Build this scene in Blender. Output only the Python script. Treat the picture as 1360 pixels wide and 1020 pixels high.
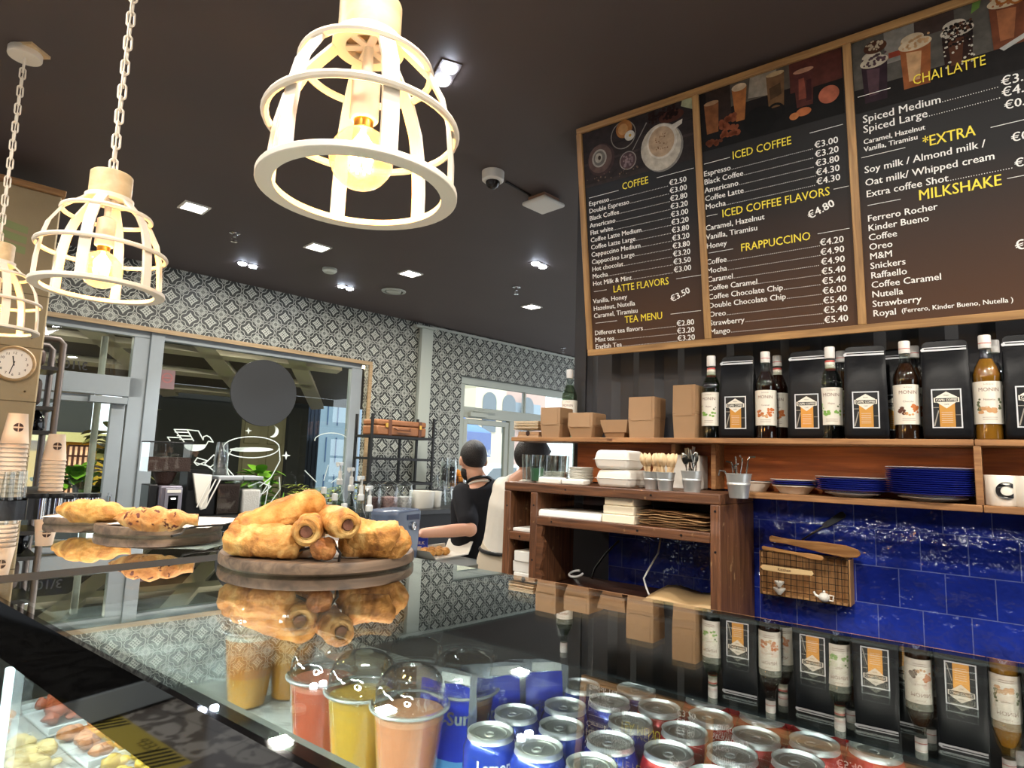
import bpy, bmesh, math, random
from mathutils import Vector, Matrix, Euler, noise
for o in list(bpy.data.objects): bpy.data.objects.remove(o)
SC = bpy.context.scene
COL = SC.collection
PI = math.pi
rnd = random.Random(7)
V = Vector

# ------------------------------------------------------------------ camera
F, PITCH, ROLL, YA = 830.0, math.radians(7.01), math.radians(1.97), math.radians(-52.37)
ZC = 1.48
CP = V((0, 0, ZC))
BW = math.radians(45.13 + 52.37)          # heading of the glazed back wall, from +Y clockwise
BD = V((math.sin(BW), math.cos(BW), 0))   # along the back wall, to the right
BN = V((-BD.y, BD.x, 0))                  # away from the counter
TB = 5.32                                 # distance of the back wall
BROT = math.atan2(BD.y, BD.x)
ZG = 1.29                                 # top of the glass counter
ZCEIL = 2.9

def c2w(x, y, z):
    c, s = math.cos(YA), math.sin(YA)
    return V((c*x - s*y, s*x + c*y, z))
def ray(u, v):
    X, Y = (u-680)/F, (v-510)/F
    c, s = math.cos(ROLL), math.sin(ROLL)
    x = c*X + s*Y; y = -s*X + c*Y
    return c2w(x, math.cos(PITCH) + y*math.sin(PITCH), math.sin(PITCH) - y*math.cos(PITCH))
FWD = ray(680, 510).normalized()
def onx(u, v, x): d = ray(u, v); return CP + d*(x/d.x)
def ony(u, v, y): d = ray(u, v); return CP + d*(y/d.y)
def onz(u, v, z): d = ray(u, v); return CP + d*((z-ZC)/d.z)
def onB(u, v, t): d = ray(u, v); return CP + d*(t/d.dot(BN))
def ond(u, v, dep): d = ray(u, v); return CP + d*(dep/d.dot(FWD))
def bp(s, t, z): return BD*s + BN*t + V((0, 0, z))
def sB(u, v, t): return onB(u, v, t).dot(BD)

cam_d = bpy.data.cameras.new('camera'); cam = bpy.data.objects.new('camera', cam_d); COL.objects.link(cam)
right = c2w(math.cos(ROLL), -math.sin(ROLL)*math.sin(PITCH), math.sin(ROLL)*math.cos(PITCH))
right = (ray(780, 510) - ray(680, 510)).normalized()
up = (ray(680, 410) - ray(680, 510)).normalized()
back = right.cross(up)
cam.matrix_world = Matrix(((right.x, up.x, back.x, CP.x), (right.y, up.y, back.y, CP.y), (right.z, up.z, back.z, CP.z), (0, 0, 0, 1)))
cam_d.sensor_fit = 'HORIZONTAL'; cam_d.sensor_width = 36; cam_d.lens = 36*F/1360
cam_d.clip_start = 0.02; cam_d.clip_end = 100
SC.camera = cam

# ------------------------------------------------------------------ world, exposure
W = bpy.data.worlds.new('sky'); SC.world = W; W.use_nodes = True
bg = W.node_tree.nodes['Background']; bg.inputs[0].default_value = (0.86, 0.93, 1.0, 1); bg.inputs[1].default_value = 2.2
sun_d = bpy.data.lights.new('sun', 'SUN'); sun_d.energy = 3.2; sun_d.angle = .01; sun_d.color = (1, .96, .88)
sun = bpy.data.objects.new('sun', sun_d); COL.objects.link(sun); sun.rotation_euler = (BN*math.cos(1.0)+BD*.25+V((0, 0, -math.sin(1.0)))).to_track_quat('-Z', 'Y').to_euler()
SC.view_settings.view_transform = 'Standard'; SC.view_settings.look = 'None'
SC.view_settings.gamma = 1; SC.view_settings.use_curve_mapping = False
SC.view_settings.exposure = 0.3

# ------------------------------------------------------------------ materials
def lin(c):
    if isinstance(c, str): c = tuple(int(c[i:i+2], 16) for i in (0, 2, 4))
    return tuple(((v/255)/12.92 if v/255 <= .04045 else ((v/255+.055)/1.055)**2.4) for v in c) + (1.0,)
MATS = {}
def newmat(name):
    m = bpy.data.materials.new(name); m.use_nodes = True
    nt = m.node_tree; b = nt.nodes['Principled BSDF']
    return m, nt, b
def M(name, col=None, rough=.5, metal=0, spec=.5, bump=0, bscale=40, var=0, vscale=8, coat=0, trans=0, ior=1.45, sss=0):
    if name in MATS: return MATS[name]
    m, nt, b = newmat(name)
    b.inputs['Base Color'].default_value = lin(col); b.inputs['Roughness'].default_value = rough
    b.inputs['Metallic'].default_value = metal; b.inputs['Specular IOR Level'].default_value = spec
    b.inputs['Coat Weight'].default_value = coat; b.inputs['Transmission Weight'].default_value = trans; b.inputs['IOR'].default_value = ior
    if sss: b.inputs['Subsurface Weight'].default_value = sss; b.inputs['Subsurface Radius'].default_value = (.02, .01, .006)
    tc = nt.nodes.new('ShaderNodeTexCoord')
    if bump:
        n = nt.nodes.new('ShaderNodeTexNoise'); n.inputs['Scale'].default_value = bscale; n.inputs['Detail'].default_value = 4
        bu = nt.nodes.new('ShaderNodeBump'); bu.inputs['Strength'].default_value = bump; bu.inputs['Distance'].default_value = .01
        nt.links.new(tc.outputs['Object'], n.inputs['Vector']); nt.links.new(n.outputs['Fac'], bu.inputs['Height']); nt.links.new(bu.outputs[0], b.inputs['Normal'])
    if var:
        n = nt.nodes.new('ShaderNodeTexNoise'); n.inputs['Scale'].default_value = vscale; n.inputs['Detail'].default_value = 5
        r = nt.nodes.new('ShaderNodeMapRange'); r.inputs[1].default_value = .3; r.inputs[2].default_value = .7; r.inputs[3].default_value = 1-var; r.inputs[4].default_value = 1+var*.6
        mx = nt.nodes.new('ShaderNodeVectorMath'); mx.operation = 'SCALE'; mx.inputs[0].default_value = lin(col)[:3]
        nt.links.new(tc.outputs['Object'], n.inputs['Vector']); nt.links.new(n.outputs['Fac'], r.inputs[0]); nt.links.new(r.outputs[0], mx.inputs['Scale']); nt.links.new(mx.outputs[0], b.inputs['Base Color'])
    MATS[name] = m; return m
def EM(name, col, st):
    if name in MATS: return MATS[name]
    m, nt, b = newmat(name)
    b.inputs['Base Color'].default_value = lin(col); b.inputs['Emission Color'].default_value = lin(col); b.inputs['Emission Strength'].default_value = st
    MATS[name] = m; return m
def GLASS(name, tint=(255, 255, 255), rough=0.0, ior=1.5, refl=(1, 1, 1), boost=1.0):
    """clear sheet glass: passes light straight through, reflects by Fresnel"""
    if name in MATS: return MATS[name]
    m, nt, b = newmat(name); nt.nodes.remove(b)
    out = nt.nodes['Material Output']
    t = nt.nodes.new('ShaderNodeBsdfTransparent'); t.inputs[0].default_value = lin(tint)
    g = nt.nodes.new('ShaderNodeBsdfGlossy'); g.inputs['Roughness'].default_value = rough; g.inputs[0].default_value = (*refl, 1)
    lw = nt.nodes.new('ShaderNodeLayerWeight'); lw.inputs[0].default_value = .5     # Schlick, the same from both sides of the sheet
    f0 = ((ior-1)/(ior+1))**2
    mx = nt.nodes.new('ShaderNodeMixShader')
    fr = (X(nt, lw.outputs['Facing']).pw(5)*(1-f0) + f0).op('MULTIPLY', boost, clamp=True)
    nt.links.new(fr.s, mx.inputs[0])
    nt.links.new(t.outputs[0], mx.inputs[1]); nt.links.new(g.outputs[0], mx.inputs[2]); nt.links.new(mx.outputs[0], out.inputs[0])
    MATS[name] = m; return m
def WOOD(name, c1, c2, rough=.5, axis='Y', scale=6, bump=.15, wear=0):
    """grain stretched along one object axis"""
    if name in MATS: return MATS[name]
    m, nt, b = newmat(name); N = nt.nodes.new; L = nt.links.new
    tc = N('ShaderNodeTexCoord'); mp = N('ShaderNodeMapping')
    sc = {'X': (.9, 14, 14), 'Y': (14, .9, 14), 'Z': (14, 14, .9)}[axis]
    mp.inputs['Scale'].default_value = sc
    n = N('ShaderNodeTexNoise'); n.inputs['Scale'].default_value = scale; n.inputs['Detail'].default_value = 6; n.inputs['Distortion'].default_value = .6
    r = N('ShaderNodeValToRGB'); r.color_ramp.elements[0].position = .3; r.color_ramp.elements[1].position = .72
    r.color_ramp.elements[0].color = lin(c1); r.color_ramp.elements[1].color = lin(c2)
    L(tc.outputs['Object'], mp.inputs[0]); L(mp.outputs[0], n.inputs['Vector']); L(n.outputs['Fac'], r.inputs[0])
    src = r.outputs[0]
    if wear:
        n2 = N('ShaderNodeTexNoise'); n2.inputs['Scale'].default_value = 26; n2.inputs['Detail'].default_value = 5
        r2 = N('ShaderNodeValToRGB'); r2.color_ramp.elements[0].position = .66; r2.color_ramp.elements[1].position = .74
        mx = N('ShaderNodeMix'); mx.data_type = 'RGBA'; mx.inputs[7].default_value = lin((196, 160, 112))
        mu = N('ShaderNodeMath'); mu.operation = 'MULTIPLY'; mu.inputs[1].default_value = wear
        L(tc.outputs['Object'], n2.inputs['Vector']); L(n2.outputs['Fac'], r2.inputs[0]); L(r2.outputs[0], mu.inputs[0]); L(mu.outputs[0], mx.inputs[0]); L(src, mx.inputs[6]); src = mx.outputs[2]
    L(src, b.inputs['Base Color']); b.inputs['Roughness'].default_value = rough
    bu = N('ShaderNodeBump'); bu.inputs['Strength'].default_value = bump; bu.inputs['Distance'].default_value = .004
    L(n.outputs['Fac'], bu.inputs['Height']); L(bu.outputs[0], b.inputs['Normal'])
    MATS[name] = m; return m
class X:
    """tiny expression helper for shader maths"""
    def __init__(s, nt, sock): s.nt, s.s = nt, sock
    def op(s, o, *a, clamp=False):
        n = s.nt.nodes.new('ShaderNodeMath'); n.operation = o; n.use_clamp = clamp
        for i, v in enumerate((s,)+a):
            if isinstance(v, X): s.nt.links.new(v.s, n.inputs[i])
            else: n.inputs[i].default_value = v
        return X(s.nt, n.outputs[0])
    def __add__(s, o): return s.op('ADD', o)
    def __sub__(s, o): return s.op('SUBTRACT', o)
    def __mul__(s, o): return s.op('MULTIPLY', o)
    def lt(s, o): return s.op('LESS_THAN', o)
    def abs(s): return s.op('ABSOLUTE')
    def cos(s): return s.op('COSINE')
    def mx(s, o): return s.op('MAXIMUM', o)
    def mn(s, o): return s.op('MINIMUM', o)
    def pw(s, o): return s.op('POWER', o)
    def below(s, e, w=.012):      # soft step: 1 where s<e
        n = s.nt.nodes.new('ShaderNodeMapRange'); n.interpolation_type = 'SMOOTHSTEP'
        s.nt.links.new(s.s, n.inputs[0]); n.inputs[1].default_value = e-w; n.inputs[2].default_value = e+w; n.inputs[3].default_value = 1; n.inputs[4].default_value = 0
        return X(s.nt, n.outputs[0])
def hyp(a, b): return (a*a + b*b).op('SQRT')

# ------------------------------------------------------------------ mesh collecting
class MB:
    def __init__(s): s.v, s.f, s.mi = [], [], []
    def add(s, vs, fs, mi=0, T=None):
        k = len(s.v)
        s.v += [tuple(T @ V(p)) if T else tuple(p) for p in vs]
        s.f += [tuple(i+k for i in f) for f in fs]; s.mi += [mi]*len(fs); return s
    def box(s, x0, x1, y0, y1, z0, z1, mi=0, T=None):
        vs = [(x, y, z) for z in (z0, z1) for y in (y0, y1) for x in (x0, x1)]
        return s.add(vs, [(0, 2, 3, 1), (4, 5, 7, 6), (0, 1, 5, 4), (2, 6, 7, 3), (0, 4, 6, 2), (1, 3, 7, 5)], mi, T)
    def lathe(s, prof, n=24, mi=0, T=None, cap=True):
        vs, fs = [], []
        for r, z in prof:
            for i in range(n):
                a = 2*PI*i/n; vs.append((r*math.cos(a), r*math.sin(a), z))
        for j in range(len(prof)-1):
            for i in range(n):
                fs.append((j*n+i, j*n+(i+1) % n, (j+1)*n+(i+1) % n, (j+1)*n+i))
        if cap:
            if prof[0][0] > 1e-6: fs.append(tuple(reversed(range(n))))
            if prof[-1][0] > 1e-6: fs.append(tuple((len(prof)-1)*n+i for i in range(n)))
        return s.add(vs, fs, mi, T)
    def tube(s, pts, r, n=8, closed=False, mi=0, T=None, cap=True, flat=1):
        pts = [V(p) for p in pts]; k = len(pts); vs, fs = [], []
        rs = r if isinstance(r, (list, tuple)) else [r]*k
        ref = None
        for i, p in enumerate(pts):
            a = pts[(i-1) % k] if (closed or i) else p; b = pts[(i+1) % k] if (closed or i < k-1) else p
            t = (b-a).normalized()
            if ref is None:
                ref = V((0, 0, 1)) if abs(t.z) < .9 else V((1, 0, 0))
            u = ref - t*ref.dot(t)
            if u.length < 1e-5: u = t.orthogonal()
            u.normalize(); w = t.cross(u); ref = u
            for j in range(n):
                q = 2*PI*j/n; vs.append(p + u*math.cos(q)*rs[i] + w*math.sin(q)*rs[i]*flat)
        for i in range(k if closed else k-1):
            for j in range(n):
                i2 = (i+1) % k
                fs.append((i*n+j, i*n+(j+1) % n, i2*n+(j+1) % n, i2*n+j))
        if cap and not closed:
            fs.append(tuple(reversed(range(n)))); fs.append(tuple((k-1)*n+j for j in range(n)))
        return s.add(vs, fs, mi, T)
    def prism(s, poly, z0, z1, mi=0, T=None):
        n = len(poly); vs = [(x, y, z0) for x, y in poly] + [(x, y, z1) for x, y in poly]
        fs = [tuple(reversed(range(n))), tuple(range(n, 2*n))] + [(i, (i+1) % n, n+(i+1) % n, n+i) for i in range(n)]
        return s.add(vs, fs, mi, T)
    def quad(s, a, b, c, d, mi=0, T=None): return s.add([a, b, c, d], [(0, 1, 2, 3)], mi, T)
    def disc(s, r, z=0, n=24, mi=0, T=None, rx=None):
        return s.add([((rx or r)*math.cos(2*PI*i/n), r*math.sin(2*PI*i/n), z) for i in range(n)], [tuple(range(n))], mi, T)
    def ball(s, rx, ry=None, rz=None, n=16, m=10, mi=0, T=None):
        ry = ry or rx; rz = rz or rx; vs = [(0, 0, -rz)]; fs = []
        for j in range(1, m):
            a = -PI/2 + PI*j/m
            for i in range(n): q = 2*PI*i/n; vs.append((rx*math.cos(a)*math.cos(q), ry*math.cos(a)*math.sin(q), rz*math.sin(a)))
        vs.append((0, 0, rz)); L = len(vs)-1
        for i in range(n):
            fs.append((0, 1+(i+1) % n, 1+i)); fs.append((L, L-n+i, L-n+(i+1) % n))
        for j in range(m-2):
            for i in range(n): fs.append((1+j*n+i, 1+j*n+(i+1) % n, 1+(j+1)*n+(i+1) % n, 1+(j+1)*n+i))
        return s.add(vs, fs, mi, T)
    def noise(s, amp, sc, seed=0, start=0):
        for i in range(start, len(s.v)):
            p = V(s.v[i]); q = p*sc + V((seed*3.1, seed*1.7, seed*.9))
            s.v[i] = tuple(p + V(noise.noise_vector(q))*amp)
        return s
def T(loc=(0, 0, 0), rz=0, rx=0, ry=0, sc=None):
    m = Matrix.Translation(V(loc)) @ Euler((rx, ry, rz)).to_matrix().to_4x4()
    if sc: m = m @ Matrix.Diagonal((*((sc, sc, sc) if isinstance(sc, (int, float)) else sc), 1))
    return m
def obj(name, mb, mats, parent=None, smooth=40, bevel=0, sub=0, solid=0, loc=None, rz=None, seg=2):
    me = bpy.data.meshes.new(name); me.from_pydata(mb.v, [], mb.f); me.update()
    if not isinstance(mats, (list, tuple)): mats = [mats]
    for m in mats: me.materials.append(m)
    if len(mats) > 1: me.polygons.foreach_set('material_index', [min(i, len(mats)-1) for i in mb.mi])
    if smooth:
        me.shade_smooth(); me.set_sharp_from_angle(angle=math.radians(smooth))
    o = bpy.data.objects.new(name, me); COL.objects.link(o)
    if parent: o.parent = parent
    if loc is not None: o.location = loc
    if rz is not None: o.rotation_euler.z = rz
    if bevel:
        d = o.modifiers.new('bevel', 'BEVEL'); d.width = bevel; d.segments = seg; d.limit_method = 'ANGLE'; d.angle_limit = math.radians(35)
    if solid:
        d = o.modifiers.new('solid', 'SOLIDIFY'); d.thickness = solid; d.offset = 0
    if sub:
        d = o.modifiers.new('sub', 'SUBSURF'); d.levels = sub; d.render_levels = sub
    return o
def tag(o, label=None, cat=None, group=None, kind=None):
    if label: o['label'] = label
    if cat: o['category'] = cat
    if group: o['group'] = group
    if kind: o['kind'] = kind
    return o
def thing(name, label, cat, loc=(0, 0, 0), rz=0, group=None):
    o = bpy.data.objects.new(name, None); COL.objects.link(o); o.empty_display_size = .05
    o.location = loc; o.rotation_euler.z = rz
    return tag(o, label, cat, group)
def kids(o): return [c for c in o.children]
def dup(o, loc=None, rz=None, label=None, group=None, parent=None):
    c = o.copy(); COL.objects.link(c)
    if parent: c.parent = parent
    if loc is not None: c.location = loc
    if rz is not None: c.rotation_euler.z = rz
    if label: c['label'] = label
    if group: c['group'] = group
    for k in o.children: dup(k, parent=c)
    return c
def struct(name, mb, mats, label=None, cat=None, **k):
    o = obj(name, mb, mats, **k); o['kind'] = 'structure'
    return tag(o, label, cat)
def text(s, size, align='LEFT', bold=0, res=2, shear=0, space=1, ext=0):
    cu = bpy.data.curves.new('lettering', 'FONT'); cu.body = s; cu.size = size; cu.align_x = align; cu.resolution_u = res
    cu.offset = bold; cu.shear = shear; cu.space_character = space; cu.extrude = ext
    o = bpy.data.objects.new('lettering', cu); COL.objects.link(o)
    me = o.to_mesh(); vs = [tuple(v.co) for v in me.vertices]; fs = [tuple(p.vertices) for p in me.polygons]
    o.to_mesh_clear(); bpy.data.objects.remove(o); bpy.data.curves.remove(cu)
    return vs, fs
def put_text(mb, s, size, x, y, T0=None, z=.0006, align='LEFT', bold=0, mi=0, rot=0, wid=None, **k):
    vs, fs = text(s, size, align, 0, **k)
    if not vs: return
    if bold: n_ = len(vs); e = bold*1.3; vs = [(v[0]-e, v[1], 0) for v in vs] + [(v[0]+e, v[1], .0001) for v in vs]; fs = fs + [tuple(i+n_ for i in f) for f in fs]   # heavier stroke
    sx = 1
    if wid:
        w = max(v[0] for v in vs) - min(v[0] for v in vs); sx = wid/w
    Q = Matrix.Translation(V((x, y, z))) @ Matrix.Rotation(rot, 4, 'Z') @ Matrix.Diagonal((sx, 1, 1, 1))
    mb.add(vs, fs, mi, (T0 @ Q) if T0 else Q)

# ------------------------------------------------------------------ shared materials
m_ceil = M('ceiling_paint', (80, 70, 68), .6, var=.05, vscale=2)
m_alu = M('grey_aluminium', (146, 154, 158), .45, var=.04)
m_palealu = M('pale_green_frame', (176, 182, 172), .5)
m_white = M('white_satin', (225, 222, 214), .45)
m_black = M('black_satin', (16, 16, 18), .4)
m_blackgloss = M('black_gloss', (8, 8, 10), .08, spec=.5)
m_steel = M('stainless_steel', (190, 192, 195), .25, metal=1)
m_chrome = M('chrome', (225, 226, 230), .08, metal=1)
m_kraft = M('kraft_card', (158, 124, 90), .8, var=.06, vscale=10)
m_paper = M('white_paper', (230, 226, 216), .85)
m_clear = GLASS('clear_glass', (250, 252, 251), 0, 1.45, boost=1.6)
m_plastic = GLASS('clear_plastic', (250, 252, 252), .04, 1.5, boost=2.2)
m_pane = GLASS('window_pane', (238, 244, 242), 0, 1.5, boost=1.5)

def pattern_mat():
    m, nt, b = newmat('patterned_wall_tile'); N = nt.nodes.new; L = nt.links.new
    tc = N('ShaderNodeTexCoord'); sp = N('ShaderNodeSeparateXYZ'); L(tc.outputs['Object'], sp.inputs[0])
    x = X(nt, sp.outputs[0]) + X(nt, sp.outputs[1]); z = X(nt, sp.outputs[2])
    P = .156
    def cell(e, ph): return ((e*(1/P) + ph).op('FRACT') - .5)
    u, v = cell(x, .05), cell(z, .32)
    a, c = u.abs(), v.abs()
    one = X(nt, sp.outputs[0])*0 + 1
    # concave four-pointed star
    astro = a.pw(.74) + c.pw(.74)
    star = astro.below(.455, .012)
    inner = (astro.below(.37, .01)) * ((a-c).abs().below(.016, .006).mx(((a*40).cos()*(c*40).cos()).op('MULTIPLY', -1).below(-.35, .08)))
    # wavy ogee line around each star
    d = (a - c)
    og = (a + c - .5) + (d*(4*PI)).cos()*.045 - .01
    line = (og.abs()).below(.026, .01)
    # curls beside the necks
    def ring(cx, cy, r, w):
        h = hyp(a - cx, c - cy)
        return (h - r).abs().below(w, .008)
    curls = ring(.5, .26, .078, .015).mx(ring(.26, .5, .078, .015)).mx(ring(.40, .365, .05, .013)).mx(ring(.365, .40, .05, .013))
    outside = (og*-1).below(-.03, .01)
    neck = hyp(a-.5, c-.26).below(.03, .008).mx(hyp(a-.26, c-.5).below(.03, .008))
    rose = hyp(a-.5, c-.5)
    ros = ring(.5, .5, .115, .012).mx(rose.below(.13, .01)*(((a*95).cos()*(c*95).cos()).below(-.1, .2))*.6)
    dot = hyp(a-.235, c-.235).below(.026, .008)
    light = star.mx(line).mx(outside*curls).mx(outside*neck).mx(ros).mx(dot)
    light = (light - inner*1.0).op('MAXIMUM', 0)
    # worn print, slightly different from tile to tile
    n = N('ShaderNodeTexNoise'); n.inputs['Scale'].default_value = 5; L(tc.outputs['Object'], n.inputs['Vector'])
    fade = X(nt, n.outputs['Fac'])*.35 + .72
    mx = N('ShaderNodeMix'); mx.data_type = 'RGBA'; mx.inputs[6].default_value = lin((42, 44, 39)); mx.inputs[7].default_value = lin((196, 198, 186))
    L((light*fade).s, mx.inputs[0]); L(mx.outputs[2], b.inputs['Base Color']); b.inputs['Roughness'].default_value = .45
    return m
m_pattern = pattern_mat()

def zellige_mat():
    m, nt, b = newmat('blue_glazed_tile'); N = nt.nodes.new; L = nt.links.new
    tc = N('ShaderNodeTexCoord'); mp = N('ShaderNodeMapping'); L(tc.outputs['Object'], mp.inputs[0])
    br = N('ShaderNodeTexBrick'); br.offset = .5; br.squash = 1
    br.inputs['Scale'].default_value = 1; br.inputs['Brick Width'].default_value = .1235; br.inputs['Row Height'].default_value = .121
    br.inputs['Mortar Size'].default_value = .0016; br.inputs['Mortar Smooth'].default_value = .1; br.inputs['Bias'].default_value = 0
    br.inputs['Color1'].default_value = lin((24, 38, 124)); br.inputs['Color2'].default_value = lin((34, 54, 156)); br.inputs['Mortar'].default_value = lin((96, 108, 172))
    L(mp.outputs[0], br.inputs['Vector'])
    n = N('ShaderNodeTexNoise'); n.inputs['Scale'].default_value = 9; n.inputs['Detail'].default_value = 3
    n2 = N('ShaderNodeTexNoise'); n2.inputs['Scale'].default_value = 34; n2.inputs['Detail'].default_value = 2
    L(tc.outputs['Object'], n.inputs['Vector']); L(tc.outputs['Object'], n2.inputs['Vector'])
    mx = N('ShaderNodeMix'); mx.data_type = 'RGBA'; mx.blend_type = 'MULTIPLY'; mx.inputs[0].default_value = .6
    r = N('ShaderNodeMapRange'); r.inputs[1].default_value = .3; r.inputs[2].default_value = .7; r.inputs[3].default_value = .55; r.inputs[4].default_value = 1.2
    L(n.outputs['Fac'], r.inputs[0]); L(br.outputs['Color'], mx.inputs[6]); L(r.outputs[0], mx.inputs[7]); L(mx.outputs[2], b.inputs['Base Color'])
    h = (X(nt, n.outputs['Fac'])*1.0 + X(nt, n2.outputs['Fac'])*.16 - X(nt, br.outputs['Fac'])*.25)
    bu = N('ShaderNodeBump'); bu.inputs['Strength'].default_value = .9; bu.inputs['Distance'].default_value = .03
    L(h.s, bu.inputs['Height']); L(bu.outputs[0], b.inputs['Normal']); b.inputs['Roughness'].default_value = .06
    b.inputs['Specular IOR Level'].default_value = .6
    return m

def marble_mat(name, c1, c2, tile=.6, rough=.15):
    m, nt, b = newmat(name); N = nt.nodes.new; L = nt.links.new
    tc = N('ShaderNodeTexCoord')
    n = N('ShaderNodeTexNoise'); n.inputs['Scale'].default_value = 4; n.inputs['Detail'].default_value = 9; n.inputs['Distortion'].default_value = 2.2
    L(tc.outputs['Object'], n.inputs['Vector'])
    r = N('ShaderNodeValToRGB'); r.color_ramp.elements[0].position = .46; r.color_ramp.elements[0].color = lin(c1)
    r.color_ramp.elements[1].position = .52; r.color_ramp.elements[1].color = lin(c2)
    e = r.color_ramp.elements.new(.5); e.color = lin(tuple((p+q*2)//3 for p, q in zip(c1, c2)))
    L(n.outputs['Fac'], r.inputs[0]); src = r.outputs[0]
    if tile:
        br = N('ShaderNodeTexBrick'); br.offset = 0; br.inputs['Brick Width'].default_value = tile; br.inputs['Row Height'].default_value = tile; br.inputs['Scale'].default_value = 1
        br.inputs['Mortar Size'].default_value = .003; br.inputs['Color1'].default_value = (1, 1, 1, 1); br.inputs['Color2'].default_value = (.9, .9, .9, 1); br.inputs['Mortar'].default_value = (.35, .34, .33, 1)
        L(tc.outputs['Object'], br.inputs['Vector'])
        mx = N('ShaderNodeMix'); mx.data_type = 'RGBA'; mx.blend_type = 'MULTIPLY'; mx.inputs[0].default_value = 1
        L(src, mx.inputs[6]); L(br.outputs['Color'], mx.inputs[7]); src = mx.outputs[2]
    L(src, b.inputs['Base Color']); b.inputs['Roughness'].default_value = rough
    return m
m_floor = marble_mat('marble_floor_tile', (120, 112, 106), (196, 190, 182))
m_shelfmarble = marble_mat('pale_marble_board', (150, 152, 150), (206, 210, 208), 0, .2)

# ------------------------------------------------------------------ room shell
def Bobj(name, mb, mats, t=TB, **k):
    o = obj(name, mb, mats, **k)
    if not k.get('parent'): o.location = bp(0, t, 0); o.rotation_euler.z = BROT
    return o
mb = MB(); mb.box(-2.2, 8.2, -9.2, .3, ZCEIL, ZCEIL+.15)
o = Bobj('ceiling', mb, m_ceil); tag(o, 'dark brown painted flat ceiling', 'ceiling', kind='structure')
mb = MB(); mb.box(-2.2, 8.2, -9.2, .3, -.1, 0)
o = Bobj('floor', mb, m_floor); tag(o, 'grey veined marble tile floor', 'floor', kind='structure')

OP1 = (0.2, 3.335, 0.0, 2.40)     # left glazed opening
OP2 = (4.50, 6.75, 0.0, 2.415)    # right glazed opening
mb = MB(); WT = .13
mb.box(-2.2, OP1[0], 0, WT, 0, ZCEIL); mb.box(OP1[0], OP1[1], 0, WT, OP1[3], ZCEIL)
mb.box(OP1[1], OP2[0], 0, WT, 0, ZCEIL); mb.box(OP2[0], OP2[1], 0, WT, OP2[3], ZCEIL); mb.box(OP2[1], 8.2, 0, WT, 0, ZCEIL)
o = Bobj('wall_back', mb, m_pattern, smooth=0); tag(o, 'back wall clad in black and white patterned tiles', 'wall', kind='structure')
m_trimwood = WOOD('pale_trim_wood', (150, 122, 84), (186, 158, 116), .5, 'X')
mb = MB(); mb.box(OP1[0], OP1[1], -.008, .012, OP1[3]-.03, OP1[3]+.004); mb.box(OP1[1]-.03, OP1[1]+.004, -.008, .012, 0, OP1[3]-.03)
o = Bobj('trim_1', mb, m_trimwood); tag(o, 'pale wood trim around the wide shop window', 'trim', kind='structure')
mb = MB(); mb.box(3.885, 4.035, -.05, 0, 0, ZCEIL-.06); mb.box(3.80, 4.06, -.07, 0, ZCEIL-.06, ZCEIL-.035)
mb.box(4.035, 8.1, -.03, 0, ZCEIL-.035, ZCEIL-.012)
o = Bobj('trim_2', mb, m_palealu, bevel=.004); tag(o, 'pale pilaster and ceiling moulding on the patterned wall', 'trim', kind='structure')

# wide shop window with its grey frame
FY = .085
w1 = thing('window_1', 'wide shop window in a grey aluminium frame', 'window', bp(0, TB, 0), BROT); w1['kind'] = 'structure'
mb = MB(); y0, y1 = FY-.03, FY+.04
mb.box(1.475, 3.26, y0, y1, 2.325, OP1[3]); mb.box(1.38, 1.475, y0-.02, y1, 0, OP1[3]); mb.box(3.15, 3.265, y0, y1, 0, 2.325); mb.box(1.475, 3.15, y0, y1, 0, .5)
obj('window_frame', mb, m_alu, w1, bevel=.004)
mb = MB(); mb.box(1.475, 3.15, FY, FY+.008, .5, 2.325); obj('pane', mb, m_pane, w1, smooth=0)
d1 = thing('door_1', 'grey aluminium glass door with a glazed transom above', 'door', bp(0, TB, 0), BROT); d1['kind'] = 'structure'
mb = MB(); mb.box(OP1[0], 1.38, y0, y1, 2.325, OP1[3]); mb.box(OP1[0], 1.36, y0, y1, 1.86, 2.01); mb.box(1.27, 1.38, y0, y1, 0, 2.325); mb.box(OP1[0], .35, y0, y1, 0, 2.325)
obj('door_frame', mb, m_alu, d1, bevel=.004)
mb = MB(); mb.box(.36, 1.26, y0+.005, y1-.01, 1.80, 1.85); mb.box(1.17, 1.26, y0+.005, y1-.01, 0, 1.80); mb.box(.36, .45, y0+.005, y1-.01, 0, 1.80); mb.box(.45, 1.17, y0+.005, y1-.01, 0, .25)
lf = obj('door_leaf', mb, m_alu, d1, bevel=.004)
mb = MB(); mb.tube([(1.215, y0-.01, .95), (1.215, y0-.05, .97), (1.215, y0-.05, 1.12), (1.215, y0-.01, 1.14)], .011); obj('door_handle', mb, m_steel, d1)
mb = MB(); mb.box(.35, 1.27, FY, FY+.008, 2.01, 2.325); mb.box(.45, 1.17, FY, FY+.008, .25, 1.80); obj('pane', mb, m_pane, d1, smooth=0)
mb = MB(); vs, fs = text('3/1070', .085, bold=.001); w = max(v[0] for v in vs)
mb.add([(-v[0], v[1], 0) for v in vs], fs, 0, T((1.0, FY-.002, 2.03), rx=PI/2)); obj('lettering', mb, m_black, d1, smooth=0)
mb = MB(); mb.box(1.02, 1.26, y0-.045, y0+.004, 1.80, 1.85); mb.box(.85, 1.05, y0-.03, y0-.02, 1.86, 1.875); obj('door_closer', mb, m_alu, d1, bevel=.004)

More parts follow.
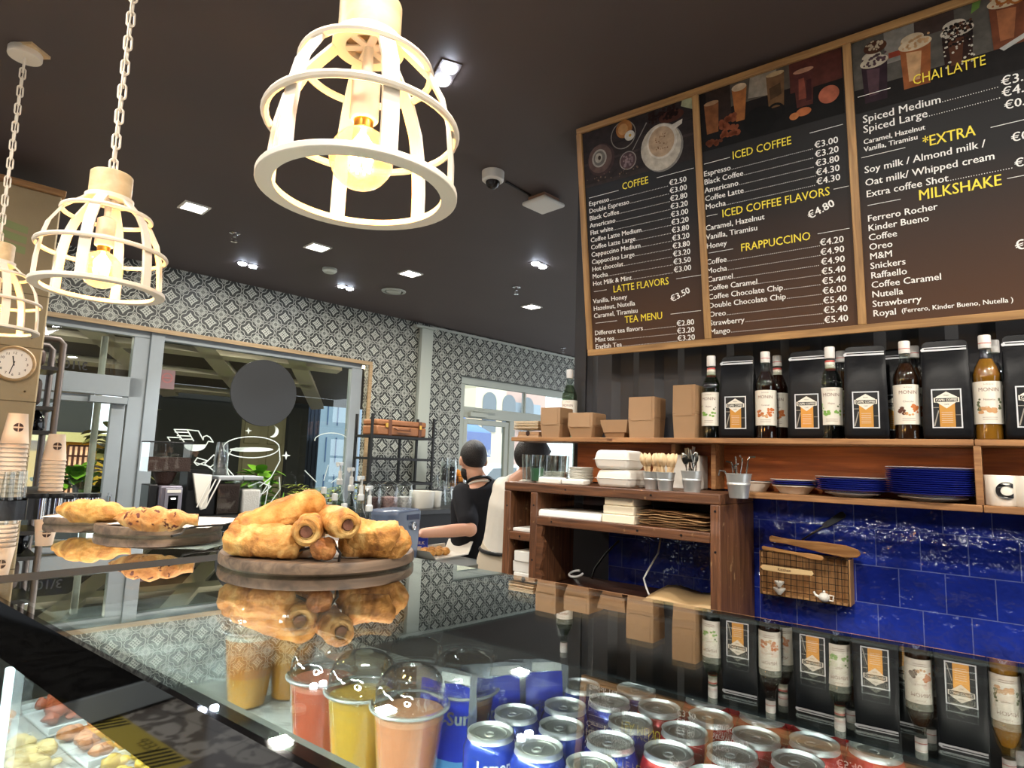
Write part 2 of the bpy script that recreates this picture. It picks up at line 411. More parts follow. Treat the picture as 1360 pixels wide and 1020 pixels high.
d2 = thing('door_2', 'pale framed glass street door with a transom, lit by daylight', 'door', bp(0, TB, 0), BROT); d2['kind'] = 'structure'
mb = MB(); mb.box(OP2[0], OP2[1], y0, y1, 2.33, OP2[3]); mb.box(OP2[0], 4.60, y0, y1, 0, 2.33); mb.box(4.60, OP2[1], y0, y1, 1.955, 2.075); mb.box(5.34, 5.43, y0, y1, 0, 1.955); mb.box(5.43, 6.75, y0, y1, 0, .9)
mb.box(4.60, 5.34, y0, y1, 0, .1); mb.box(5.60, 5.63, y0+.02, y1, 2.075, 2.33); mb.box(6.62, 6.75, y0, y1, .9, 2.33); mb.box(5.72, 5.78, y0, y1, .9, 1.955)
obj('door_frame', mb, m_palealu, d2, bevel=.004)
mb = MB(); mb.box(4.61, 4.67, y0+.01, y1-.01, .1, 1.94); mb.box(5.27, 5.33, y0+.01, y1-.01, .1, 1.94); mb.box(4.67, 5.27, y0+.01, y1-.01, 1.88, 1.94); mb.box(4.67, 5.27, y0+.01, y1-.01, .1, .4)
obj('door_leaf', mb, m_palealu, d2, bevel=.004)
mb = MB(); mb.box(4.60, 6.62, FY, FY+.008, 2.075, 2.33); mb.box(4.67, 5.27, FY, FY+.008, .4, 1.88); mb.box(5.43, 6.62, FY, FY+.008, .9, 1.955); obj('pane', mb, m_pane, d2, smooth=0)
mb = MB(); mb.box(4.66, 4.92, y0-.05, y0, 1.965, 2.015); mb.tube([(4.72, y0-.03, 2.03), (5.05, y0-.035, 2.035)], .009); obj('door_closer', mb, m_palealu, d2, bevel=.003)

# right wall: ribbed dark cladding above, blue tiles below
XW = 2.42
m_dark = M('charcoal_cladding', (58, 57, 60), .5, var=.06, vscale=3)
mb = MB(); mb.box(XW, XW+.3, -3.4, 1.50, 0, ZCEIL)
y = 1.46
mb.box(XW-.012, XW, 1.44, 1.50, 1.58, ZCEIL)
while y > -1.2:
    y -= .20; mb.prism([(0, 0), (.035, .018), (.105, .018), (.14, 0)], 1.58, ZCEIL, 0, T((XW, y+.15, 0), rz=-PI/2) @ Matrix.Diagonal((1, -1, 1, 1)))
o = struct('wall_right', mb, m_dark, 'dark charcoal ribbed wall behind the menu board', 'wall', smooth=0)
mb = MB(); mb.box(0, 4.0, 0, .6, -.012, .0)
tl = obj('wall_tiles', mb, zellige_mat(), smooth=0)
tl.matrix_world = Matrix(((0, 0, 1, XW-.001), (-1, 0, 0, onx(1163, 701, XW).y - .1235*-8 + .0), (0, 1, 0, 1.2995-.121*4), (0, 0, 0, 1)))
tag(tl, 'glossy cobalt blue square tiles under the wooden shelf', 'wall tiles', kind='structure')
# left concrete pillar
m_conc = M('board_marked_concrete', (150, 135, 106), .85, bump=.3, bscale=18, var=.10, vscale=5)
PY = 3.9
pr = onB(83, 262, 3.76); PT = 3.76; ps = pr.dot(BD)
mb = MB()
mb.box(-2.2, ps, 0, .5, 0, pr.z)
o = obj('wall_left', mb, m_conc, bevel=.008); o.location = bp(0, PT, 0); o.rotation_euler.z = BROT
tag(o, 'beige concrete pillar with panel joints on the left', 'wall', kind='structure'); PIL = o
m_joint = M('concrete_joint', (96, 84, 62), .9)
mb = MB()
for z in (.9, 1.16, 1.42, 1.68, 1.94, 2.2): mb.box(-2.2, ps, -.0015, .002, z, z+.004)
for s_ in (ps-.24, ps-.78):
    for z in (.9, 1.16, 1.42, 1.68, 1.94):
        mb.box(s_, s_+.004, -.0015, .002, z, z+.26) if s_ != ps-.24 else None
        for a in (.05, .20):
            mb.lathe([(.005, 0), (.005, .0015)], 8, 0, T((ps-.05, -.0005, z+a), rx=PI/2)); mb.lathe([(.005, 0), (.005, .0015)], 8, 0, T((ps-.16, -.0005, z+a), rx=PI/2))
obj('panel_joints', mb, m_joint, PIL, smooth=0)
m_edge = WOOD('rough_timber_edge', (120, 84, 50), (160, 122, 78), .7, 'X')
mb = MB(); mb.box(-2.2, ps+.012, -.02, .5, pr.z, pr.z+.03); obj('timber_cap', mb, m_edge, PIL, bevel=.004)
mb = MB()
m_greenp = M('faded_green_paint', (134, 146, 100), .85)
for k in range(3):
    z = onB(20, 294+k*14, PT).z; p = []
    for i in range(13):
        u = i/12; p.append((sB(2, 300, PT)-.3+u*(sB(38, 300, PT)-sB(2, 300, PT)+.3), z + .016*math.sin(u*5.5-1.2)))
    q = [(a, b-.035) for a, b in reversed(p)]
    mb.prism(p+q, 0, .0012, 0, T((0, -.0006, 0), rx=PI/2))
tag(obj('wave_emblem', mb, m_greenp, PIL, smooth=0), 'three faded green painted waves')
# back and side of the customers' area, behind the camera
mb = MB(); mb.box(-3.1, -3.0, -4, 4.6, 0, ZCEIL)
o = struct('wall_side', mb, M('warm_grey_plaster', (40, 38, 36), .8), 'plain grey wall of the customers area', 'wall', smooth=0)

mb = MB(); OA, OB, OH = .6, 2.3, 2.3
mb.box(-3.4, OA, -4.1, -4.0, 0, ZCEIL); mb.box(OA, OB, -4.1, -4.0, OH, ZCEIL); mb.box(OB, 8.2, -4.1, -4.0, 0, ZCEIL)
o = Bobj('wall_front', mb, M('warm_grey_plaster', (40, 38, 36), .8), t=0, smooth=0); tag(o, 'grey street side wall of the customers area with an open shop front', 'wall', kind='structure')

d3 = thing('door_3', 'grey framed glass door in the customers side of the pillar, seen mirrored in the counter front', 'door', bp(0, PT, 0), BROT); d3['kind'] = 'structure'
mb = MB(); mb.box(-2.0, -.85, -.05, -.002, 2.02, 2.1); mb.box(-2.0, -.85, -.05, -.002, .02, .16); mb.box(-.97, -.85, -.05, -.002, .16, 2.02); mb.box(-2.0, -1.88, -.05, -.002, .16, 2.02); obj('door_frame', mb, m_alu, d3, bevel=.004)
mb = MB(); mb.box(-1.88, -.97, -.03, -.02, .16, 2.02); obj('pane', mb, M('dark_door_glass', (14, 15, 15), .05), d3, smooth=0)

# ------------------------------------------------------------------ outside, beyond the glazing
m_paving = M('outdoor_paving', (120, 116, 108), .85, var=.1, vscale=3)
mb = MB(); mb.box(-14, 34, .3, 34, -.12, -.02)
o = Bobj('ground', mb, m_paving, smooth=0); tag(o, 'grey paving outside the shop', 'ground', kind='structure')
m_soffit = M('dark_soffit_board', (84, 74, 68), .7); m_beam = M('grey_lattice_beam', (214, 202, 190), .6)
def Bt(name, label, cat, t0=0, group=None): return thing(name, label, cat, bp(0, t0, 0), BROT, group)
# sloping arcade roof with crossing beams
mb = MB(); za, zb, ta, tb = 2.86, 2.2, TB+.25, 8.6
def soff(s, f, dz=0): return (s, ta+(tb-ta)*f, za+(zb-za)*f+dz)
mb.add([soff(-3, 0, .0), soff(4.3, 0), soff(6.3, 1), soff(-3, 1), soff(-3, 0, .1), soff(4.3, 0, .1), soff(6.3, 1, .1), soff(-3, 1, .1)], [(0, 1, 2, 3), (7, 6, 5, 4), (0, 4, 5, 1), (1, 5, 6, 2), (2, 6, 7, 3), (3, 7, 4, 0)])
can = Bt('arcade_roof', 'sloping arcade roof with crossing grey beams seen through the window', 'roof'); can['kind'] = 'structure'
obj('roof_boards', mb, m_soffit, can, smooth=0)
mb = MB()
def beam(a, b, w=.09):
    p, q = V(soff(*a, -.03)), V(soff(*b, -.03)); d = (q-p).normalized(); n = V((0, (zb-za), -(tb-ta))).normalized(); side = d.cross(n)*w; up_ = n*.03
    mb.add([p-side-up_, p+side-up_, q+side-up_, q-side-up_, p-side+up_, p+side+up_, q+side+up_, q-side+up_], [(0, 1, 2, 3), (7, 6, 5, 4), (0, 4, 5, 1), (1, 5, 6, 2), (2, 6, 7, 3), (3, 7, 4, 0)])
for k in range(7):
    s0 = -2.6 + k*1.0
    beam((s0, 0), (s0+2.1, 1)); 
for k in range(5): beam((-2.9, .1+k*.22), (3.9, .02+k*.22), .07)
obj('lattice_beams', mb, m_beam, can, smooth=0)
pw_ = Bt('arcade_sky_blocker', 'unseen dark walls added at both arcade ends to shut out sky light', 'wall'); pw_['kind'] = 'structure'  # hidden from view, added to keep the arcade dim against the sky
mb = MB(); mb.add([(3.75, TB+.16, 0), (3.85, TB+.16, 0), (6.25, 8.7, 0), (6.15, 8.7, 0), (3.75, TB+.16, 3.1), (3.85, TB+.16, 3.1), (6.25, 8.7, 3.1), (6.15, 8.7, 3.1)], [(0, 1, 2, 3), (7, 6, 5, 4), (0, 4, 5, 1), (1, 5, 6, 2), (2, 6, 7, 3), (3, 7, 4, 0)]); mb.box(-3.2, -3.0, TB+.1, 8.9, 0, 3.1)
obj('sky_blocker_panel', mb, M('dark_sky_blocker', (62, 60, 58), .85), pw_, smooth=0)
m_grey = M('dark_grey_render', (54, 54, 54), .85, var=.06); m_cream = M('cream_door_paint', (150, 142, 116), .6); m_navy = M('navy_shutter', (52, 62, 82), .6)
tw = 8.7
bw = Bt('arcade_wall', 'dark grey wall across the arcade with a cream panelled door', 'wall'); bw['kind'] = 'structure'
mb = MB(); sl = sB(160, 600, tw); sr = sB(318, 600, tw); sd = sB(380, 600, tw); se = sB(404, 600, tw)
mb.box(sl, sr, tw, tw+.2, 0, 2.6); mb.box(sd-.01, se, tw-.05, tw+.35, 0, 2.4); mb.box(-3.2, sl, tw+1.7, tw+1.8, 1.6, 3.4); obj('wall_panel', mb, m_grey, bw, smooth=0)
mb = MB(); mb.box(sr, sd, tw+.05, tw+.1, 0, 2.3)
for i in range(2):
    for z0, z1 in ((.2, .9), (1.0, 1.5), (1.6, 2.1)):
        w_ = (sd-sr)/2; mb.box(sr+w_*i+.06, sr+w_*(i+1)-.06, tw+.025, tw+.05, z0, z1)
obj('panel_door', mb, m_cream, bw, bevel=.006)
mb = MB(); z = onB(430, 549, tw).z; mb.box(sd-.1, 4.0, tw-.12, tw, z-.06, z+.05); obj('fascia_beam', mb, m_beam, bw, smooth=0)
sv = sB(425, 560, tw+.3)
mb = MB(); mb.box(se, sv, tw+.3, tw+.4, 0, 2.4)
nb_ = 6; wb_ = (sv-se)/nb_
for k in range(nb_): mb.box(se+wb_*k+.02, se+wb_*(k+1)-.02, tw+.27, tw+.3, .3, 2.2)
obj('shutter', mb, m_navy, bw, smooth=0)
# sunlit yellow house beyond the door
m_yel = M('yellow_render', (226, 186, 60), .8); m_pink = EM('lit_shop_panes', (255, 196, 150), .9)
yt = 9.6
yh = Bt('yellow_house', 'low yellow house with a glowing grid window beyond the door', 'building')
mb = MB(); s0, s1 = sB(62, 600, yt), sB(176, 600, yt); zt = onB(110, 575, yt).z
mb.box(s0-1, s1, yt, yt+.6, 0, zt-.12); obj('house_wall', mb, m_yel, yh, smooth=0)
mb = MB(); mb.box(s0-1.05, s1+.05, yt-.08, yt+.65, zt-.12, zt); obj('eaves', mb, M('pale_yellow_eaves', (236, 222, 150), .7), yh, smooth=0)
mb = MB(); wa, wb, wz0, wz1 = sB(87, 620, yt), sB(122, 620, yt), .3, onB(105, 592, yt).z
mb.box(wa, wb, yt-.02, yt-.01, wz0, wz1); obj('pane', mb, m_pink, yh, smooth=0)
mb = MB(); n = 5
for k in range(n+1): xx = wa+(wb-wa)*k/n; mb.box(xx-.012, xx+.012, yt-.05, yt-.02, wz0, wz1)
k = 0; zz = wz1
while zz > wz0: mb.box(wa, wb, yt-.05, yt-.02, zz-.012, zz+.012); zz -= .13
obj('window_grid', mb, M('brown_grid', (96, 56, 40), .6), yh, smooth=0)

# roof tubes: one strip shows there, the rest added to brighten the planting
for s_, t_ in ((.9, 6.35), (2.6, 6.35), (4.0, 6.6)):
    lt = Bt('arcade_lamp', 'white tube lamp in a row added under the arcade roof to light the plants', 'lamp', 0, 'tube lamps of the arcade'); zl = za+(zb-za)*(t_-ta)/(tb-ta)-.09; lt.location = bp(s_, t_, zl)
    mb = MB(); mb.tube([(-.3, 0, 0), (.3, 0, 0)], .018, 10); obj('tube', mb, EM('tube_lamp_glow', (255, 238, 200), 8), lt); mb = MB(); mb.box(-.32, .32, -.03, .03, .018, .05); obj('tube_holder', mb, m_alu, lt, smooth=0)
    li = bpy.data.lights.new('tube_light', 'AREA'); li.shape = 'RECTANGLE'; li.size = .6; li.size_y = .05; li.energy = 24; li.color = (1, .9, .68); lo = bpy.data.objects.new('tube_light', li); COL.objects.link(lo); lo.parent = lt; lo.location = (0, 0, -.03)
# planting in the arcade
def leaf_mesh(mb, base, d, up_, L, w, droop=.3, mi=0, n=5):
    d = V(d).normalized(); up_ = V(up_); side = d.cross(up_)
    if side.length < 1e-3: side = d.orthogonal()
    side.normalize(); nn = side.cross(d); pts = []
    for i in range(n+1):
        f = i/n; c = V(base)+d*L*f - V((0, 0, 1))*droop*L*f*f
        ww = w*math.sin(PI*min(1, (f*.92+.06)))**.8
        pts += [c-side*ww+nn*ww*.25, c, c+side*ww+nn*ww*.25]
    fs = []
    for i in range(n):
        a = i*3; fs += [(a, a+1, a+4, a+3), (a+1, a+2, a+5, a+4)]
    mb.add(pts, fs, mi)
m_leafd = M('dark_green_leaf', (58, 76, 40), .4, var=.2, vscale=14); m_leafb = M('bright_green_leaf', (120, 176, 48), .45, var=.2, vscale=14)
m_leafy = M('yellow_green_frond', (184, 196, 84), .5, var=.2, vscale=14); m_terra = M('terracotta', (176, 116, 74), .8, var=.08); m_crate = M('old_crate_wood', (132, 108, 70), .8, var=.15)
m_stalk = M('plant_stem', (98, 84, 48), .7)
def plant(name, label, s, t, z0, kind, h, n, r, mleaf, potmat, seed, pot=(.12, .2)):
    rr = random.Random(seed); root = Bt('x', label, 'plant', 0, 'plants in the arcade'); root.name = name
    root.location = bp(s, t, z0)
    mb = MB(); pr_, ph = pot; mb.lathe([(pr_*.75, 0), (pr_, ph*.92), (pr_*1.08, ph*.92), (pr_*1.08, ph), (pr_*.95, ph), (pr_*.9, ph*.86), (0, ph*.86)], 18); obj('pot', mb, potmat, root)
    lf = MB(); st = MB()
    for i in range(n):
        a = rr.uniform(0, 2*PI); e = rr.uniform(.15, 1.3); 
        if kind == 'broad':
            f = rr.uniform(.2, 1); b = V((math.cos(a)*r*.25*f, math.sin(a)*r*.25*f, ph+h*f)); d = (math.cos(a), math.sin(a), rr.uniform(-.2, .9)); st.tube([(0, 0, ph*.8), tuple(b*.6+V((0, 0, ph*.3))), tuple(b)], .006, 5)
            leaf_mesh(lf, b, d, (0, 0, 1), r*rr.uniform(.5, .9), r*rr.uniform(.17, .26), rr.uniform(.1, .5))
        elif kind == 'grass':
            b = V((rr.uniform(-.4, .4)*pr_, rr.uniform(-.4, .4)*pr_, ph*.9)); leaf_mesh(lf, b, (math.cos(a)*.5, math.sin(a)*.5, rr.uniform(.5, 1.4)), (0, 0, 1), h*rr.uniform(.6, 1.1), .012, rr.uniform(.2, .9), n=7)
        else:   # palm frond: rib with leaflets
            d = V((math.cos(a)*rr.uniform(.3, 1), math.sin(a)*rr.uniform(.3, 1), rr.uniform(.5, 1.3))).normalized(); L = h*rr.uniform(.7, 1.1)
            P0 = V((0, 0, ph*.9)); pts = [P0 + d*L*f - V((0, 0, .55*L*f*f)) for f in [k/7 for k in range(8)]]
            st.tube([tuple(p) for p in pts], [.007-.0006*k for k in range(8)], 5)
            sd = d.cross(V((0, 0, 1))).normalized()
            for k in range(2, 8):
                for sg in (-1, 1):
                    leaf_mesh(lf, pts[k], sd*sg + d*.6, (0, 0, 1), L*.3*(1.1-.08*k), .012, .4, n=3)
    obj('stems', st, m_stalk, root) if st.v else None
    o = obj('leaves', lf, mleaf, root)
    return root
mb = MB(); ST = 7.0
pb = Bt('planter_bench', 'weathered timber planter bench outside the window', 'bench'); 
mb.box(sB(60, 680, ST)-.6, 3.6, ST-.3, ST+.5, 0, .52); obj('bench_body', mb, m_crate, pb, smooth=0)
mb = MB(); mb.box(sB(60, 680, ST)-.65, 3.65, ST-.35, ST+.55, .52, .56); obj('bench_top', mb, M('bench_top_wood', (150, 124, 84), .7, var=.1), pb, smooth=0)
def pl(px, t, zoff, *a, **k): return plant(a[0], a[1], sB(px, 640, t), t, zoff, *a[2:], **k)
pl(152, 6.75, .56, 'rubber_plant', 'tall rubber plant with big dark leaves behind the glass door', 'broad', .95, 44, .36, M('olive_leaf', (120, 118, 70), .35, var=.25, vscale=10), m_terra, 3, pot=(.11, .26))
pl(106, 6.85, .56, 'leafy_houseplant', 'bright green broad leaved plant beside the door, left of the rubber plant', 'broad', .5, 44, .27, m_leafb, m_crate, 5, pot=(.10, .2))
pl(64, 6.8, .56, 'leafy_houseplant', 'bright green plant at the far left of the door glass', 'broad', .42, 36, .25, m_leafb, m_terra, 8, pot=(.10, .2))
pl(130, 6.15, .0, 'leafy_houseplant', 'low dark leaved plant in a tall crate in front of the rubber plant', 'broad', .3, 34, .22, m_leafd, m_crate, 9, pot=(.13, .75))
pl(345, 6.75, .56, 'leafy_houseplant', 'green broad leaved plant under the teacup drawing', 'broad', .5, 70, .27, m_leafb, m_terra, 11, pot=(.10, .2))
pl(376, 6.1, .0, 'spider_plant', 'spider plant with long thin leaves below the teacup drawing', 'grass', .42, 80, .2, m_leafb, m_black, 12, pot=(.11, .85))
pl(428, 6.8, .56, 'potted_palm', 'yellow green palm with arching fronds at the right of the shop window', 'palm', .85, 30, .2, m_leafy, m_terra, 13, pot=(.12, .28))
pl(422, 5.95, .0, 'potted_fern', 'small fern in front of the potted palm', 'palm', .38, 26, .2, m_leafb, m_black, 14, pot=(.11, .85))
pl(306, 6.85, .56, 'leafy_houseplant', 'dark bushy plant behind the sugar container', 'broad', .4, 50, .24, m_leafd, m_terra, 15, pot=(.10, .2))
mb = MB(); mb.lathe([(.02, 0), (.14, .05), (.17, .2), (.13, .36), (.07, .42)], 14); mb.noise(.03, 6)
o = Bobj('garden_urn', mb, M('brown_ceramic', (96, 58, 40), .5)); o.location = bp(sB(390, 640, 6.9), 6.9, .5605); tag(o, 'round brown ceramic urn beside the palm', 'urn')
# white pole outside the door
mb = MB(); mb.tube([(0, 0, 0), (0, 0, 2.35)], .025, 10); o = obj('awning_pole', mb, m_white); o.location = bp(sB(127, 560, 5.75), 5.75, 0); tag(o, 'thin white awning pole outside the glass door', 'pole')

# daylight street beyond the right-hand door
st_t = 15.0
m_bl = M('cream_stone', (214, 200, 172), .8, var=.05); m_pinkst = M('pinkish_stone', (190, 150, 138), .8); m_bluea = M('blue_awning_cloth', (70, 120, 190), .8)
ab = Bt('street_building', 'cream stone street building with arches beyond the door', 'building')
mb = MB(); a0 = sB(622, 540, st_t); a1 = sB(672, 540, st_t); mb.box(a0+.3, a1, st_t, st_t+2, 0, 7)
obj('facade', mb, m_bl, ab, smooth=0)
mb = MB()
for k in range(3):
    cx = a0+.9+k*.9; mb.prism([(cx-.3, 2.4)] + [(cx+.3*math.cos(PI-PI*i/10), 3.4+.3*math.sin(PI*i/10)) for i in range(11)] + [(cx+.3, 2.4)], 0, .03, 0, T((0, st_t-.01, 0), rx=PI/2))
obj('arch_window', mb, M('shop_glass_dark', (70, 84, 96), .2), ab, smooth=0)
pb2 = Bt('shop_building', 'pinkish stone shop front across the street', 'building')
mb = MB(); mb.box(a1+.1, a1+2.2, st_t+.2, st_t+2, 0, 3.95); obj('facade', mb, m_pinkst, pb2, smooth=0)
mb = MB()
for k in range(2): mb.box(a1+.3+k*1.0, a1+.9+k*1.0, st_t+.16, st_t+.2, 2.7, 3.5)
obj('shop_window', mb, M('shop_glass_pale', (120, 140, 160), .2), pb2, smooth=0)
aw_t = 9.0
aw = Bt('shop_awning', 'blue street awning with white lettering seen through the door', 'awning')
s0, s1 = sB(605, 580, aw_t), sB(652, 580, aw_t); zt = onB(630, 556, aw_t).z; zm = onB(630, 574, aw_t).z; zb_ = onB(630, 606, aw_t).z
mb = MB(); mb.add([(s0, aw_t, zm), (s1, aw_t, zm), (s1, aw_t+.9, zt+.1), (s0, aw_t+.9, zt+.1)], [(0, 1, 2, 3)]); obj('awning_cloth', mb, m_bluea, aw, solid=.02)
mb = MB(); mb.box(s0, s1, aw_t-.01, aw_t+.01, zb_, zm); obj('valance', mb, M('blue_valance', (50, 84, 160), .8), aw, smooth=0)
mb = MB(); put_text(mb, 'NAL', .15, sB(637, 600, aw_t), zb_+.03, T((0, aw_t-.012, 0), rx=PI/2)); obj('lettering', mb, m_white, aw, smooth=0)
mb = MB(); mb.tube([(s1-.05, aw_t+.85, 0), (s1-.05, aw_t+.85, zt+.2)], .04, 8); mb.tube([(s0+.05, aw_t+.85, 0), (s0+.05, aw_t+.85, zt+.2)], .04, 8); obj('awning_post', mb, m_alu, aw)
m_carw = M('white_car_paint', (232, 234, 236), .2, coat=.5)
ct = 11.0; car = Bt('parked_car', 'white parked car beyond the street door', 'car'); car.location = bp(sB(655, 640, ct), ct, 0)
sec = [(-2.1, .3), (-2.12, .62), (-1.95, .86), (-1.35, .95), (-.85, 1.36), (.55, 1.4), (1.3, .95), (2.0, .84), (2.12, .55), (2.1, .3)]
mb = MB(); mb.prism(sec, -.85, .85, 0, T((0, 0, 0), rx=PI/2)); obj('car_body', mb, m_carw, car, bevel=.06)
mb = MB()
for y in (-.86, .86): mb.prism([(-1.2, .97), (-.82, 1.3), (-.1, 1.33), (-.1, .97)], -.01, .01, 0, T((0, y, 0), rx=PI/2)); mb.prism([(0, .97), (0, 1.33), (.5, 1.33), (1.1, .97)], -.01, .01, 0, T((0, y, 0), rx=PI/2))
obj('car_window', mb, M('car_glass', (60, 76, 88), .1), car, smooth=0)
for x in (-1.35, 1.35):
    for y in (-.8, .8):
        mb = MB(); mb.lathe([(.0, -.1), (.31, -.1), (.33, 0), (.31, .1), (0, .1)], 20, 0, T((x, y, .33), rx=PI/2)); obj('wheel', mb, m_black, car)

gb = Bt('office_building', 'blue grey office building glimpsed past the palm through the shop window', 'building'); gt = 14.0
mb = MB(); g0, g1 = sB(410, 600, gt), sB(500, 600, gt); mb.box(g0, g1, gt, gt+1.5, 0, 4.2); obj('facade', mb, M('blue_grey_facade', (120, 140, 156), .6), gb, smooth=0)
mb = MB()
for i in range(7):
    for z in (.4, 1.3, 2.2): x = g0+.15+i*(g1-g0)/7; mb.box(x, x+(g1-g0)/7-.25, gt-.03, gt, z, z+.6)
obj('window_band', mb, M('bluish_window', (60, 84, 120), .1), gb, smooth=0)

# ------------------------------------------------------------------ wooden wall shelf and cabinet
m_shelf = WOOD('shelf_pine', (104, 62, 34), (166, 108, 62), .5, 'Y', 5, .2)
m_shelfedge = WOOD('shelf_front_edge', (124, 84, 50), (172, 124, 78), .55, 'Y', 7, .2)
m_backb = WOOD('orange_pine_back', (128, 62, 22), (204, 114, 50), .45, 'Y', 4, .2)
m_cab = WOOD('cabinet_stained_wood', (66, 40, 24), (120, 76, 46), .5, 'Y', 5, .35, wear=.55)
m_cabz = WOOD('cabinet_stained_upright', (70, 42, 26), (124, 80, 50), .5, 'Z', 5, .35, wear=.55)
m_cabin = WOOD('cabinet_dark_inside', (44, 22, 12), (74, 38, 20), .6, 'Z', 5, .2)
XS, ZS, ZL = 2.2, 1.585, 1.402
sh = thing('wall_shelf', 'long two tier wooden wall shelf under the menu board', 'shelf', (0, 0, 0))
def bx(name, parent, m, *a, bevel=.002, **k):
    mb = MB(); mb.box(*a); return obj(name, mb, m, parent, bevel=bevel, **k)
bx('top_board', sh, m_shelfedge, XS, XW-.02, .042, 1.69, ZS-.018, ZS); bx('top_board', sh, m_shelfedge, XS, XW-.02, -1.1, .040, ZS-.018, ZS)
bx('lower_board', sh, m_shelfedge, XS, XW-.02, .030, .709, ZL-.02, ZL); bx('lower_board', sh, m_shelfedge, XS, XW-.02, -1.1, .028, ZL-.02, ZL)
bx('back_board', sh, m_backb, XW-.035, XW-.02, -1.1, 1.46, ZL, ZS-.018)
for y in (.026, .81, .965): bx('divider', sh, m_shelfedge, XS+.002 if y < .1 else XS+.09, XW-.035, y, y+.018, ZL if y < .1 else ZL+.0, ZS-.018)
mb = MB(); put_text(mb, 'FIVE', .014, 0, 0, T((XS-.001, onx(806, 585, XS).y, ZS-.0145)) @ Matrix(((0, 0, -1, 0), (-1, 0, 0, 0), (0, 1, 0, 0), (0, 0, 0, 1))), bold=.0004)
obj('stamped_lettering', mb, M('burnt_stamp', (88, 52, 30), .8), sh, smooth=0)

XC, ZCT, ZWK, ZBT = 2.042, 1.396, 1.0, .93
cb = thing('shelf_cabinet', 'worn brown wooden open cabinet with cubbies on the worktop', 'cabinet', (0, 0, 0))
bx('top_board', cb, m_cab, XC, XW-.02, .709, 1.595, 1.360, ZCT, bevel=.004)
bx('side_panel', cb, m_cabz, XC, XW-.02, .709, .742, ZBT+.0005, 1.360, bevel=.003); bx('side_panel', cb, m_cabz, XC, XW-.1, 1.562, 1.595, ZBT+.0005, 1.360, bevel=.003); bx('bottom_board', cb, m_cabin, XC+.004, XW-.03, .742, 1.562, ZWK-.03, ZWK)
bx('upright', cb, m_cabz, XC, XW-.1, 1.43, 1.462, ZWK, 1.360, bevel=.003)
bx('middle_shelf', cb, m_cab, XC, XW-.03, .742, 1.43, 1.236, 1.270, bevel=.003); bx('small_shelf', cb, m_cab, XC, XW-.1, 1.462, 1.562, 1.168, 1.200, bevel=.003)
bx('back_panel', cb, m_cabin, XW-.03, XW-.02, .742, 1.43, 1.27, 1.36)
bx('cubby_back', cb, m_cabin, XW-.11, XW-.1, 1.462, 1.562, ZWK, 1.36)
mb = MB(); rr = random.Random(4); pts = [(1.43, 1.236), (1.43, ZWK)]
for k in range(12): z = ZWK + .236*k/11; pts.append((1.43-.012-.014*rr.random()-.012*abs(math.sin(k)), z))
mb.prism(pts, 0, .02, 0, Matrix(((0, 0, 1, XC+.004), (1, 0, 0, 0), (0, 1, 0, 0), (0, 0, 0, 1)))); obj('torn_ply_edge', mb, m_cab, cb, smooth=0)
for y, z in ((1.3, 1.378), (.95, 1.378), (1.36, 1.253), (1.0, 1.253), (.84, 1.253), (1.446, 1.31), (1.446, 1.1), (.725, 1.21), (.725, 1.34), (1.51, 1.184), (1.578, 1.3)):
    mb = MB(); mb.lathe([(.004, 0), (.004, .0012)], 10, 0, T((XC+.0002, y, z), ry=-PI/2)); obj('screw_head', mb, m_black, cb)
wt = MB(); wt.box(1.98, XW-.014, -1.6, 1.62, ZBT-.04, ZBT); o = obj('back_worktop', wt, M('dark_worktop', (42, 38, 36), .4), bevel=.004); tag(o, 'dark worktop running along the blue tiled wall', 'worktop')
wt = MB(); wt.box(2.02, XW-.014, -1.6, 1.6, 0, ZBT-.041); o = obj('base_cabinet', wt, m_black, smooth=0); tag(o, 'black base cabinet under the dark worktop', 'cabinet')

# ------------------------------------------------------------------ menu board
MO = V((2.25, 1.331, 1.932)); MU = V((0, -1, 0)); MV = V((-.13, 0, .942)).normalized(); MN = MU.cross(MV)
MM = Matrix(((MU.x, MV.x, MN.x, MO.x), (MU.y, MV.y, MN.y, MO.y), (MU.z, MV.z, MN.z, MO.z), (0, 0, 0, 1)))
men = thing('menu_board', 'large three panel cafe menu board in a pale wood frame', 'menu board'); men.matrix_world = MM
MWD, MH = 1.56, .951
m_frame = WOOD('menu_frame_wood', (134, 98, 58), (182, 140, 88), .5, 'X', 5, .15); m_framev = WOOD('menu_frame_upright', (134, 98, 58), (182, 140, 88), .5, 'Y', 5, .15)
cols = (.0, .512, 1.016, MWD)
for a_ in ((0, MWD, -.004, .022), (0, MWD, MH-.020, MH+.004)): mb = MB(); mb.box(*a_, -.012, .012); obj('frame_rail', mb, m_frame, men, bevel=.002)
for x0_, x1_ in ((-.002, .022), (MWD-.024, MWD), (cols[1]-.011, cols[1]+.013), (cols[2]-.011, cols[2]+.013)): mb = MB(); mb.box(x0_, x1_, .022, MH-.020, -.0115, .0115); obj('frame_upright', mb, m_framev, men, bevel=.002)
def panel_mat():
    m, nt, b = newmat('menu_print'); N = nt.nodes.new; L = nt.links.new
    tc = N('ShaderNodeTexCoord'); sp = N('ShaderNodeSeparateXYZ'); L(tc.outputs['Object'], sp.inputs[0])
    r = N('ShaderNodeValToRGB'); L(sp.outputs[1], r.inputs[0])
    r.color_ramp.elements[0].position = 0; r.color_ramp.elements[0].color = lin((78, 52, 36)); r.color_ramp.elements[1].position = .5; r.color_ramp.elements[1].color = lin((24, 22, 24))
    L(r.outputs[0], b.inputs['Base Color']); b.inputs['Roughness'].default_value = .5; b.inputs['Specular IOR Level'].default_value = .25; return m
m_print = panel_mat()
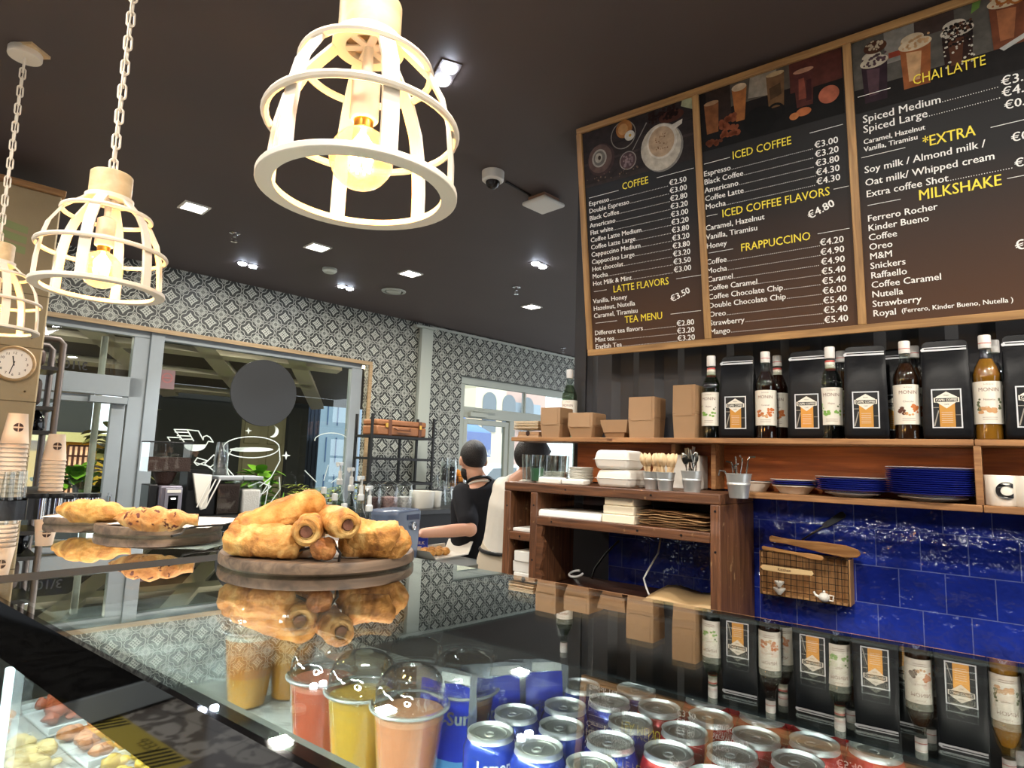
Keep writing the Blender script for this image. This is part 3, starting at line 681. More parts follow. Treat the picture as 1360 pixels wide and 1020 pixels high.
m_yl = M('menu_yellow_print', (238, 216, 60), .5); m_wt = M('menu_white_print', (236, 234, 230), .5)
P3 = ['coffee', 'iced_coffee', 'milkshake']
hlist = [[], [], []]; ilist = [[], [], []]
class Cur(list): pass
heads = Cur(MB() for _ in range(3)); items = Cur(MB() for _ in range(3))
def section(k): heads[k] = MB(); items[k] = MB(); hlist[k].append(heads[k]); ilist[k].append(items[k])
def mline(k, x, y, w=.0016, x1=None): items[k].box(x, x1, y, y+w, .0008, .0012)
def row(k, name, x, y, price, xp, size=.027):
    put_text(items[k], name, size, x, y, bold=.0003)
    vs, fs = text(name, size); w = max(v[0] for v in vs); x0 = x+w+.004; x1 = xp-.003 if price else 0
    q = x0
    while price and q < x1: items[k].box(q, q+.0022, y, y+.0022, .0006, .001); q += .0062
    if price: put_text(items[k], price, size*1.08, xp, y+.001, bold=.0004)
def ys(a, b, n): return [a+(b-a)*i/(n-1) for i in range(n)]
section(0)
put_text(heads[0], 'COFFEE', .040, .193, .654, bold=.0002, wid=.112)
for (n, p), y in zip((('Espresso', '2.50'), ('Double Espresso', '3.00'), ('Black Coffee', '2.80'), ('Americano', '3.20'), ('Flat white', '3.00'), ('Coffee Latte Medium', '3.20'), ('Coffee Latte Large', '3.80'), ('Cappuccino Medium', '3.20'), ('Cappuccino Large', '3.80'), ('Hot chocolat', '3.20'), ('Mocha', '3.50'), ('Hot Milk & Mint', '3.00')), ys(.622, .287, 12)):
    row(0, n, .036, y, '\u20ac'+p, .392)
section(0)
put_text(heads[0], 'LATTE FLAVORS', .040, .129, .247, bold=.0002, wid=.238)
for n, y in zip(('Vanilla, Honey', 'Hazelnut, Nutella', 'Caramel, Tiramisu'), ys(.214, .153, 3)): row(0, n, .033, y, None, 0)
put_text(items[0], '\u20ac3.50', .034, .378, .176, bold=.0006, rot=.36)
section(0)
put_text(heads[0], 'TEA MENU', .040, .174, .117, bold=.0002, wid=.161)
for (n, p), y in zip((('Different tea flavors', '2.80'), ('Mint tea', '3.20'), ('English Tea', '3.20')), ys(.081, .024, 3)): row(0, n, .033, y, '\u20ac'+p, .392)
for a, b, y in ((.039, .177, .655), (.343, .491, .665), (.04, .1, .262), (.40, .50, .262), (.04, .14, .13), (.37, .49, .13)): mline(0, a, y, x1=b)
section(1)
put_text(heads[1], 'ICED COFFEE', .040, .634, .660, bold=.0002, wid=.198)
for (n, p), y in zip((('Espresso', '3.00'), ('Black Coffee', '3.20'), ('Americano', '3.80'), ('Coffee Latte', '4.30'), ('Mocha', '4.30')), ys(.624, .501, 5)): row(1, n, .527, y, '\u20ac'+p, .905, .028)
section(1)
put_text(heads[1], 'ICED COFFEE FLAVORS', .040, .586, .460, bold=.0002, wid=.355)
for n, y in zip(('Caramel, Hazelnut', 'Vanilla, Tiramisu', 'Honey'), ys(.423, .356, 3)): row(1, n, .523, y, None, 0, .028)
put_text(items[1], '\u20ac4.80', .036, .878, .392, bold=.0006, rot=.36)
section(1)
put_text(heads[1], 'FRAPPUCCINO', .040, .646, .324, bold=.0002, wid=.229)
for (n, p), y in zip((('Coffee', '4.20'), ('Mocha', '4.90'), ('Caramel', '4.90'), ('Coffee Caramel', '5.40'), ('Coffee Chocolate Chip', '5.40'), ('Double Chocolate Chip', '6.00'), ('Oreo', '5.40'), ('Strawberry', '5.40'), ('Mango', '5.40')), ys(.297, .038, 9)): row(1, n, .519, y, '\u20ac'+p, .905, .028)
for a, b, y in ((.531, .626, .669), (.893, .993, .679), (.53, .57, .475), (.955, 1.0, .475), (.53, .62, .338), (.9, .995, .338)): mline(1, a, y, x1=b)
section(2)
put_text(heads[2], 'CHAI LATTE', .042, 1.189, .739, z=.0075, bold=0, wid=.177)
row(2, 'Spiced Medium', 1.049, .666, '\u20ac3.50', 1.399, .034); row(2, 'Spiced Large', 1.049, .634, '\u20ac4.00', 1.399, .034)
row(2, 'Caramel, Hazelnut', 1.048, .598, None, 0, .022); row(2, 'Vanilla, Tiramisu', 1.048, .574, None, 0, .022); put_text(items[2], '\u20ac0.50', .034, 1.403, .598, bold=.0004)
section(2)
put_text(heads[2], '*EXTRA', .046, 1.205, .545, bold=.0004, wid=.13)
row(2, 'Soy milk / Almond milk /', 1.046, .505, None, 0, .031); row(2, 'Oat milk/ Whipped cream', 1.046, .464, None, 0, .031); row(2, 'Extra coffee Shot', 1.047, .427, '\u20ac1.00', 1.418, .031)
put_text(items[2], '\u20ac0.50', .034, 1.414, .502, bold=.0004)
section(2)
put_text(heads[2], 'MILKSHAKE', .046, 1.186, .386, bold=.0004, wid=.199)
for n, y in zip(('Ferrero Rocher', 'Kinder Bueno', 'Coffee', 'Oreo', 'M&M', 'Snickers', 'Raffaello', 'Coffee Caramel', 'Nutella', 'Strawberry', 'Royal'), ys(.349, .045, 11)): row(2, n, 1.047, y, None, 0, .029)
put_text(items[2], '(Ferrero, Kinder Bueno, Nutella )', .02, 1.125, .048, bold=.0002)
put_text(items[2], '\u20ac5.80', .038, 1.413, .19, bold=.0006, rot=.3)
for a, b, y in ((1.04, 1.13, .752), (1.04, 1.16, .556), (1.37, 1.53, .556), (1.05, 1.14, .40), (1.40, 1.53, .40)): mline(2, a, y, x1=b)
# printed pictures along the top of each panel
PC = {}
def pc(c): return PC.setdefault(c, M('menu_picture_%02x%02x%02x' % c, tuple(int(v*.82) for v in c), .6, spec=.2, var=.3, vscale=36))
def picture(shapes, parent):
    mats = []; mb = MB(); lay = .0005
    for kind, c, a in shapes:
        m = pc(c)
        if m not in mats: mats.append(m)
        i = mats.index(m); lay += .00006
        if kind == 'c': x, y, rx, ry = a; mb.disc(ry, lay, 28, i, T((x, y, 0)), rx=rx)
        elif kind == 'p': mb.add([(x, y, lay) for x, y in a], [tuple(range(len(a)))], i)
        elif kind == 'r':
            x, y, r, w = a; n = 28; mb.add([(x+q*math.cos(2*PI*j/n), y+q*math.sin(2*PI*j/n), lay) for q in (r, r-w) for j in range(n)], [(j, (j+1) % n, n+(j+1) % n, n+j) for j in range(n)], i)
        elif kind == 's':   # scatter of dots
            x0, x1, y0, y1, n, r = a; rr = random.Random(n)
            for _ in range(n): mb.disc(r*rr.uniform(.6, 1.3), lay, 7, i, T((rr.uniform(x0, x1), rr.uniform(y0, y1), 0)))
    return obj('printed_picture', mb, mats, parent, smooth=0)
def rect(x0, x1, y0, y1): return [(x0, y0), (x1, y0), (x1, y1), (x0, y1)]
pan = []
for k in range(3):
    mb = MB(); x0, x1 = cols[k]+.012, cols[k+1]-.010
    mb.box(x0, x1, .015, MH-.012, -.006, 0); p = obj('menu_panel', mb, m_print, men, smooth=0); pan.append(p)
    for h_ in hlist[k]: tag(obj('heading_lettering', h_, m_yl, p, smooth=0), 'yellow heading')
    for h_ in ilist[k]: tag(obj('item_lettering', h_, m_wt, p, smooth=0), 'white drink names and prices')
yt_, yb_ = MH-.021, .70
def tilt(pts, a, cx, cy): c, s = math.cos(a), math.sin(a); return [(cx+(x-cx)*c-(y-cy)*s, cy+(x-cx)*s+(y-cy)*c) for x, y in pts]
picture([('p', (50, 42, 42), rect(.023, .5, yb_, yt_)), ('p', (66, 56, 54), rect(.023, .5, .79, .80)), ('p', (36, 32, 34), rect(.023, .5, .85, .853)), ('p', (60, 52, 50), [(.023, .71), (.3, .72), (.42, .70), (.023, .70)]),
  ('c', (70, 52, 50), (.105, .80, .062, .066)), ('c', (104, 82, 76), (.100, .805, .055, .058)), ('c', (176, 170, 162), (.097, .808, .034, .037)), ('c', (120, 116, 110), (.097, .808, .027, .03)), ('c', (190, 184, 170), (.094, .81, .017, .02)), ('c', (60, 46, 38), (.098, .81, .007, .009)),
  ('r', (150, 144, 138), (.21, .872, .056, .004)), ('c', (176, 120, 66), (.215, .895, .036, .036)), ('c', (206, 156, 100), (.21, .895, .022, .022)), ('c', (226, 222, 210), (.238, .862, .022, .02)), ('c', (200, 160, 70), (.24, .862, .006, .006)),
  ('r', (160, 152, 146), (.225, .765, .037, .004)), ('c', (96, 74, 78), (.225, .765, .033, .033)), ('s', (150, 128, 130), (.205, .245, .745, .785, 22, .005)), ('p', (150, 142, 136), [(.246, .80), (.25, .80), (.315, .89), (.311, .892)]),
  ('c', (150, 144, 138), (.372, .775, .085, .092)), ('c', (214, 204, 188), (.366, .78, .083, .09)), ('c', (236, 228, 214), (.372, .80, .062, .066)), ('p', (236, 228, 214), [(.42, .83), (.455, .845), (.458, .862), (.415, .852)]), ('c', (206, 176, 146), (.37, .80, .053, .058)), ('s', (140, 100, 70), (.345, .395, .77, .83, 26, .0022)),
  ('s', (44, 22, 18), (.32, .43, .88, .925, 60, .006)), ('c', (84, 44, 34), (.415, .885, .05, .022)), ('s', (40, 20, 16), (.38, .44, .88, .905, 30, .006)), ('p', (190, 196, 160), [(.455, .91), (.5, .885), (.5, yt_), (.46, yt_)]), ('s', (120, 100, 84), (.03, .3, .71, .74, 20, .003))], pan[0])
picture([('p', (26, 20, 20), rect(.527, 1.0, .72, yt_)), ('p', (92, 84, 74), rect(.6, .85, .85, yt_)), ('p', (52, 38, 34), rect(.55, .64, .8, yt_)), ('p', (92, 46, 38), rect(.84, 1.0, .83, yt_)), ('p', (160, 150, 134), [(.70, .86), (.77, .85), (.80, yt_), (.71, yt_)]), ('p', (18, 16, 18), rect(.527, 1.0, .715, .79)),
  ('p', (142, 88, 52), [(.548, .775), (.59, .775), (.596, .885), (.542, .885)]), ('c', (190, 150, 112), (.569, .885, .027, .008)), ('p', (186, 116, 64), [(.655, .79), (.685, .79), (.698, .91), (.645, .91)]), ('c', (228, 200, 168), (.671, .91, .026, .013)),
  ('p', (120, 88, 58), [(.768, .80), (.818, .80), (.824, .915), (.764, .915)]), ('p', (84, 62, 40), [(.775, .83), (.812, .84), (.81, .88), (.772, .87)]), ('c', (196, 170, 130), (.794, .915, .03, .008)),
  ('p', (90, 44, 40), [(.858, .775), (.908, .775), (.916, .895), (.852, .895)]), ('p', (146, 78, 62), [(.865, .80), (.89, .80), (.885, .87), (.868, .87)]), ('p', (60, 26, 28), [(.888, .79), (.905, .79), (.907, .86), (.892, .86)]), ('c', (200, 150, 120), (.884, .895, .032, .008)),
  ('c', (196, 110, 84), (.957, .79, .031, .029)), ('c', (206, 120, 72), (.878, .757, .024, .014)), ('c', (222, 140, 84), (.848, .75, .015, .012)), ('c', (10, 10, 12), (.735, .77, .055, .05)), ('r', (12, 12, 14), (.79, .785, .03, .008)), ('s', (150, 80, 50), (.60, .66, .75, .82, 26, .01)), ('s', (120, 66, 44), (.54, .6, .73, .75, 14, .008))], pan[1])
def shake(x, c1, c2, c3, w=.036, h=.13, y=.755):
    return [('p', c1, [(x-w*.85, y), (x+w*.85, y), (x+w, y+h), (x-w, y+h)]), ('p', c2, [(x-w*.5, y+.02), (x+w*.2, y+.02), (x+w*.4, y+h*.8), (x-w*.6, y+h*.85)]), ('c', c3, (x, y+h, w*1.08, .018)), ('c', c3, (x-.006, y+h+.018, w*.75, .016)), ('s', c2, (x-w*.9, x+w*.9, y+h-.01, y+h+.02, 30, .004))]
picture([('p', (96, 92, 86), rect(1.031, 1.545, .76, yt_)), ('p', (150, 146, 138), rect(1.12, 1.2, .83, yt_)), ('p', (70, 56, 50), rect(1.2, 1.3, .88, yt_)), ('p', (160, 66, 46), rect(1.13, 1.17, .845, .862)), ('p', (28, 24, 24), rect(1.031, 1.545, .70, .775))]
  + shake(1.09, (52, 34, 44), (92, 66, 76), (224, 212, 190), .036, .125, .725) + [('c', (86, 50, 34), (1.095, .895, .032, .02)), ('s', (220, 200, 170), (1.07, 1.12, .885, .915, 20, .004))]
  + shake(1.20, (168, 98, 54), (222, 178, 130), (236, 214, 180), .04, .13, .735) + shake(1.305, (48, 26, 20), (96, 56, 36), (228, 218, 200), .038, .12, .745) + [('s', (26, 16, 14), (1.27, 1.34, .82, .885, 70, .004)), ('s', (230, 222, 206), (1.27, 1.345, .76, .87, 40, .003)), ('p', (110, 150, 70), [(1.34, .90), (1.36, .91), (1.365, yt_), (1.345, yt_)])]
  + shake(1.425, (122, 66, 40), (176, 110, 70), (226, 206, 172), .044, .13, .775) + [('r', (176, 104, 40), (1.415, .915, .018, .006)), ('r', (176, 104, 40), (1.445, .905, .018, .006)), ('p', (200, 200, 196), [(1.4, .775), (1.46, .80), (1.46, .786), (1.41, .765)])] + shake(1.52, (60, 40, 34), (96, 66, 50), (226, 214, 190), .02, .12, .765), pan[2])

# ------------------------------------------------------------------ bottles and coffee bags on the shelf
def wrapx(vs, r, cz=0, a0=PI): return [(r*math.cos(a0+v[0]/r), r*math.sin(a0+v[0]/r), v[1]+cz) for v in vs]
def arc_patch(mb, r, z0, z1, half, mi=0, n=18, a0=PI):
    vs = [(r*math.cos(a0-half+2*half*i/n), r*math.sin(a0-half+2*half*i/n), z) for z in (z0, z1) for i in range(n+1)]
    mb.add(vs, [(i, i+1, n+2+i, n+1+i) for i in range(n)], mi)
def ctext(mb, s, size, r, z, mi, wid=None, bold=0):
    vs, fs = text(s, size, 'CENTER', bold)
    if wid: w = max(v[0] for v in vs)-min(v[0] for v in vs); vs = [(v[0]*wid/w, v[1], 0) for v in vs]
    mb.add(wrapx([(v[0], v[1]) for v in vs], r, z), fs, mi)
def cdots(mb, r, pts, mi, s=.004, seed=1):
    rr = random.Random(seed)
    for x, z in pts:
        k = rr.uniform(.7, 1.4); n = 7
        mb.add(wrapx([(x+s*k*math.cos(2*PI*i/n), z+s*k*.8*math.sin(2*PI*i/n)) for i in range(n)], r), [tuple(range(n))], mi)
m_lab = M('bottle_label', (226, 220, 206), .6); m_ink = M('label_brown_ink', (120, 76, 58), .6); m_capw = M('bottle_cap_white', (226, 222, 216), .4); m_red = M('label_red', (190, 46, 42), .5)
m_mint = M('label_mint_green', (126, 170, 80), .6); m_orange = M('label_caramel_orange', (190, 108, 52), .6); m_dkbr = M('label_dark_brown', (84, 46, 30), .6); m_nut = M('label_nut_tan', (198, 150, 102), .6); m_gleaf = M('label_leaf_grey_green', (92, 100, 70), .6)
m_bglass = GLASS('bottle_glass', (226, 232, 228), .02, 1.5, boost=1.8)
LIQ = {'clear': GLASS('clear_syrup', (200, 206, 186), .05, 1.2), 'dark': M('dark_syrup', (40, 16, 8), .08), 'amber': M('amber_syrup', (196, 132, 44), .1, trans=.35), 'brown': M('brown_syrup', (52, 28, 14), .08)}
BPROF = [(.0, 0), (.031, 0), (.0345, .004), (.0345, .035), (.0335, .042), (.0335, .172), (.0348, .178), (.0345, .192), (.028, .214), (.018, .236), (.0145, .25), (.0138, .275), (.0138, .292)]
def syrup(name, label, kind, loc, rz=0, neck=False, group='syrup bottles on the shelf', labcol=None):
    t = thing(name, label, 'bottle', loc, rz, group)
    mb = MB(); mb.lathe(BPROF, 28); obj('glass', mb, m_bglass, t)
    liq = {'mint': 'clear', 'caramel': 'dark', 'chocolate': 'brown', 'nut': 'amber'}[kind]
    mb = MB(); mb.lathe([(0, .003)] + [(max(0, r-.0022), z) for r, z in BPROF[1:10]] + [(0, .237)], 24); obj('syrup', mb, LIQ[liq], t)
    mb = MB(); mb.lathe([(.0150, .268), (.0158, .27), (.0158, .304), (.0145, .307), (0, .307)], 24); mb.lathe([(.0159, .2815), (.0159, .2835)], 24, 1, cap=False)
    obj('cap', mb, [m_capw, m_red if kind != 'mint' else m_capw], t)
    R = .0350; mb = MB(); arc_patch(mb, R, .046, .168, 1.9, 0, 26); R += .0003
    ctext(mb, 'MONIN', .0155, R, .139, 1, .050, 0)
    ctext(mb, {'mint': 'Mojito', 'caramel': 'Caramel', 'chocolate': 'Chocolat', 'nut': 'Noisette'}[kind], .008, R, .113, 1); ctext(mb, 'Le Sirop de', .005, R, .158, 1)
    for z in (.058, .064): arc_patch(mb, R, z, z+.0009, .5, 1, 10)
    rr = random.Random(len(label))
    if kind == 'mint':
        cdots(mb, R, [(rr.choice((-1, 1))*rr.uniform(.006, .028), rr.uniform(.076, .094)) for _ in range(16)], 2, .0045); cdots(mb, R, [(-.028+rr.uniform(-.003, .003), .09+.03*rr.random()) for _ in range(6)], 2, .002); cdots(mb, R, [(.026, .112), (.02, .106)], 4, .003)
    elif kind in ('caramel', 'chocolate'):
        cdots(mb, R, [(rr.uniform(-.026, -.010), rr.uniform(.078, .098)) for _ in range(9)], 2 if kind == 'caramel' else 4, .005, 2); cdots(mb, R, [(rr.uniform(.010, .028), rr.uniform(.080, .106)) for _ in range(14)], 2, .005, 3); cdots(mb, R, [(rr.uniform(-.012, .012), rr.uniform(.074, .082)) for _ in range(6)], 3, .005, 4)
    else:
        cdots(mb, R, [(rr.uniform(-.024, .02), rr.uniform(.078, .092)) for _ in range(16)], 2, .0055, 2); cdots(mb, R, [(sg*.026+rr.uniform(-.003, .003), .085+.035*rr.random()) for sg in (-1, 1) for _ in range(9)], 4, .0035, 5)
    pal = {'mint': [m_lab, m_ink, m_mint, m_mint, m_gleaf], 'caramel': [m_lab, m_ink, m_orange, m_nut, m_orange], 'chocolate': [m_lab, m_ink, m_orange, m_nut, m_dkbr], 'nut': [m_lab, m_ink, m_nut, m_nut, m_gleaf]}[kind]
    obj('label', mb, pal, t, smooth=60)
    if neck:
        mb = MB(); mb.lathe([(.0158, .232), (.0148, .26)], 24, 0, cap=False); mb.lathe([(.0163, .229), (.0155, .235)], 24, 1, cap=False); mb.lathe([(.0152, .255), (.0147, .261)], 24, 1, cap=False)
        obj('neck_label', mb, [m_lab, m_red], t)
    return t
def atS(u, x, v=581): p = onx(u, v, x); return (x, p.y, ZS)
def face(x, y): return math.atan2(y, x)
def syr(u, x, label, kind, tw=0, **k): l = atS(u, x); return syrup('syrup_bottle', label, kind, l, face(l[0], l[1])*.35+tw, **k)
syr(945, 2.265, 'mint syrup bottle with red neck label, beside the tallest kraft box', 'mint', -.1, neck=True)
syr(1018, 2.265, 'caramel syrup bottle with dark syrup, right of the first coffee bag', 'caramel', .1)
syr(1105, 2.265, 'mint syrup bottle with red neck label, between two coffee bags', 'mint', .15, neck=True)
syr(1206, 2.265, 'dark brown syrup bottle with white label and red-lined cap, between two coffee bags', 'chocolate', .2)
syr(1315, 2.265, 'amber hazelnut syrup bottle, rightmost large bottle on the shelf', 'nut', .1)
syr(1034, 2.36, 'syrup bottle mostly hidden behind the caramel syrup bottle', 'caramel', neck=True)
syr(1120, 2.36, 'syrup bottle hidden behind the second mint syrup bottle', 'chocolate')
syr(1218, 2.36, 'syrup bottle hidden behind the dark brown syrup bottle', 'chocolate')
syr(1326, 2.36, 'syrup bottle hidden behind the amber hazelnut syrup bottle', 'mint')
pz = onx(757, 505, 2.34); t_ = syrup('syrup_bottle', 'clear syrup bottle standing alone behind the kraft boxes', 'mint', (2.34, pz.y, ZS), .3)

m_bag = M('black_foil_bag', (4, 5, 10), .42, spec=.28, bump=.2, bscale=22); m_zip = M('bag_zip_white', (210, 212, 216), .4); m_gold = M('gold_foil', (206, 150, 72), .35, metal=.4)
def coffee_bag(label, loc, w=.128, d=.074, h=.305, rz=0, seed=1):
    t = thing('coffee_bag', label, 'coffee bag', loc, rz, 'black coffee bags on the shelf'); mb = MB(); rr = random.Random(seed)
    lv = [(0, .96, 1), (.006, 1, 1), (.06, 1, 1.02), (.12, .99, 1), (.17, .985, .94), (.21, .97, .72), (.245, .955, .42), (.27, .945, .14), (.285, .94, .09), (h, .935, .07)]
    n = 9; ring = []
    for z, fw, fd in lv:
        pts = []
        W2, D2 = w/2*fw, d/2*fd
        for i in range(n): f = -1+2*i/(n-1); pts.append((-D2*(1+.06*(1-f*f)) if z < .2 else -D2*(1+.25*(1-f*f)), f*W2, z))
        for f in (-.4, .4): pts.append((f*D2, W2*(1-.10*min(1, z/.1) if z > 0 else 1) , z))
        for i in range(n): f = 1-2*i/(n-1); pts.append((D2*(1+.1*(1-f*f)), f*W2, z))
        for f in (.4, -.4): pts.append((f*D2, -W2*(1-.10*min(1, z/.1) if z > 0 else 1), z))
        ring.append(pts)
    m = len(ring[0]); vs = [p for r in ring for p in r]; fs = [(j*m+i, j*m+(i+1) % m, (j+1)*m+(i+1) % m, (j+1)*m+i) for j in range(len(lv)-1) for i in range(m)]
    fs += [tuple(reversed(range(m))), tuple((len(lv)-1)*m+i for i in range(m))]
    mb.add([(x, y, z) for x, y, z in vs], fs)
    for i, p in enumerate(mb.v):
        if .17 < p[2] < .27: mb.v[i] = tuple(V(p)+V(noise.noise_vector(V(p)*30+V((seed*5, 0, 0))))*.004)
    obj('bag', mb, m_bag, t, smooth=60, sub=1)
    xz = -d/2*.30*.55-.0035
    mb = MB(); mb.box(xz-.0022, xz, -w*.42, w*.43, .2695, .2750); mb.box(xz+.0004, xz+.0024, -w*.42, w*.43, .279, .2818); mb.lathe([(.005, 0), (.005, .002)], 12, 0, T((xz-.002, w*.43, .2735), ry=-PI/2)); obj('zip_strip', mb, m_zip, t, smooth=0)
    # sticker
    x = -d/2*1.075-.0012; LM = Matrix(((0, 0, -1, x), (-1, 0, 0, 0), (0, 1, 0, 0), (0, 0, 0, 1)))
    mb = MB(); w2 = .037
    mb.box(-w2, w2, .034, .150, -.0004, 0, 0, LM); mb.box(-w2+.0035, w2-.0035, .0375, .1465, 0, .0002, 1, LM)
    mb.box(-.018, .020, .0375, .108, .0002, .0004, 3, LM)
    mb.prism([(-.026, .112), (0, .092), (.026, .112), (.026, .126), (0, .142), (-.026, .126)], .0004, .0006, 2, LM)
    mb.box(-.031, .031, .110, .124, .0006, .0008, 2, LM); mb.box(-.0275, .0275, .1115, .1225, .0008, .001, 1, LM)
    vs, fs = text('CAPRI COFFEE', .0095, 'CENTER', .0002); k = .051/(max(v[0] for v in vs)-min(v[0] for v in vs)); mb.add([(v[0]*k, v[1]+.1137, .0012) for v in vs], fs, 2, LM)
    for k in range(6): mb.box(-.013, .014, .05+k*.006, .0508+k*.006, .0004, .0005, 0, LM)
    put_text(mb, 'FRESH', .005, -.007, .129, LM, .0008, mi=1); put_text(mb, 'CAFE', .005, -.006, .102, LM, .0008, mi=1)
    mb.prism([(-.0335, .04), (-.030, .04), (-.019, .085), (-.021, .088)], .0003, .0004, 4, LM); mb.box(-.033, -.019, .094, .096, .0003, .0004, 4, LM); mb.box(.021, .033, .072, .0735, .0003, .0004, 4, LM)
    obj('sticker', mb, [m_zip, m_black, m_lab, m_gold, M('sticker_grey_sketch', (150, 144, 134), .5)], t, smooth=0)
    return t
def bag(u, x, label, rz=0, **k): l = atS(u, x); return coffee_bag(label, l, rz=rz, **k)
bag(981, 2.275, 'black coffee bag with gold sticker, leftmost of the shelf, between mint and caramel syrups', .05, seed=1)
bag(1076, 2.275, 'black coffee bag with gold sticker, between the caramel syrup and a mint syrup', .0, seed=2)
bag(1152, 2.265, 'black coffee bag, right of the second mint syrup bottle', .1, seed=3)
bag(1260, 2.272, 'black coffee bag, left of the amber hazelnut syrup', .02, seed=4)
bag(1373, 2.265, 'black coffee bag cut by the right edge of the frame', .05, seed=5)
bag(1102, 2.372, 'black coffee bag hidden behind a mint syrup bottle', 0, seed=6, d=.06); bag(1192, 2.372, 'black coffee bag hidden behind the dark brown syrup bottle', 0, seed=7, d=.06)

# ------------------------------------------------------------------ kraft boxes on the left of the shelf
def kraft_box(name, label, u0, u1, vtop, x0, depth, taper=.012, lid=True, open_=False, rz=.0, n=1):
    a, b = onx(u0, 580, x0), onx(u1, 580, x0); w = a.y-b.y; h = onx((u0+u1)/2, vtop, x0).z - ZS
    t = thing(name, label, 'box', (x0+depth/2, (a.y+b.y)/2, ZS), rz, 'kraft takeaway boxes on the shelf'); mb = MB()
    def fr(z0, z1, e0, e1):
        q = [(sx*(depth/2-e), sy*(w/2-e), z) for z, e in ((z0, e0), (z1, e1)) for sx, sy in ((-1, -1), (1, -1), (1, 1), (-1, 1))]
        f = [(0, 1, 5, 4), (1, 2, 6, 5), (2, 3, 7, 6), (3, 0, 4, 7), (3, 2, 1, 0)]
        if not open_: f.append((4, 5, 6, 7))
        return q, f
    zz = h*.45
    if open_: mb.add(*fr(0, h, taper, 0)); obj('box_body', mb, m_kraft, t, smooth=0, solid=.0016)
    else:
        q, f = fr(0, zz, taper, 0); mb.add(q, f); q, f = fr(zz, h, .0, .001); mb.add(q, f); obj('box_body', mb, m_kraft, t, bevel=.0015)
        mb = MB(); mb.box(-depth/2-.0015, -depth/2-.0002, -w/2+.012, w/2-.012, h*.42, h-.001); mb.box(-depth/2, depth/2, -w/2-.0012, -w/2, h*.5, h-.002); obj('tuck_flap', mb, m_kraft, t, bevel=.0004)
    return t
kraft_box('takeaway_box', 'tall square kraft box next to the pale tray stack', 717, 743, 541, 2.215, .10, .006)
kraft_box('takeaway_box', 'lower kraft box with tapered base, left of the open kraft trays', 753.5, 786.5, 548, 2.215, .11, .012)
kraft_box('takeaway_tray', 'open kraft boat tray, lower one of the nested pair', 797, 831, 561, 2.22, .10, .018, open_=True)
o = kraft_box('takeaway_tray', 'open kraft boat tray, upper one of the nested pair', 797, 833, 565, 2.216, .11, .010, open_=True); o.location.z += .022
kraft_box('takeaway_box', 'large plain kraft box in the middle of the shelf', 834, 869, 527, 2.215, .10, .004)
kraft_box('takeaway_box', 'tallest kraft box, made of nested boxes, left of the mint syrup', 893, 923.5, 511, 2.215, .085, .004)
# stack of pale paper trays
pt0, pt1 = onx(684, 575, 2.25), onx(716, 575, 2.25); w_ = pt0.y-pt1.y
for k in range(6):
    mb = MB(); e = .004; z0 = ZS+.036+k*.0065; rj = random.Random(k).uniform(-.004, .004)
    mb.prism([(-.05, -w_/2), (.05, -w_/2), (.05, w_/2), (-.05, w_/2)], 0, .0045); o = obj('paper_tray', mb, M('pale_board', (206, 182, 148), .85)); o.location = (2.29+rj, (pt0.y+pt1.y)/2+rj, z0)
    tag(o, 'pale flat paper tray in the stack at the left end of the shelf', 'tray', 'flat trays stacked at the left end of the shelf')
o = kraft_box('takeaway_tray', 'small upturned kraft carton with a round hole under the flat tray stack', 688, 715, 573, 2.24, .09, -.004); o.location.z = ZS
mb = MB(); mb.disc(.011, 0, 18, 0, T((-.0475, 0, .018), ry=-PI/2)); obj('hole', mb, M('dark_hole', (50, 30, 20), .9), o)

# ------------------------------------------------------------------ pendant lamps
m_lampw = M('lamp_cream_white', (226, 214, 196), .5); m_lampwood = WOOD('lamp_turned_wood', (202, 170, 126), (222, 194, 152), .5, 'X', 3, .08)
def bulb_mat():
    m = GLASS('amber_bulb_glass', (255, 232, 184), .02, 1.4); nt = m.node_tree; out = nt.nodes['Material Output']; last = out.inputs[0].links[0].from_socket
    tr = nt.nodes.new('ShaderNodeBsdfTranslucent'); tr.inputs[0].default_value = lin((255, 232, 190)); mx = nt.nodes.new('ShaderNodeMixShader'); mx.inputs[0].default_value = .05
    nt.links.new(last, mx.inputs[1]); nt.links.new(tr.outputs[0], mx.inputs[2]); nt.links.new(mx.outputs[0], out.inputs[0]); return m
m_bulbg = bulb_mat(); m_fil = EM('glowing_filament', (255, 196, 110), 160); m_brass = M('brass_cap', (196, 150, 70), .3, metal=1)
RL = .145
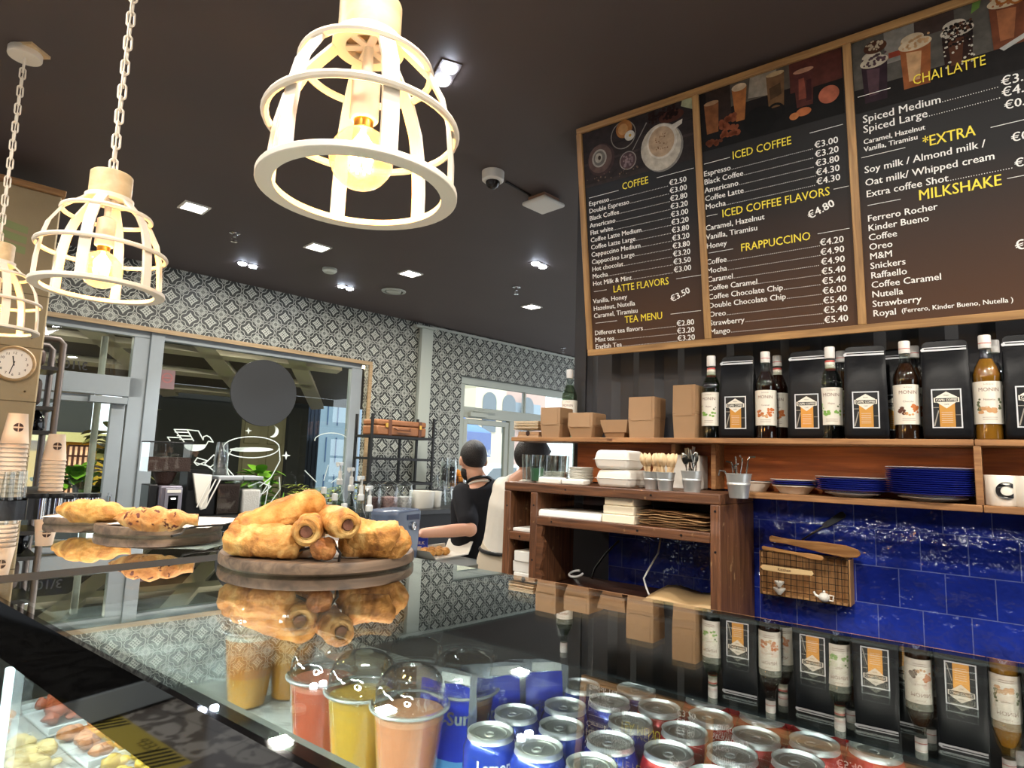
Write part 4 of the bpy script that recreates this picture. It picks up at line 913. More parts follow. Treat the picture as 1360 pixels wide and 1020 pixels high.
def pendant(label, x, y, z, ang, block=False):
    t = thing('pendant_lamp', label, 'pendant lamp', (x, y, z), ang, 'white cage pendant lamps over the counter')
    rib = [(.139, 0), (.138, .05), (.133, .10), (.122, .145), (.100, .185), (.073, .212), (.052, .232)]
    mb = MB(); mb.lathe([(.121, -.004), (RL, -.004), (RL, .006), (.121, .006), (.121, -.004)], 56, cap=False); obj('bottom_ring', mb, m_lampw, t, bevel=.0015)
    for k in range(6):
        a = k*PI/3; mb = MB(); vs = []
        for r, zz in rib:
            for rr_, w in ((r, -.0115), (r, .0115), (r-.007, .0115), (r-.007, -.0115)): vs.append((rr_*math.cos(a)-w*math.sin(a), rr_*math.sin(a)+w*math.cos(a), zz))
        n = len(rib); fs = [(j*4+i, j*4+(i+1) % 4, (j+1)*4+(i+1) % 4, (j+1)*4+i) for j in range(n-1) for i in range(4)] + [(3, 2, 1, 0), (n*4-4, n*4-3, n*4-2, n*4-1)]
        mb.add(vs, fs); obj('rib', mb, m_lampw, t, smooth=50)
    for r, zz in ((.136, .098), (.094, .193)):
        mb = MB(); mb.tube([(r*1.02*math.cos(2*PI*i/48), r*1.02*math.sin(2*PI*i/48), zz) for i in range(48)], .0058, 8, closed=True); obj('hoop', mb, m_lampw, t)
    mb = MB(); mb.lathe([(.034, .228), (.054, .228), (.054, .24), (.034, .24), (.034, .228)], 40, cap=False)
    for k in range(3): mb.box(-.05, .05, -.006, .006, .229, .233, 0, T(rz=k*PI/3))
    obj('neck_ring', mb, m_lampw, t, bevel=.001)
    mb = MB(); mb.lathe([(.047, .24), (.047, .30), (.044, .303), (0, .303)], 40); obj('wood_cap', mb, m_lampwood, t)
    mb = MB(); mb.lathe([(0, .24), (.008, .24), (.008, .19), (.021, .182), (.0215, .115), (.019, .112)], 24); obj('socket', mb, m_lampw, t)
    mb = MB(); mb.lathe([(.0135, .118), (.0145, .108), (.0135, .098)], 20); b = obj('bulb', mb, m_brass, t)
    mb = MB(); R = .047; zc = .052; mb.lathe([(.0135, .10)] + [(R*math.sin(q), zc+R*math.cos(q)) for q in [.34+(PI-.34)*i/18 for i in range(18)]] + [(0, zc-R)], 32); obj('bulb_glass', mb, m_bulbg, b)
    mb = MB()
    for k in range(8):
        q = 2*PI*k/8; q2 = q+PI/8; mb.tube([(.004*math.cos(q), .004*math.sin(q), .09), (.017*math.cos(q), .017*math.sin(q), .072), (.013*math.cos(q2), .013*math.sin(q2), .034)], .0022, 5)
    mb.tube([(0, 0, .098), (0, 0, .05)], .004, 6); obj('filament', mb, m_fil, b)
    mb = MB(); zz = .303; i = 0; H = ZCEIL-.032-z
    mb.tube([(0, 0, .30), (0, 0, .325)], .004, 6)
    while zz < H-.07:
        L, w = .042, .009; pts = []
        for j in range(12):
            q = 2*PI*j/12; px = w*math.cos(q); pzz = (L/2-w)*(1 if math.sin(q) > 0 else -1)+w*math.sin(q); pts.append((px, 0, zz+L/2+pzz) if i % 2 else (0, px, zz+L/2+pzz))
        mb.tube(pts, .0028, 6, closed=True); zz += L-.0078; i += 1
    mb.tube([(0, 0, zz-.01), (0, 0, H+.005)], .0045, 8); mb.tube([(.002, .002, .3), (.003, -.002, H*.5), (.001, .001, H)], .002, 5)
    obj('chain', mb, m_lampw, t)
    mb = MB(); mb.lathe([(0, H), (.05, H), (.052, H+.004), (.052, H+.026), (.049, H+.030), (0, H+.030)], 36); obj('canopy', mb, m_lampw, t)
    if block:
        mb = MB(); mb.box(-.02, .062, -.045, .04, H+.022, ZCEIL-z, 0, T(rz=.5)); obj('mounting_block', mb, m_lampwood, t)
    li = bpy.data.lights.new('bulb_light', 'POINT'); li.energy = 4.6; li.color = (1, .74, .42); li.shadow_soft_size = .02
    lo = bpy.data.objects.new('bulb_light', li); COL.objects.link(lo); lo.parent = t; lo.location = (0, 0, .055)
    return t
ar = math.atan2
def lang(x, y, off): return math.atan2(-y, -x)+off
pendant('nearest and largest looking white cage pendant lamp, top centre', .558, .729, 1.868, lang(.558, .729, -.80))
pendant('middle white cage pendant lamp, in front of the patterned wall', .573, 1.754, 1.868, lang(.573, 1.754, -.29))
pendant('farthest white cage pendant lamp with its ceiling rose in view, cut by the left edge', .57, 2.72, 1.868, lang(.57, 2.72, .3), True)

# ------------------------------------------------------------------ ceiling fittings
m_panel = EM('led_panel', (255, 252, 240), 26); m_spot = EM('led_spot', (225, 236, 255), 60)
def ceil(u, v, z=ZCEIL): p = onz(u, v, z); return p
def panel_light(label, p):
    t = thing('ceiling_panel_light', label, 'ceiling light', (p.x, p.y, ZCEIL), BROT, 'square ceiling panel lights')
    mb = MB(); a, b = .072, .058
    for q in ((-a, a, -a, -b), (-a, a, b, a), (-a, -b, -b, b), (b, a, -b, b)): mb.box(*q, -.008, 0)
    obj('trim', mb, m_white, t, smooth=0); mb = MB(); mb.box(-b, b, -b, b, -.005, -.001); obj('diffuser', mb, m_panel, t, smooth=0)
    li = bpy.data.lights.new('panel_light', 'AREA'); li.energy = 22; li.size = .11; li.color = (1, .93, .82); lo = bpy.data.objects.new('panel_light', li); COL.objects.link(lo); lo.parent = t; lo.location = (0, 0, -.012)
    if 'out of the picture' in label: li.energy = 27
    return t
for u, v, l in ((258, 275, 'square ceiling panel light nearest the middle pendant lamp'), (422, 328, 'square ceiling panel light just below the nearest pendant lamp'), (545, 363, 'square ceiling panel light in the middle of the ceiling, beside the round vent'), (706, 407, 'square ceiling panel light nearest the dark ribbed wall')):
    panel_light(l, ceil(u, v))
for s_, t_ in ((.35, .35), (1.1, -.6), (2.0, -1.2), (-.6, .2), (-.4, 1.8), (.6, -1.7)):  # unseen panels added as fill for the menu side and the room
    p = bp(s_, t_, 0); panel_light('added unseen square fill light behind the camera, out of the picture', p)
def twin_spot(label, p):
    t = thing('twin_spotlight', label, 'spotlight', (p.x, p.y, ZCEIL), BROT, 'twin ceiling spotlights'); mb = MB()
    mb.box(-.078, .078, -.038, .038, -.004, 0); obj('plate', mb, m_ceil, t, smooth=0)
    for x in (-.042, .042):
        mb = MB(); mb.lathe([(0, -.014), (.026, -.014), (.03, -.004)], 20, 0, T((x, 0, 0))); obj('spot_lens', mb, m_spot, t)
        li = bpy.data.lights.new('spot_light', 'SPOT'); li.energy = 40; li.spot_size = 1.5; li.spot_blend = .6; li.color = (.9, .95, 1); li.shadow_soft_size = .025
        lo = bpy.data.objects.new('spot_light', li); COL.objects.link(lo); lo.parent = t; lo.location = (x, 0, -.03)
    return t
for u, v, l, r in ((592, 97, 'twin spotlight right of the nearest pendant lamp', 1.2), (329, 351, 'twin spotlight above the wide shop window', .1), (459, 381, 'twin spotlight below the square panel light, over the suitcase shelf', .1), (716, 351, 'twin spotlight between the access point and the farthest panel light', .1)):
    o = twin_spot(l, ceil(u, v)); o.rotation_euler.z = BROT + r
p = ceil(655, 229); t = thing('security_camera', 'white dome security camera on the ceiling', 'security camera', (p.x, p.y, ZCEIL), 0)
mb = MB(); mb.lathe([(0, -.05), (.045, -.05), (.054, -.042), (.056, -.005), (.056, 0)], 32); obj('housing', mb, m_white, t)
mb = MB(); mb.ball(.036, m=12, T=T((0, 0, -.05))); obj('dome', mb, M('smoked_dome', (40, 36, 34), .05), t)
p = ceil(722, 263); t = thing('wifi_access_point', 'white square wireless access point hanging under the ceiling', 'access point', (p.x, p.y, ZCEIL-.035), BROT)
mb = MB(); mb.box(-.085, .085, -.085, .085, -.014, .008); obj('case', mb, m_white, t, bevel=.012, seg=3)
mb = MB(); mb.box(-.06, .06, -.06, .06, .008, .034); obj('bracket', mb, M('bracket_tan', (150, 116, 96), .7), t)
mb = MB(); a = ceil(672, 240); b = ceil(704, 258); mb.tube([tuple(a-V((0, 0, .006))), tuple(b-V((0, 0, .006)))], .006, 6); o = obj('ceiling_cable', mb, M('dark_cable', (30, 26, 26), .6)); tag(o, 'thin dark cable on the ceiling between camera and access point', 'cable')
p = ceil(523, 386); t = thing('round_air_vent', 'round white air vent in the ceiling', 'vent', (p.x, p.y, ZCEIL)); mb = MB(); mb.lathe([(.085, 0), (.105, -.004), (.10, -.012), (.08, -.014)], 36, cap=False); obj('rim', mb, m_palealu, t)
mb = MB(); mb.lathe([(0, -.018), (.062, -.016), (.066, -.008), (0, -.004)], 36); obj('disc', mb, m_palealu, t)
p = ceil(438, 357); mb = MB(); mb.lathe([(.055, 0), (.055, -.018), (.04, -.032), (0, -.034)], 32); o = obj('smoke_detector', mb, m_palealu); o.location = (p.x, p.y, ZCEIL); tag(o, 'small round smoke detector on the ceiling above the shop window', 'smoke detector')
for u, v, l in ((312, 309, 'chrome sprinkler head left of the nearest pendant, under the ceiling'), (686, 381, 'chrome sprinkler head near the farthest square panel light'), (748, 462, 'small chrome sprinkler head close to the dark wall')):
    p = ceil(u, v); t = thing('sprinkler_head', l, 'sprinkler', (p.x, p.y, ZCEIL), 0, 'ceiling sprinkler heads'); mb = MB(); mb.lathe([(.034, 0), (.034, -.006), (.012, -.01), (.011, -.03), (0, -.03)], 18); mb.tube([(-.012, 0, -.03), (-.018, 0, -.045), (0, 0, -.06), (.018, 0, -.045), (.012, 0, -.03)], .003, 6); obj('body', mb, m_chrome, t)
    mb = MB(); mb.lathe([(0, -.06), (.02, -.061), (.02, -.063), (0, -.064)], 14); obj('deflector', mb, m_chrome, t)

# ------------------------------------------------------------------ crockery on the shelf and cabinet
m_enam = M('white_enamel', (228, 222, 210), .3); m_blue = M('blue_enamel', (34, 46, 142), .22, coat=.5); m_rim = M('dark_blue_rim', (30, 30, 54), .3)
def plate_mb(r, h=.016, foot=.62):
    mb = MB(); mb.lathe([(0, .002), (r*foot, .0), (r*foot+.004, .002), (r*.86, h*.72), (r*.99, h), (r, h+.0012), (r*.985, h+.002), (r*.84, h*.86), (r*foot, .004), (0, .004)], 44); return mb
def stack(n, u, r, x, label, mats, dz, name='enamel_plate', group='', z0=ZL, v=660, h=.016):
    p = onx(u, v, x); out = []
    for k in range(n):
        o = obj(name, plate_mb(r, h), mats(k)) if k == 0 or mats(k) is not mats(k-1) else None
        if o is None: o = out[-1].copy(); COL.objects.link(o)
        o.location = (x, p.y, z0 + k*dz); o.rotation_euler.z = k*.7
        tag(o, label(k, n), 'plate', group); out.append(o)
    return out
def two(rim, m): return m
ordw = ['bottom', 'second from the bottom', 'third from the bottom', 'fourth from the bottom', 'fifth from the bottom', 'sixth from the bottom', 'seventh from the bottom', 'eighth from the bottom', 'ninth from the bottom', 'tenth from the bottom', 'eleventh from the bottom', 'twelfth from the bottom', 'thirteenth from the bottom']
def rank(k, n): return 'topmost' if k == n-1 else ordw[k]
XP = 2.30
def bowl(label, u, r, h, x, z0=ZL, dy=0):
    p = onx(u, 655, x); t = thing('enamel_bowl', label, 'bowl', (x, p.y+dy, z0)); mb = MB()
    mb.lathe([(0, 0), (r*.62, 0), (r*.66, .002), (r*.98, h-.001), (r*1.05, h), (r*1.04, h-.003), (r*.9, h-.006), (r*.6, .005), (0, .005)], 44); obj('bowl_body', mb, m_enam, t)
    mb = MB(); mb.lathe([(r*1.02, h-.0005), (r*1.055, h+.001), (r*1.05, h+.002), (r*1.0, h+.0015)], 44, cap=False); obj('rim', mb, m_rim, t); return t
bowl('white enamel bowl with dark rim at the left end of the lower shelf', 1003, .056, .036, 2.33)
bowl('white enamel dish under the blue rimmed plates, second from the left', 1055, .066, .028, 2.29)
p = onx(1055, 655, 2.29)
stack(3, 1055, .076, 2.29, lambda k, n: 'white enamel plate with blue rim on the second dish, %s' % rank(k, n), lambda k: m_blue if k < 2 else m_enam, .0065, 'rimmed_plate', 'rimmed plates on the second dish', ZL+.024, h=.009)
def bluepile(n, u, r, label, dz):
    p = onx(u, 655, 2.28); o = bowl(label[0], u, r*.70, .014, 2.28)
    stack(n, u, r, 2.28, lambda k, N: label[1] % rank(k, N), lambda k: m_blue, dz, 'blue_plate', label[2], ZL+.010, h=.014)
    mb = plate_mb(r*.99, .009); q = obj('white_plate', mb, m_enam); q.location = (2.28, p.y, ZL+.010+n*dz+.006); tag(q, label[3], 'plate')
bluepile(6, 1132, .108, ('white enamel dish under the shorter blue plate stack', 'blue enamel plate in the shorter stack, %s', 'blue plates of the shorter stack', 'white topped plate on the shorter blue stack'), .0062)
bluepile(12, 1238, .121, ('white enamel dish under the tall blue plate stack', 'blue enamel plate in the tall stack, %s', 'blue plates of the tall stack', 'white topped plate on the tall blue stack'), .0062)
def mug(label, u, letter, x=2.255):
    p = onx(u, 672, x); t = thing('letter_mug', label, 'mug', (x, p.y, ZL), 0, 'white letter mugs'); mb = MB()
    mb.lathe([(0, 0), (.036, 0), (.039, .004), (.0425, .083), (.041, .085), (.039, .083), (.036, .006), (0, .006)], 40); obj('mug_body', mb, m_enam, t)
    mb = MB(); vs, fs = text(letter, .060, 'CENTER', .0026, res=10); mb.add(wrapx([(v[0], v[1]) for v in vs], .0432, .022), fs); o = obj('letter', mb, m_black, t, smooth=0); o.rotation_euler.z = .22
    mb = MB(); mb.tube([(.04*math.cos(1.2), .04*math.sin(1.2), .07), (.068*math.cos(1.2), .068*math.sin(1.2), .062), (.068*math.cos(1.2), .068*math.sin(1.2), .03), (.04*math.cos(1.2), .04*math.sin(1.2), .02)], .005, 8); obj('handle', mb, m_enam, t)
mug('white mug with black letter C on the lower shelf', 1330, 'C'); mug('white letter mug at the right edge of the frame', 1371, 'E')

# on top of the cabinet
m_plate = M('white_china', (224, 220, 208), .25); m_glassware = GLASS('drinking_glass', (249, 252, 251), .02, 1.5, boost=2.4)
ZT = ZCT
def atC(u, x, z=ZCT): 
    p = onx(u, 640, x); return V((x, p.y, z))
k = 0
for u, x in ((703, 2.10), (713, 2.17), (722, 2.11), (732, 2.18), (741, 2.12), (707, 2.26), (727, 2.26), (745, 2.22)):
    t = thing('drinking_glass', ['clear tumbler in the glass cluster on the cabinet top, front left', 'clear tumbler behind the green filled one', 'clear tumbler left of the saucer stack', 'clear tumbler above the saucers', 'clear tumbler touching the taller saucer stack', 'clear tumbler at the back left of the cluster', 'clear tumbler at the back of the cluster', 'clear tumbler at the back right of the cluster'][k], 'glass', atC(u, x), 0, 'clear tumblers on the cabinet'); k += 1
    mb = MB(); mb.lathe([(0, 0), (.027, 0), (.028, .006), (.034, .112), (.0325, .112), (.026, .012), (0, .010)], 24); obj('glass_body', mb, m_glassware, t)
t = thing('drinking_glass', 'small tumbler with green drink at the left end of the cabinet top', 'glass', atC(713, 2.075), 0); mb = MB(); mb.lathe([(0, 0), (.024, 0), (.03, .066), (.0285, .066), (.023, .008), (0, .008)], 24); obj('glass_body', mb, m_glassware, t)
mb = MB(); mb.lathe([(0, .009), (.0225, .009), (.0275, .058), (0, .058)], 24); obj('green_drink', mb, M('green_drink', (74, 116, 84), .3), t)
def saucers(n, u, x, r, dz, label, g, z0=ZCT):
    p = atC(u, x)
    for k in range(n):
        o = obj('saucer', plate_mb(r, .011, .5), m_plate) if k == 0 else o.copy()
        if k: COL.objects.link(o)
        o.location = (x+rnd.uniform(-.002, .002), p.y+rnd.uniform(-.002, .002), z0+k*dz); tag(o, label % rank(k, n), 'saucer', g)
saucers(7, 738, 2.17, .052, .0056, 'white saucer in the lower stack beside the tumblers, %s', 'saucers of the lower stack')
saucers(11, 771, 2.15, .050, .0056, 'white saucer in the taller stack beside the white food boxes, %s', 'saucers of the taller stack')
p0, p1 = onx(712, 640, 2.065), onx(745, 640, 2.065); mb = MB(); mb.box(2.06, 2.11, p1.y, p0.y, ZCT, ZCT+.026); mb.noise(.002, 20); o = obj('napkin_pack', mb, m_paper, bevel=.006); tag(o, 'flat pack of white napkins at the front of the cabinet top', 'napkins')
p0, p1 = onx(746, 640, 2.065), onx(775, 640, 2.065); mb = MB(); mb.box(2.06, 2.12, p1.y, p0.y, ZCT, ZCT+.022); o = obj('napkin_pack', mb, m_paper, bevel=.006); tag(o, 'short napkin pack beside the flat one, under the saucers', 'napkins')
m_foam = M('white_pulp_box', (222, 216, 206), .8, bump=.05)
def clam(label, u0, u1, x, z0, h, d=.16, lean=0):
    a, b = onx(u0, 640, x), onx(u1, 640, x); w = a.y-b.y; t = thing('clamshell_box', label, 'food box', (x+d/2, (a.y+b.y)/2, z0), lean, 'white food boxes on the cabinet'); mb = MB()
    e = .008; vs = []
    for z, q in ((0, e), (h*.5, 0), (h, e)): vs += [(sx*(d/2-q), sy*(w/2-q), z) for sx, sy in ((-1, -1), (1, -1), (1, 1), (-1, 1))]
    mb.add(vs, [(3, 2, 1, 0), (8, 9, 10, 11)] + [(j*4+i, j*4+(i+1) % 4, (j+1)*4+(i+1) % 4, (j+1)*4+i) for j in (0, 1) for i in range(4)]); obj('box_shell', mb, m_foam, t, bevel=.012, seg=3)
    mb = MB(); mb.box(-d/2-.002, d/2-.01, -w/2-.002, w/2+.002, h*.49, h*.51); obj('seam_lip', mb, m_foam, t, bevel=.0005)
hh = onx(820, 596, 2.07).z - ZCT
clam('white pulp food box, lower one of the two on the cabinet', 791, 838, 2.06, ZCT, hh*.46, lean=-.05); clam('white pulp food box, upper one of the two on the cabinet', 787, 832, 2.055, ZCT+hh*.465, hh*.5, lean=.05)
m_tin = M('galvanised_tin', (206, 208, 206), .35, metal=.7, bump=.06, bscale=60); m_spoonw = M('birch_spoon', (222, 190, 146), .7, var=.08)
def bucket(label, p, s=1):
    t = thing('tin_bucket', label, 'bucket', p, 0, 'small tin buckets'); mb = MB(); mb.lathe([(0, 0), (.030*s, 0), (.031*s, .004), (.036*s, .042*s), (.038*s, .044*s), (.038*s, .049*s), (.0365*s, .051*s), (.041*s, .078*s), (.043*s, .079*s), (.043*s, .081*s), (.0395*s, .079*s), (.030*s, .006), (0, .005)], 28)
    obj('bucket_body', mb, m_tin, t); return t
def wspoon(label, p, ax, ay, L=.13, rz=0, g='wooden spoons'):
    mb = MB(); mb.box(-.003, .003, -.0008, .0008, 0, L*.62)
    mb.add([(.0095*math.sin(PI*min(1,f*.93+.05))**.8*sg+(.003*sg if f < .05 else 0), .004*math.sin(PI*f), L*.6+L*.4*f) for f in [i/8 for i in range(9)] for sg in (-1, 1)], [(i*2, i*2+1, i*2+3, i*2+2) for i in range(8)])
    mb.v = [(x*1.35, y, z) for x, y, z in mb.v]
    o = obj('wooden_spoon', mb, m_spoonw, solid=.0014); o.location = p; o.rotation_euler = (ax, ay, rz); tag(o, label, 'spoon', g)
c1, c2 = atC(866, 2.10), atC(884, 2.075)
bucket('tin bucket of wooden spoons, left one of the pair beside the white boxes', c1, .78); bucket('tin bucket of wooden spoons, front right one of the pair', c2, .78)
for b, c, dn in ((0, c1, 'left'), (1, c2, 'right')):
    for k in range(9):
        a = 2*PI*k/9+b; q = c+V((.012*math.cos(a), .012*math.sin(a), .008)); wspoon('pale wooden spoon standing in the %s spoon bucket' % dn, q, -.26*math.sin(a), .26*math.cos(a), .125, PI/2+.5*math.sin(k*2.1), 'wooden spoons in the %s bucket' % dn)
m_cut = M('polished_cutlery', (200, 198, 192), .15, metal=1)
c3 = atC(919, 2.08); bucket('tin bucket full of steel cutlery', c3, .88)
for k in range(11):
    a = 2*PI*k/11; L = rnd.uniform(.11, .16); mb = MB(); mb.tube([(0, 0, 0), (0, 0, L*.68)], .0022, 6)
    if k % 3: mb.ball(.011, .003, .02, 12, 8, T=T((0, 0, L*.82)))
    else:
        mb.box(-.009, .009, -.001, .001, L*.68, L*.76)
        for x in (-.008, -.003, .003, .008): mb.box(x-.0012, x+.0012, -.0008, .0008, L*.76, L)
    o = obj('steel_spoon' if k % 3 else 'steel_fork', mb, m_cut); o.location = c3+V((.014*math.cos(a), .014*math.sin(a), .008)); o.rotation_euler = (-.22*math.sin(a), .22*math.cos(a), 1.2+.3*k); tag(o, 'steel %s standing in the cutlery bucket' % ('spoon' if k % 3 else 'fork'), 'cutlery', 'steel %s in the tin bucket' % ('spoons' if k % 3 else 'forks'))
c4 = atC(957, 2.10); c4.z = onx(957, 660, 2.10).z; t = bucket('tin bucket hanging at the right end of the cabinet', (2.10, .667, c4.z), .98)
mb = MB(); mb.tube([(0, .036, .07), (0, .045, .085), (0, .062, .087), (0, .066, .07)], .003, 6); obj('hook', mb, m_steel, t)
for k, (a, L) in enumerate(((.3, .12), (1.6, .10), (2.9, .115), (4.2, .09), (5.2, .12))):
    mb = MB(); mb.tube([(0, 0, 0), (0, 0, L)], .0022, 6); mb.tube([(0, 0, L), (.004, 0, L+.01), (.02, 0, L+.013)], .003, 6); o = obj('bar_spoon', mb, m_cut); o.location = V((2.10, .667, c4.z+.008))+V((.013*math.cos(a), .013*math.sin(a), 0)); o.rotation_euler = (-.24*math.sin(a), .24*math.cos(a), a); tag(o, 'thin steel bar spoon in the hanging tin bucket', 'cutlery', 'bar spoons in the hanging bucket')
p = atC(905, 2.33); mb = MB(); mb.box(2.28, 2.37, p.y-.09, p.y+.075, ZCT, onx(905, 604, 2.28).z); o = obj('white_carton', mb, m_foam, bevel=.006); tag(o, 'white carton behind the cutlery bucket', 'carton')

# inside the cabinet
p0, p1 = onx(714, 685, 2.06), onx(798, 690, 2.06); mb = MB(); w = p0.y-p1.y
prof = [(0, .0), (.0, .018), (.006, .026), (.02, .028), (.22, .024), (.22, 0)]
mb.prism(prof, 0, w, 0, Matrix(((1, 0, 0, 2.055), (0, 0, -1, p0.y), (0, 1, 0, 1.270), (0, 0, 0, 1)))); mb.noise(.003, 12); o = obj('folded_paper_bundle', mb, m_paper, bevel=.004); tag(o, 'long folded bundle of cream paper on the middle shelf', 'paper')
p0, p1 = onx(800, 690, 2.06), onx(843, 690, 2.06); w = p0.y-p1.y; m_cream2 = M('cream_carton', (226, 212, 184), .8)
zt = onx(822, 660, 2.06).z; n = 3
for k in range(n):
    mb = MB(); h = (zt-1.27)/n; mb.box(2.055+k*.004, 2.22, p1.y+.004*k, p0.y-.003*k, 1.27+h*k, 1.27+h*(k+1)-.001); o = obj('flat_carton', mb, m_cream2, bevel=.003); tag(o, 'cream carton stacked in the middle of the cabinet, %s' % ['lowest', 'middle', 'topmost'][k], 'carton', 'cream cartons in the cabinet')
m_kraft2 = M('kraft_bag_paper', (170, 132, 88), .85, var=.12, vscale=12); m_kraft3 = M('kraft_bag_dark', (116, 80, 46), .85, var=.12)
for k in range(13):
    ua, ub = (846, 905) if k % 3 == 0 else ((862, 938) if k % 3 == 1 else (850, 925)); a, b = onx(ua, 690, 2.06), onx(ub, 690, 2.06); z = 1.2705+k*.0042
    mb = MB(); N = 10; x0 = 2.052+rnd.uniform(0, .02); am = .0016
    vs = [(x, a.y+(b.y-a.y)*i/N, z+am*math.sin(i*1.1+k)+ (.004*(k/13)*math.sin(PI*i/N))) for x in (x0, 2.25) for i in range(N+1)]
    mb.add(vs, [(i, i+1, N+2+i, N+1+i) for i in range(N)]); o = obj('kraft_paper_bag', mb, m_kraft2 if k % 2 else m_kraft3, solid=.0016); tag(o, 'flat kraft paper bag in the loose pile on the cabinet shelf', 'paper bag', 'kraft paper bags piled in the cabinet')
a, b = onx(679, 700, 2.06), onx(703, 700, 2.06)
mb = MB(); mb.box(2.06, 2.18, 1.464, 1.558, 1.2005, 1.213); mb.noise(.002, 22); o = obj('paper_pad', mb, m_paper, bevel=.002); tag(o, 'thin pad of white paper in the small upper cubby', 'paper')
for k in range(3):
    mb = MB(); mb.box(2.056+.004*(k == 1), 2.17, 1.468, 1.545+.008*(k == 1), 1.0+k*.042, 1.0+k*.042+.041); mb.noise(.0025, 25, k); o = obj('napkin_stack', mb, m_paper, bevel=.003); tag(o, 'block of white napkins in the lower cubby, %s' % ['lowest', 'middle', 'topmost'][k], 'napkins', 'napkin blocks in the lower cubby')
m_cab2 = M('white_cable', (214, 212, 210), .5)
mb = MB(); q = [onx(877, 716, 2.30), onx(874, 735, 2.26), onx(862, 755, 2.2), onx(855, 768, 2.17), onx(858, 780, 2.16), onx(862, 790, 2.15)]
mb.tube([tuple(v) for v in q], .0035, 8); o = obj('white_cable', mb, m_cab2); tag(o, 'white cable hanging down inside the cabinet', 'cable')
c = onx(765, 762, 2.2); mb = MB(); mb.tube([(2.2+.03*math.cos(2*PI*i/20), c.y+.026*math.sin(2*PI*i/20), c.z+.008*math.cos(2*PI*i/20)) for i in range(17)], .0045, 8); o = obj('cable_loop', mb, m_cab2); tag(o, 'loop of white cable in the dark of the cabinet', 'cable')
mb = MB(); q = [onx(822, 718, 2.36), onx(805, 735, 2.34), onx(790, 755, 2.3), onx(786, 768, 2.26)]; mb.tube([tuple(v) for v in q], .004, 8); o = obj('black_cable', mb, m_black); tag(o, 'black cable behind the white one inside the cabinet', 'cable')
mb = MB(); N = 10; a, b = onx(850, 780, 2.05), onx(948, 780, 2.05)
vs = [(x, a.y+(b.y-a.y)*i/N, ZWK+.008+h_+.006*math.sin(i*.9)) for x, h_ in ((2.04, .0), (2.13, .018), (2.28, .03)) for i in range(N+1)]
mb.add(vs, [(j*(N+1)+i, j*(N+1)+i+1, (j+1)*(N+1)+i+1, (j+1)*(N+1)+i) for j in range(2) for i in range(N)]); o = obj('kraft_paper_sheet', mb, M('pale_kraft_sheet', (196, 164, 118), .85), solid=.002); tag(o, 'curled kraft paper sheet lying at the bottom of the cabinet', 'paper')

# wire organiser on the blue tiles
XR = XW-.013
m_wire = M('black_wire', (34, 28, 24), .5, metal=.4); m_rack = WOOD('rack_wood', (132, 92, 54), (186, 140, 88), .6, 'Z', 6)
a, b = onx(1011, 770, XR-.07), onx(1127, 770, XR-.07); zt, zb = onx(1070, 738, XR-.07).z, onx(1070, 797, XR-.07).z; w = a.y-b.y; d = .07
t = thing('wire_organiser', 'wooden framed wire rack on the blue tiles with small white ornaments', 'wall rack', (XR, (a.y+b.y)/2, zb)); h = zt-zb
mb = MB()
for s in (-1, 1): mb.box(-d, 0, s*w/2-.005, s*w/2+.005, 0, h)
mb.box(-d, 0, -w/2, w/2, 0, .008); mb.box(-.006, 0, -w/2, w/2, .008, h); obj('wood_frame', mb, m_rack, t, bevel=.001)
mb = MB(); n = 14
for i in range(n+1): y = -w/2+w*i/n; mb.tube([(-d-.002, y, 0), (-d-.002, y, h), (0, y, h)], .0011, 5)
m_ = 7
for i in range(m_+1): z = h*i/m_; mb.tube([(-d-.003, -w/2, z), (-d-.003, w/2, z)], .0011, 5)
obj('wire_mesh', mb, m_wire, t)
mb = MB(); mb.prism([(-.08, -.008), (.0, -.011), (.08, -.007), (.084, 0), (.08, .008), (-.01, .009), (-.08, .010), (-.088, .002)], 0, .004, 0, Matrix(((0, 0, -1, -d-.004), (-1, 0, 0, .05), (0, 1, 0, h*.62), (0, 0, 0, 1)))); sg = obj('name_plaque', mb, M('pale_plywood', (222, 190, 138), .6), t, bevel=.001)
mb = MB(); put_text(mb, 'Kitchen', .014, -.03, -.004, Matrix(((0, 0, -1, -d-.009), (-1, 0, 0, .05), (0, 1, 0, h*.62), (0, 0, 0, 1))), .0002); obj('lettering', mb, m_dkbr, sg, smooth=0)
mb = MB()
for zz, s in ((.008, 1), (.034, .8)): mb.lathe([(0, 0), (.006*s, 0), (.019*s, .016*s), (.020*s, .022*s), (.017*s, .021*s), (0, .004)], 18, 0, T((-d-.012, w*.27, zz)))
tag(obj('cup_ornament', mb, m_enam, t), 'white stacked cup ornament')
mb = MB(); mb.ball(.017, .017, .015, T=T((-d-.012, -w*.24, .020))); mb.ball(.004, T=T((-d-.012, -w*.24, .038))); mb.tube([(-d-.012, -w*.24+.012, .018), (-d-.012, -w*.24+.026, .024), (-d-.012, -w*.24+.032, .034)], [.005, .004, .003], 8); mb.tube([(-d-.012, -w*.24-.014, .028), (-d-.012, -w*.24-.028, .028), (-d-.012, -w*.24-.026, .012), (-d-.012, -w*.24-.014, .012)], .0028, 7)
tag(obj('teapot_ornament', mb, m_enam, t), 'white teapot ornament')
m_spat = WOOD('spatula_olive_wood', (140, 92, 46), (190, 140, 84), .5, 'Y', 6)
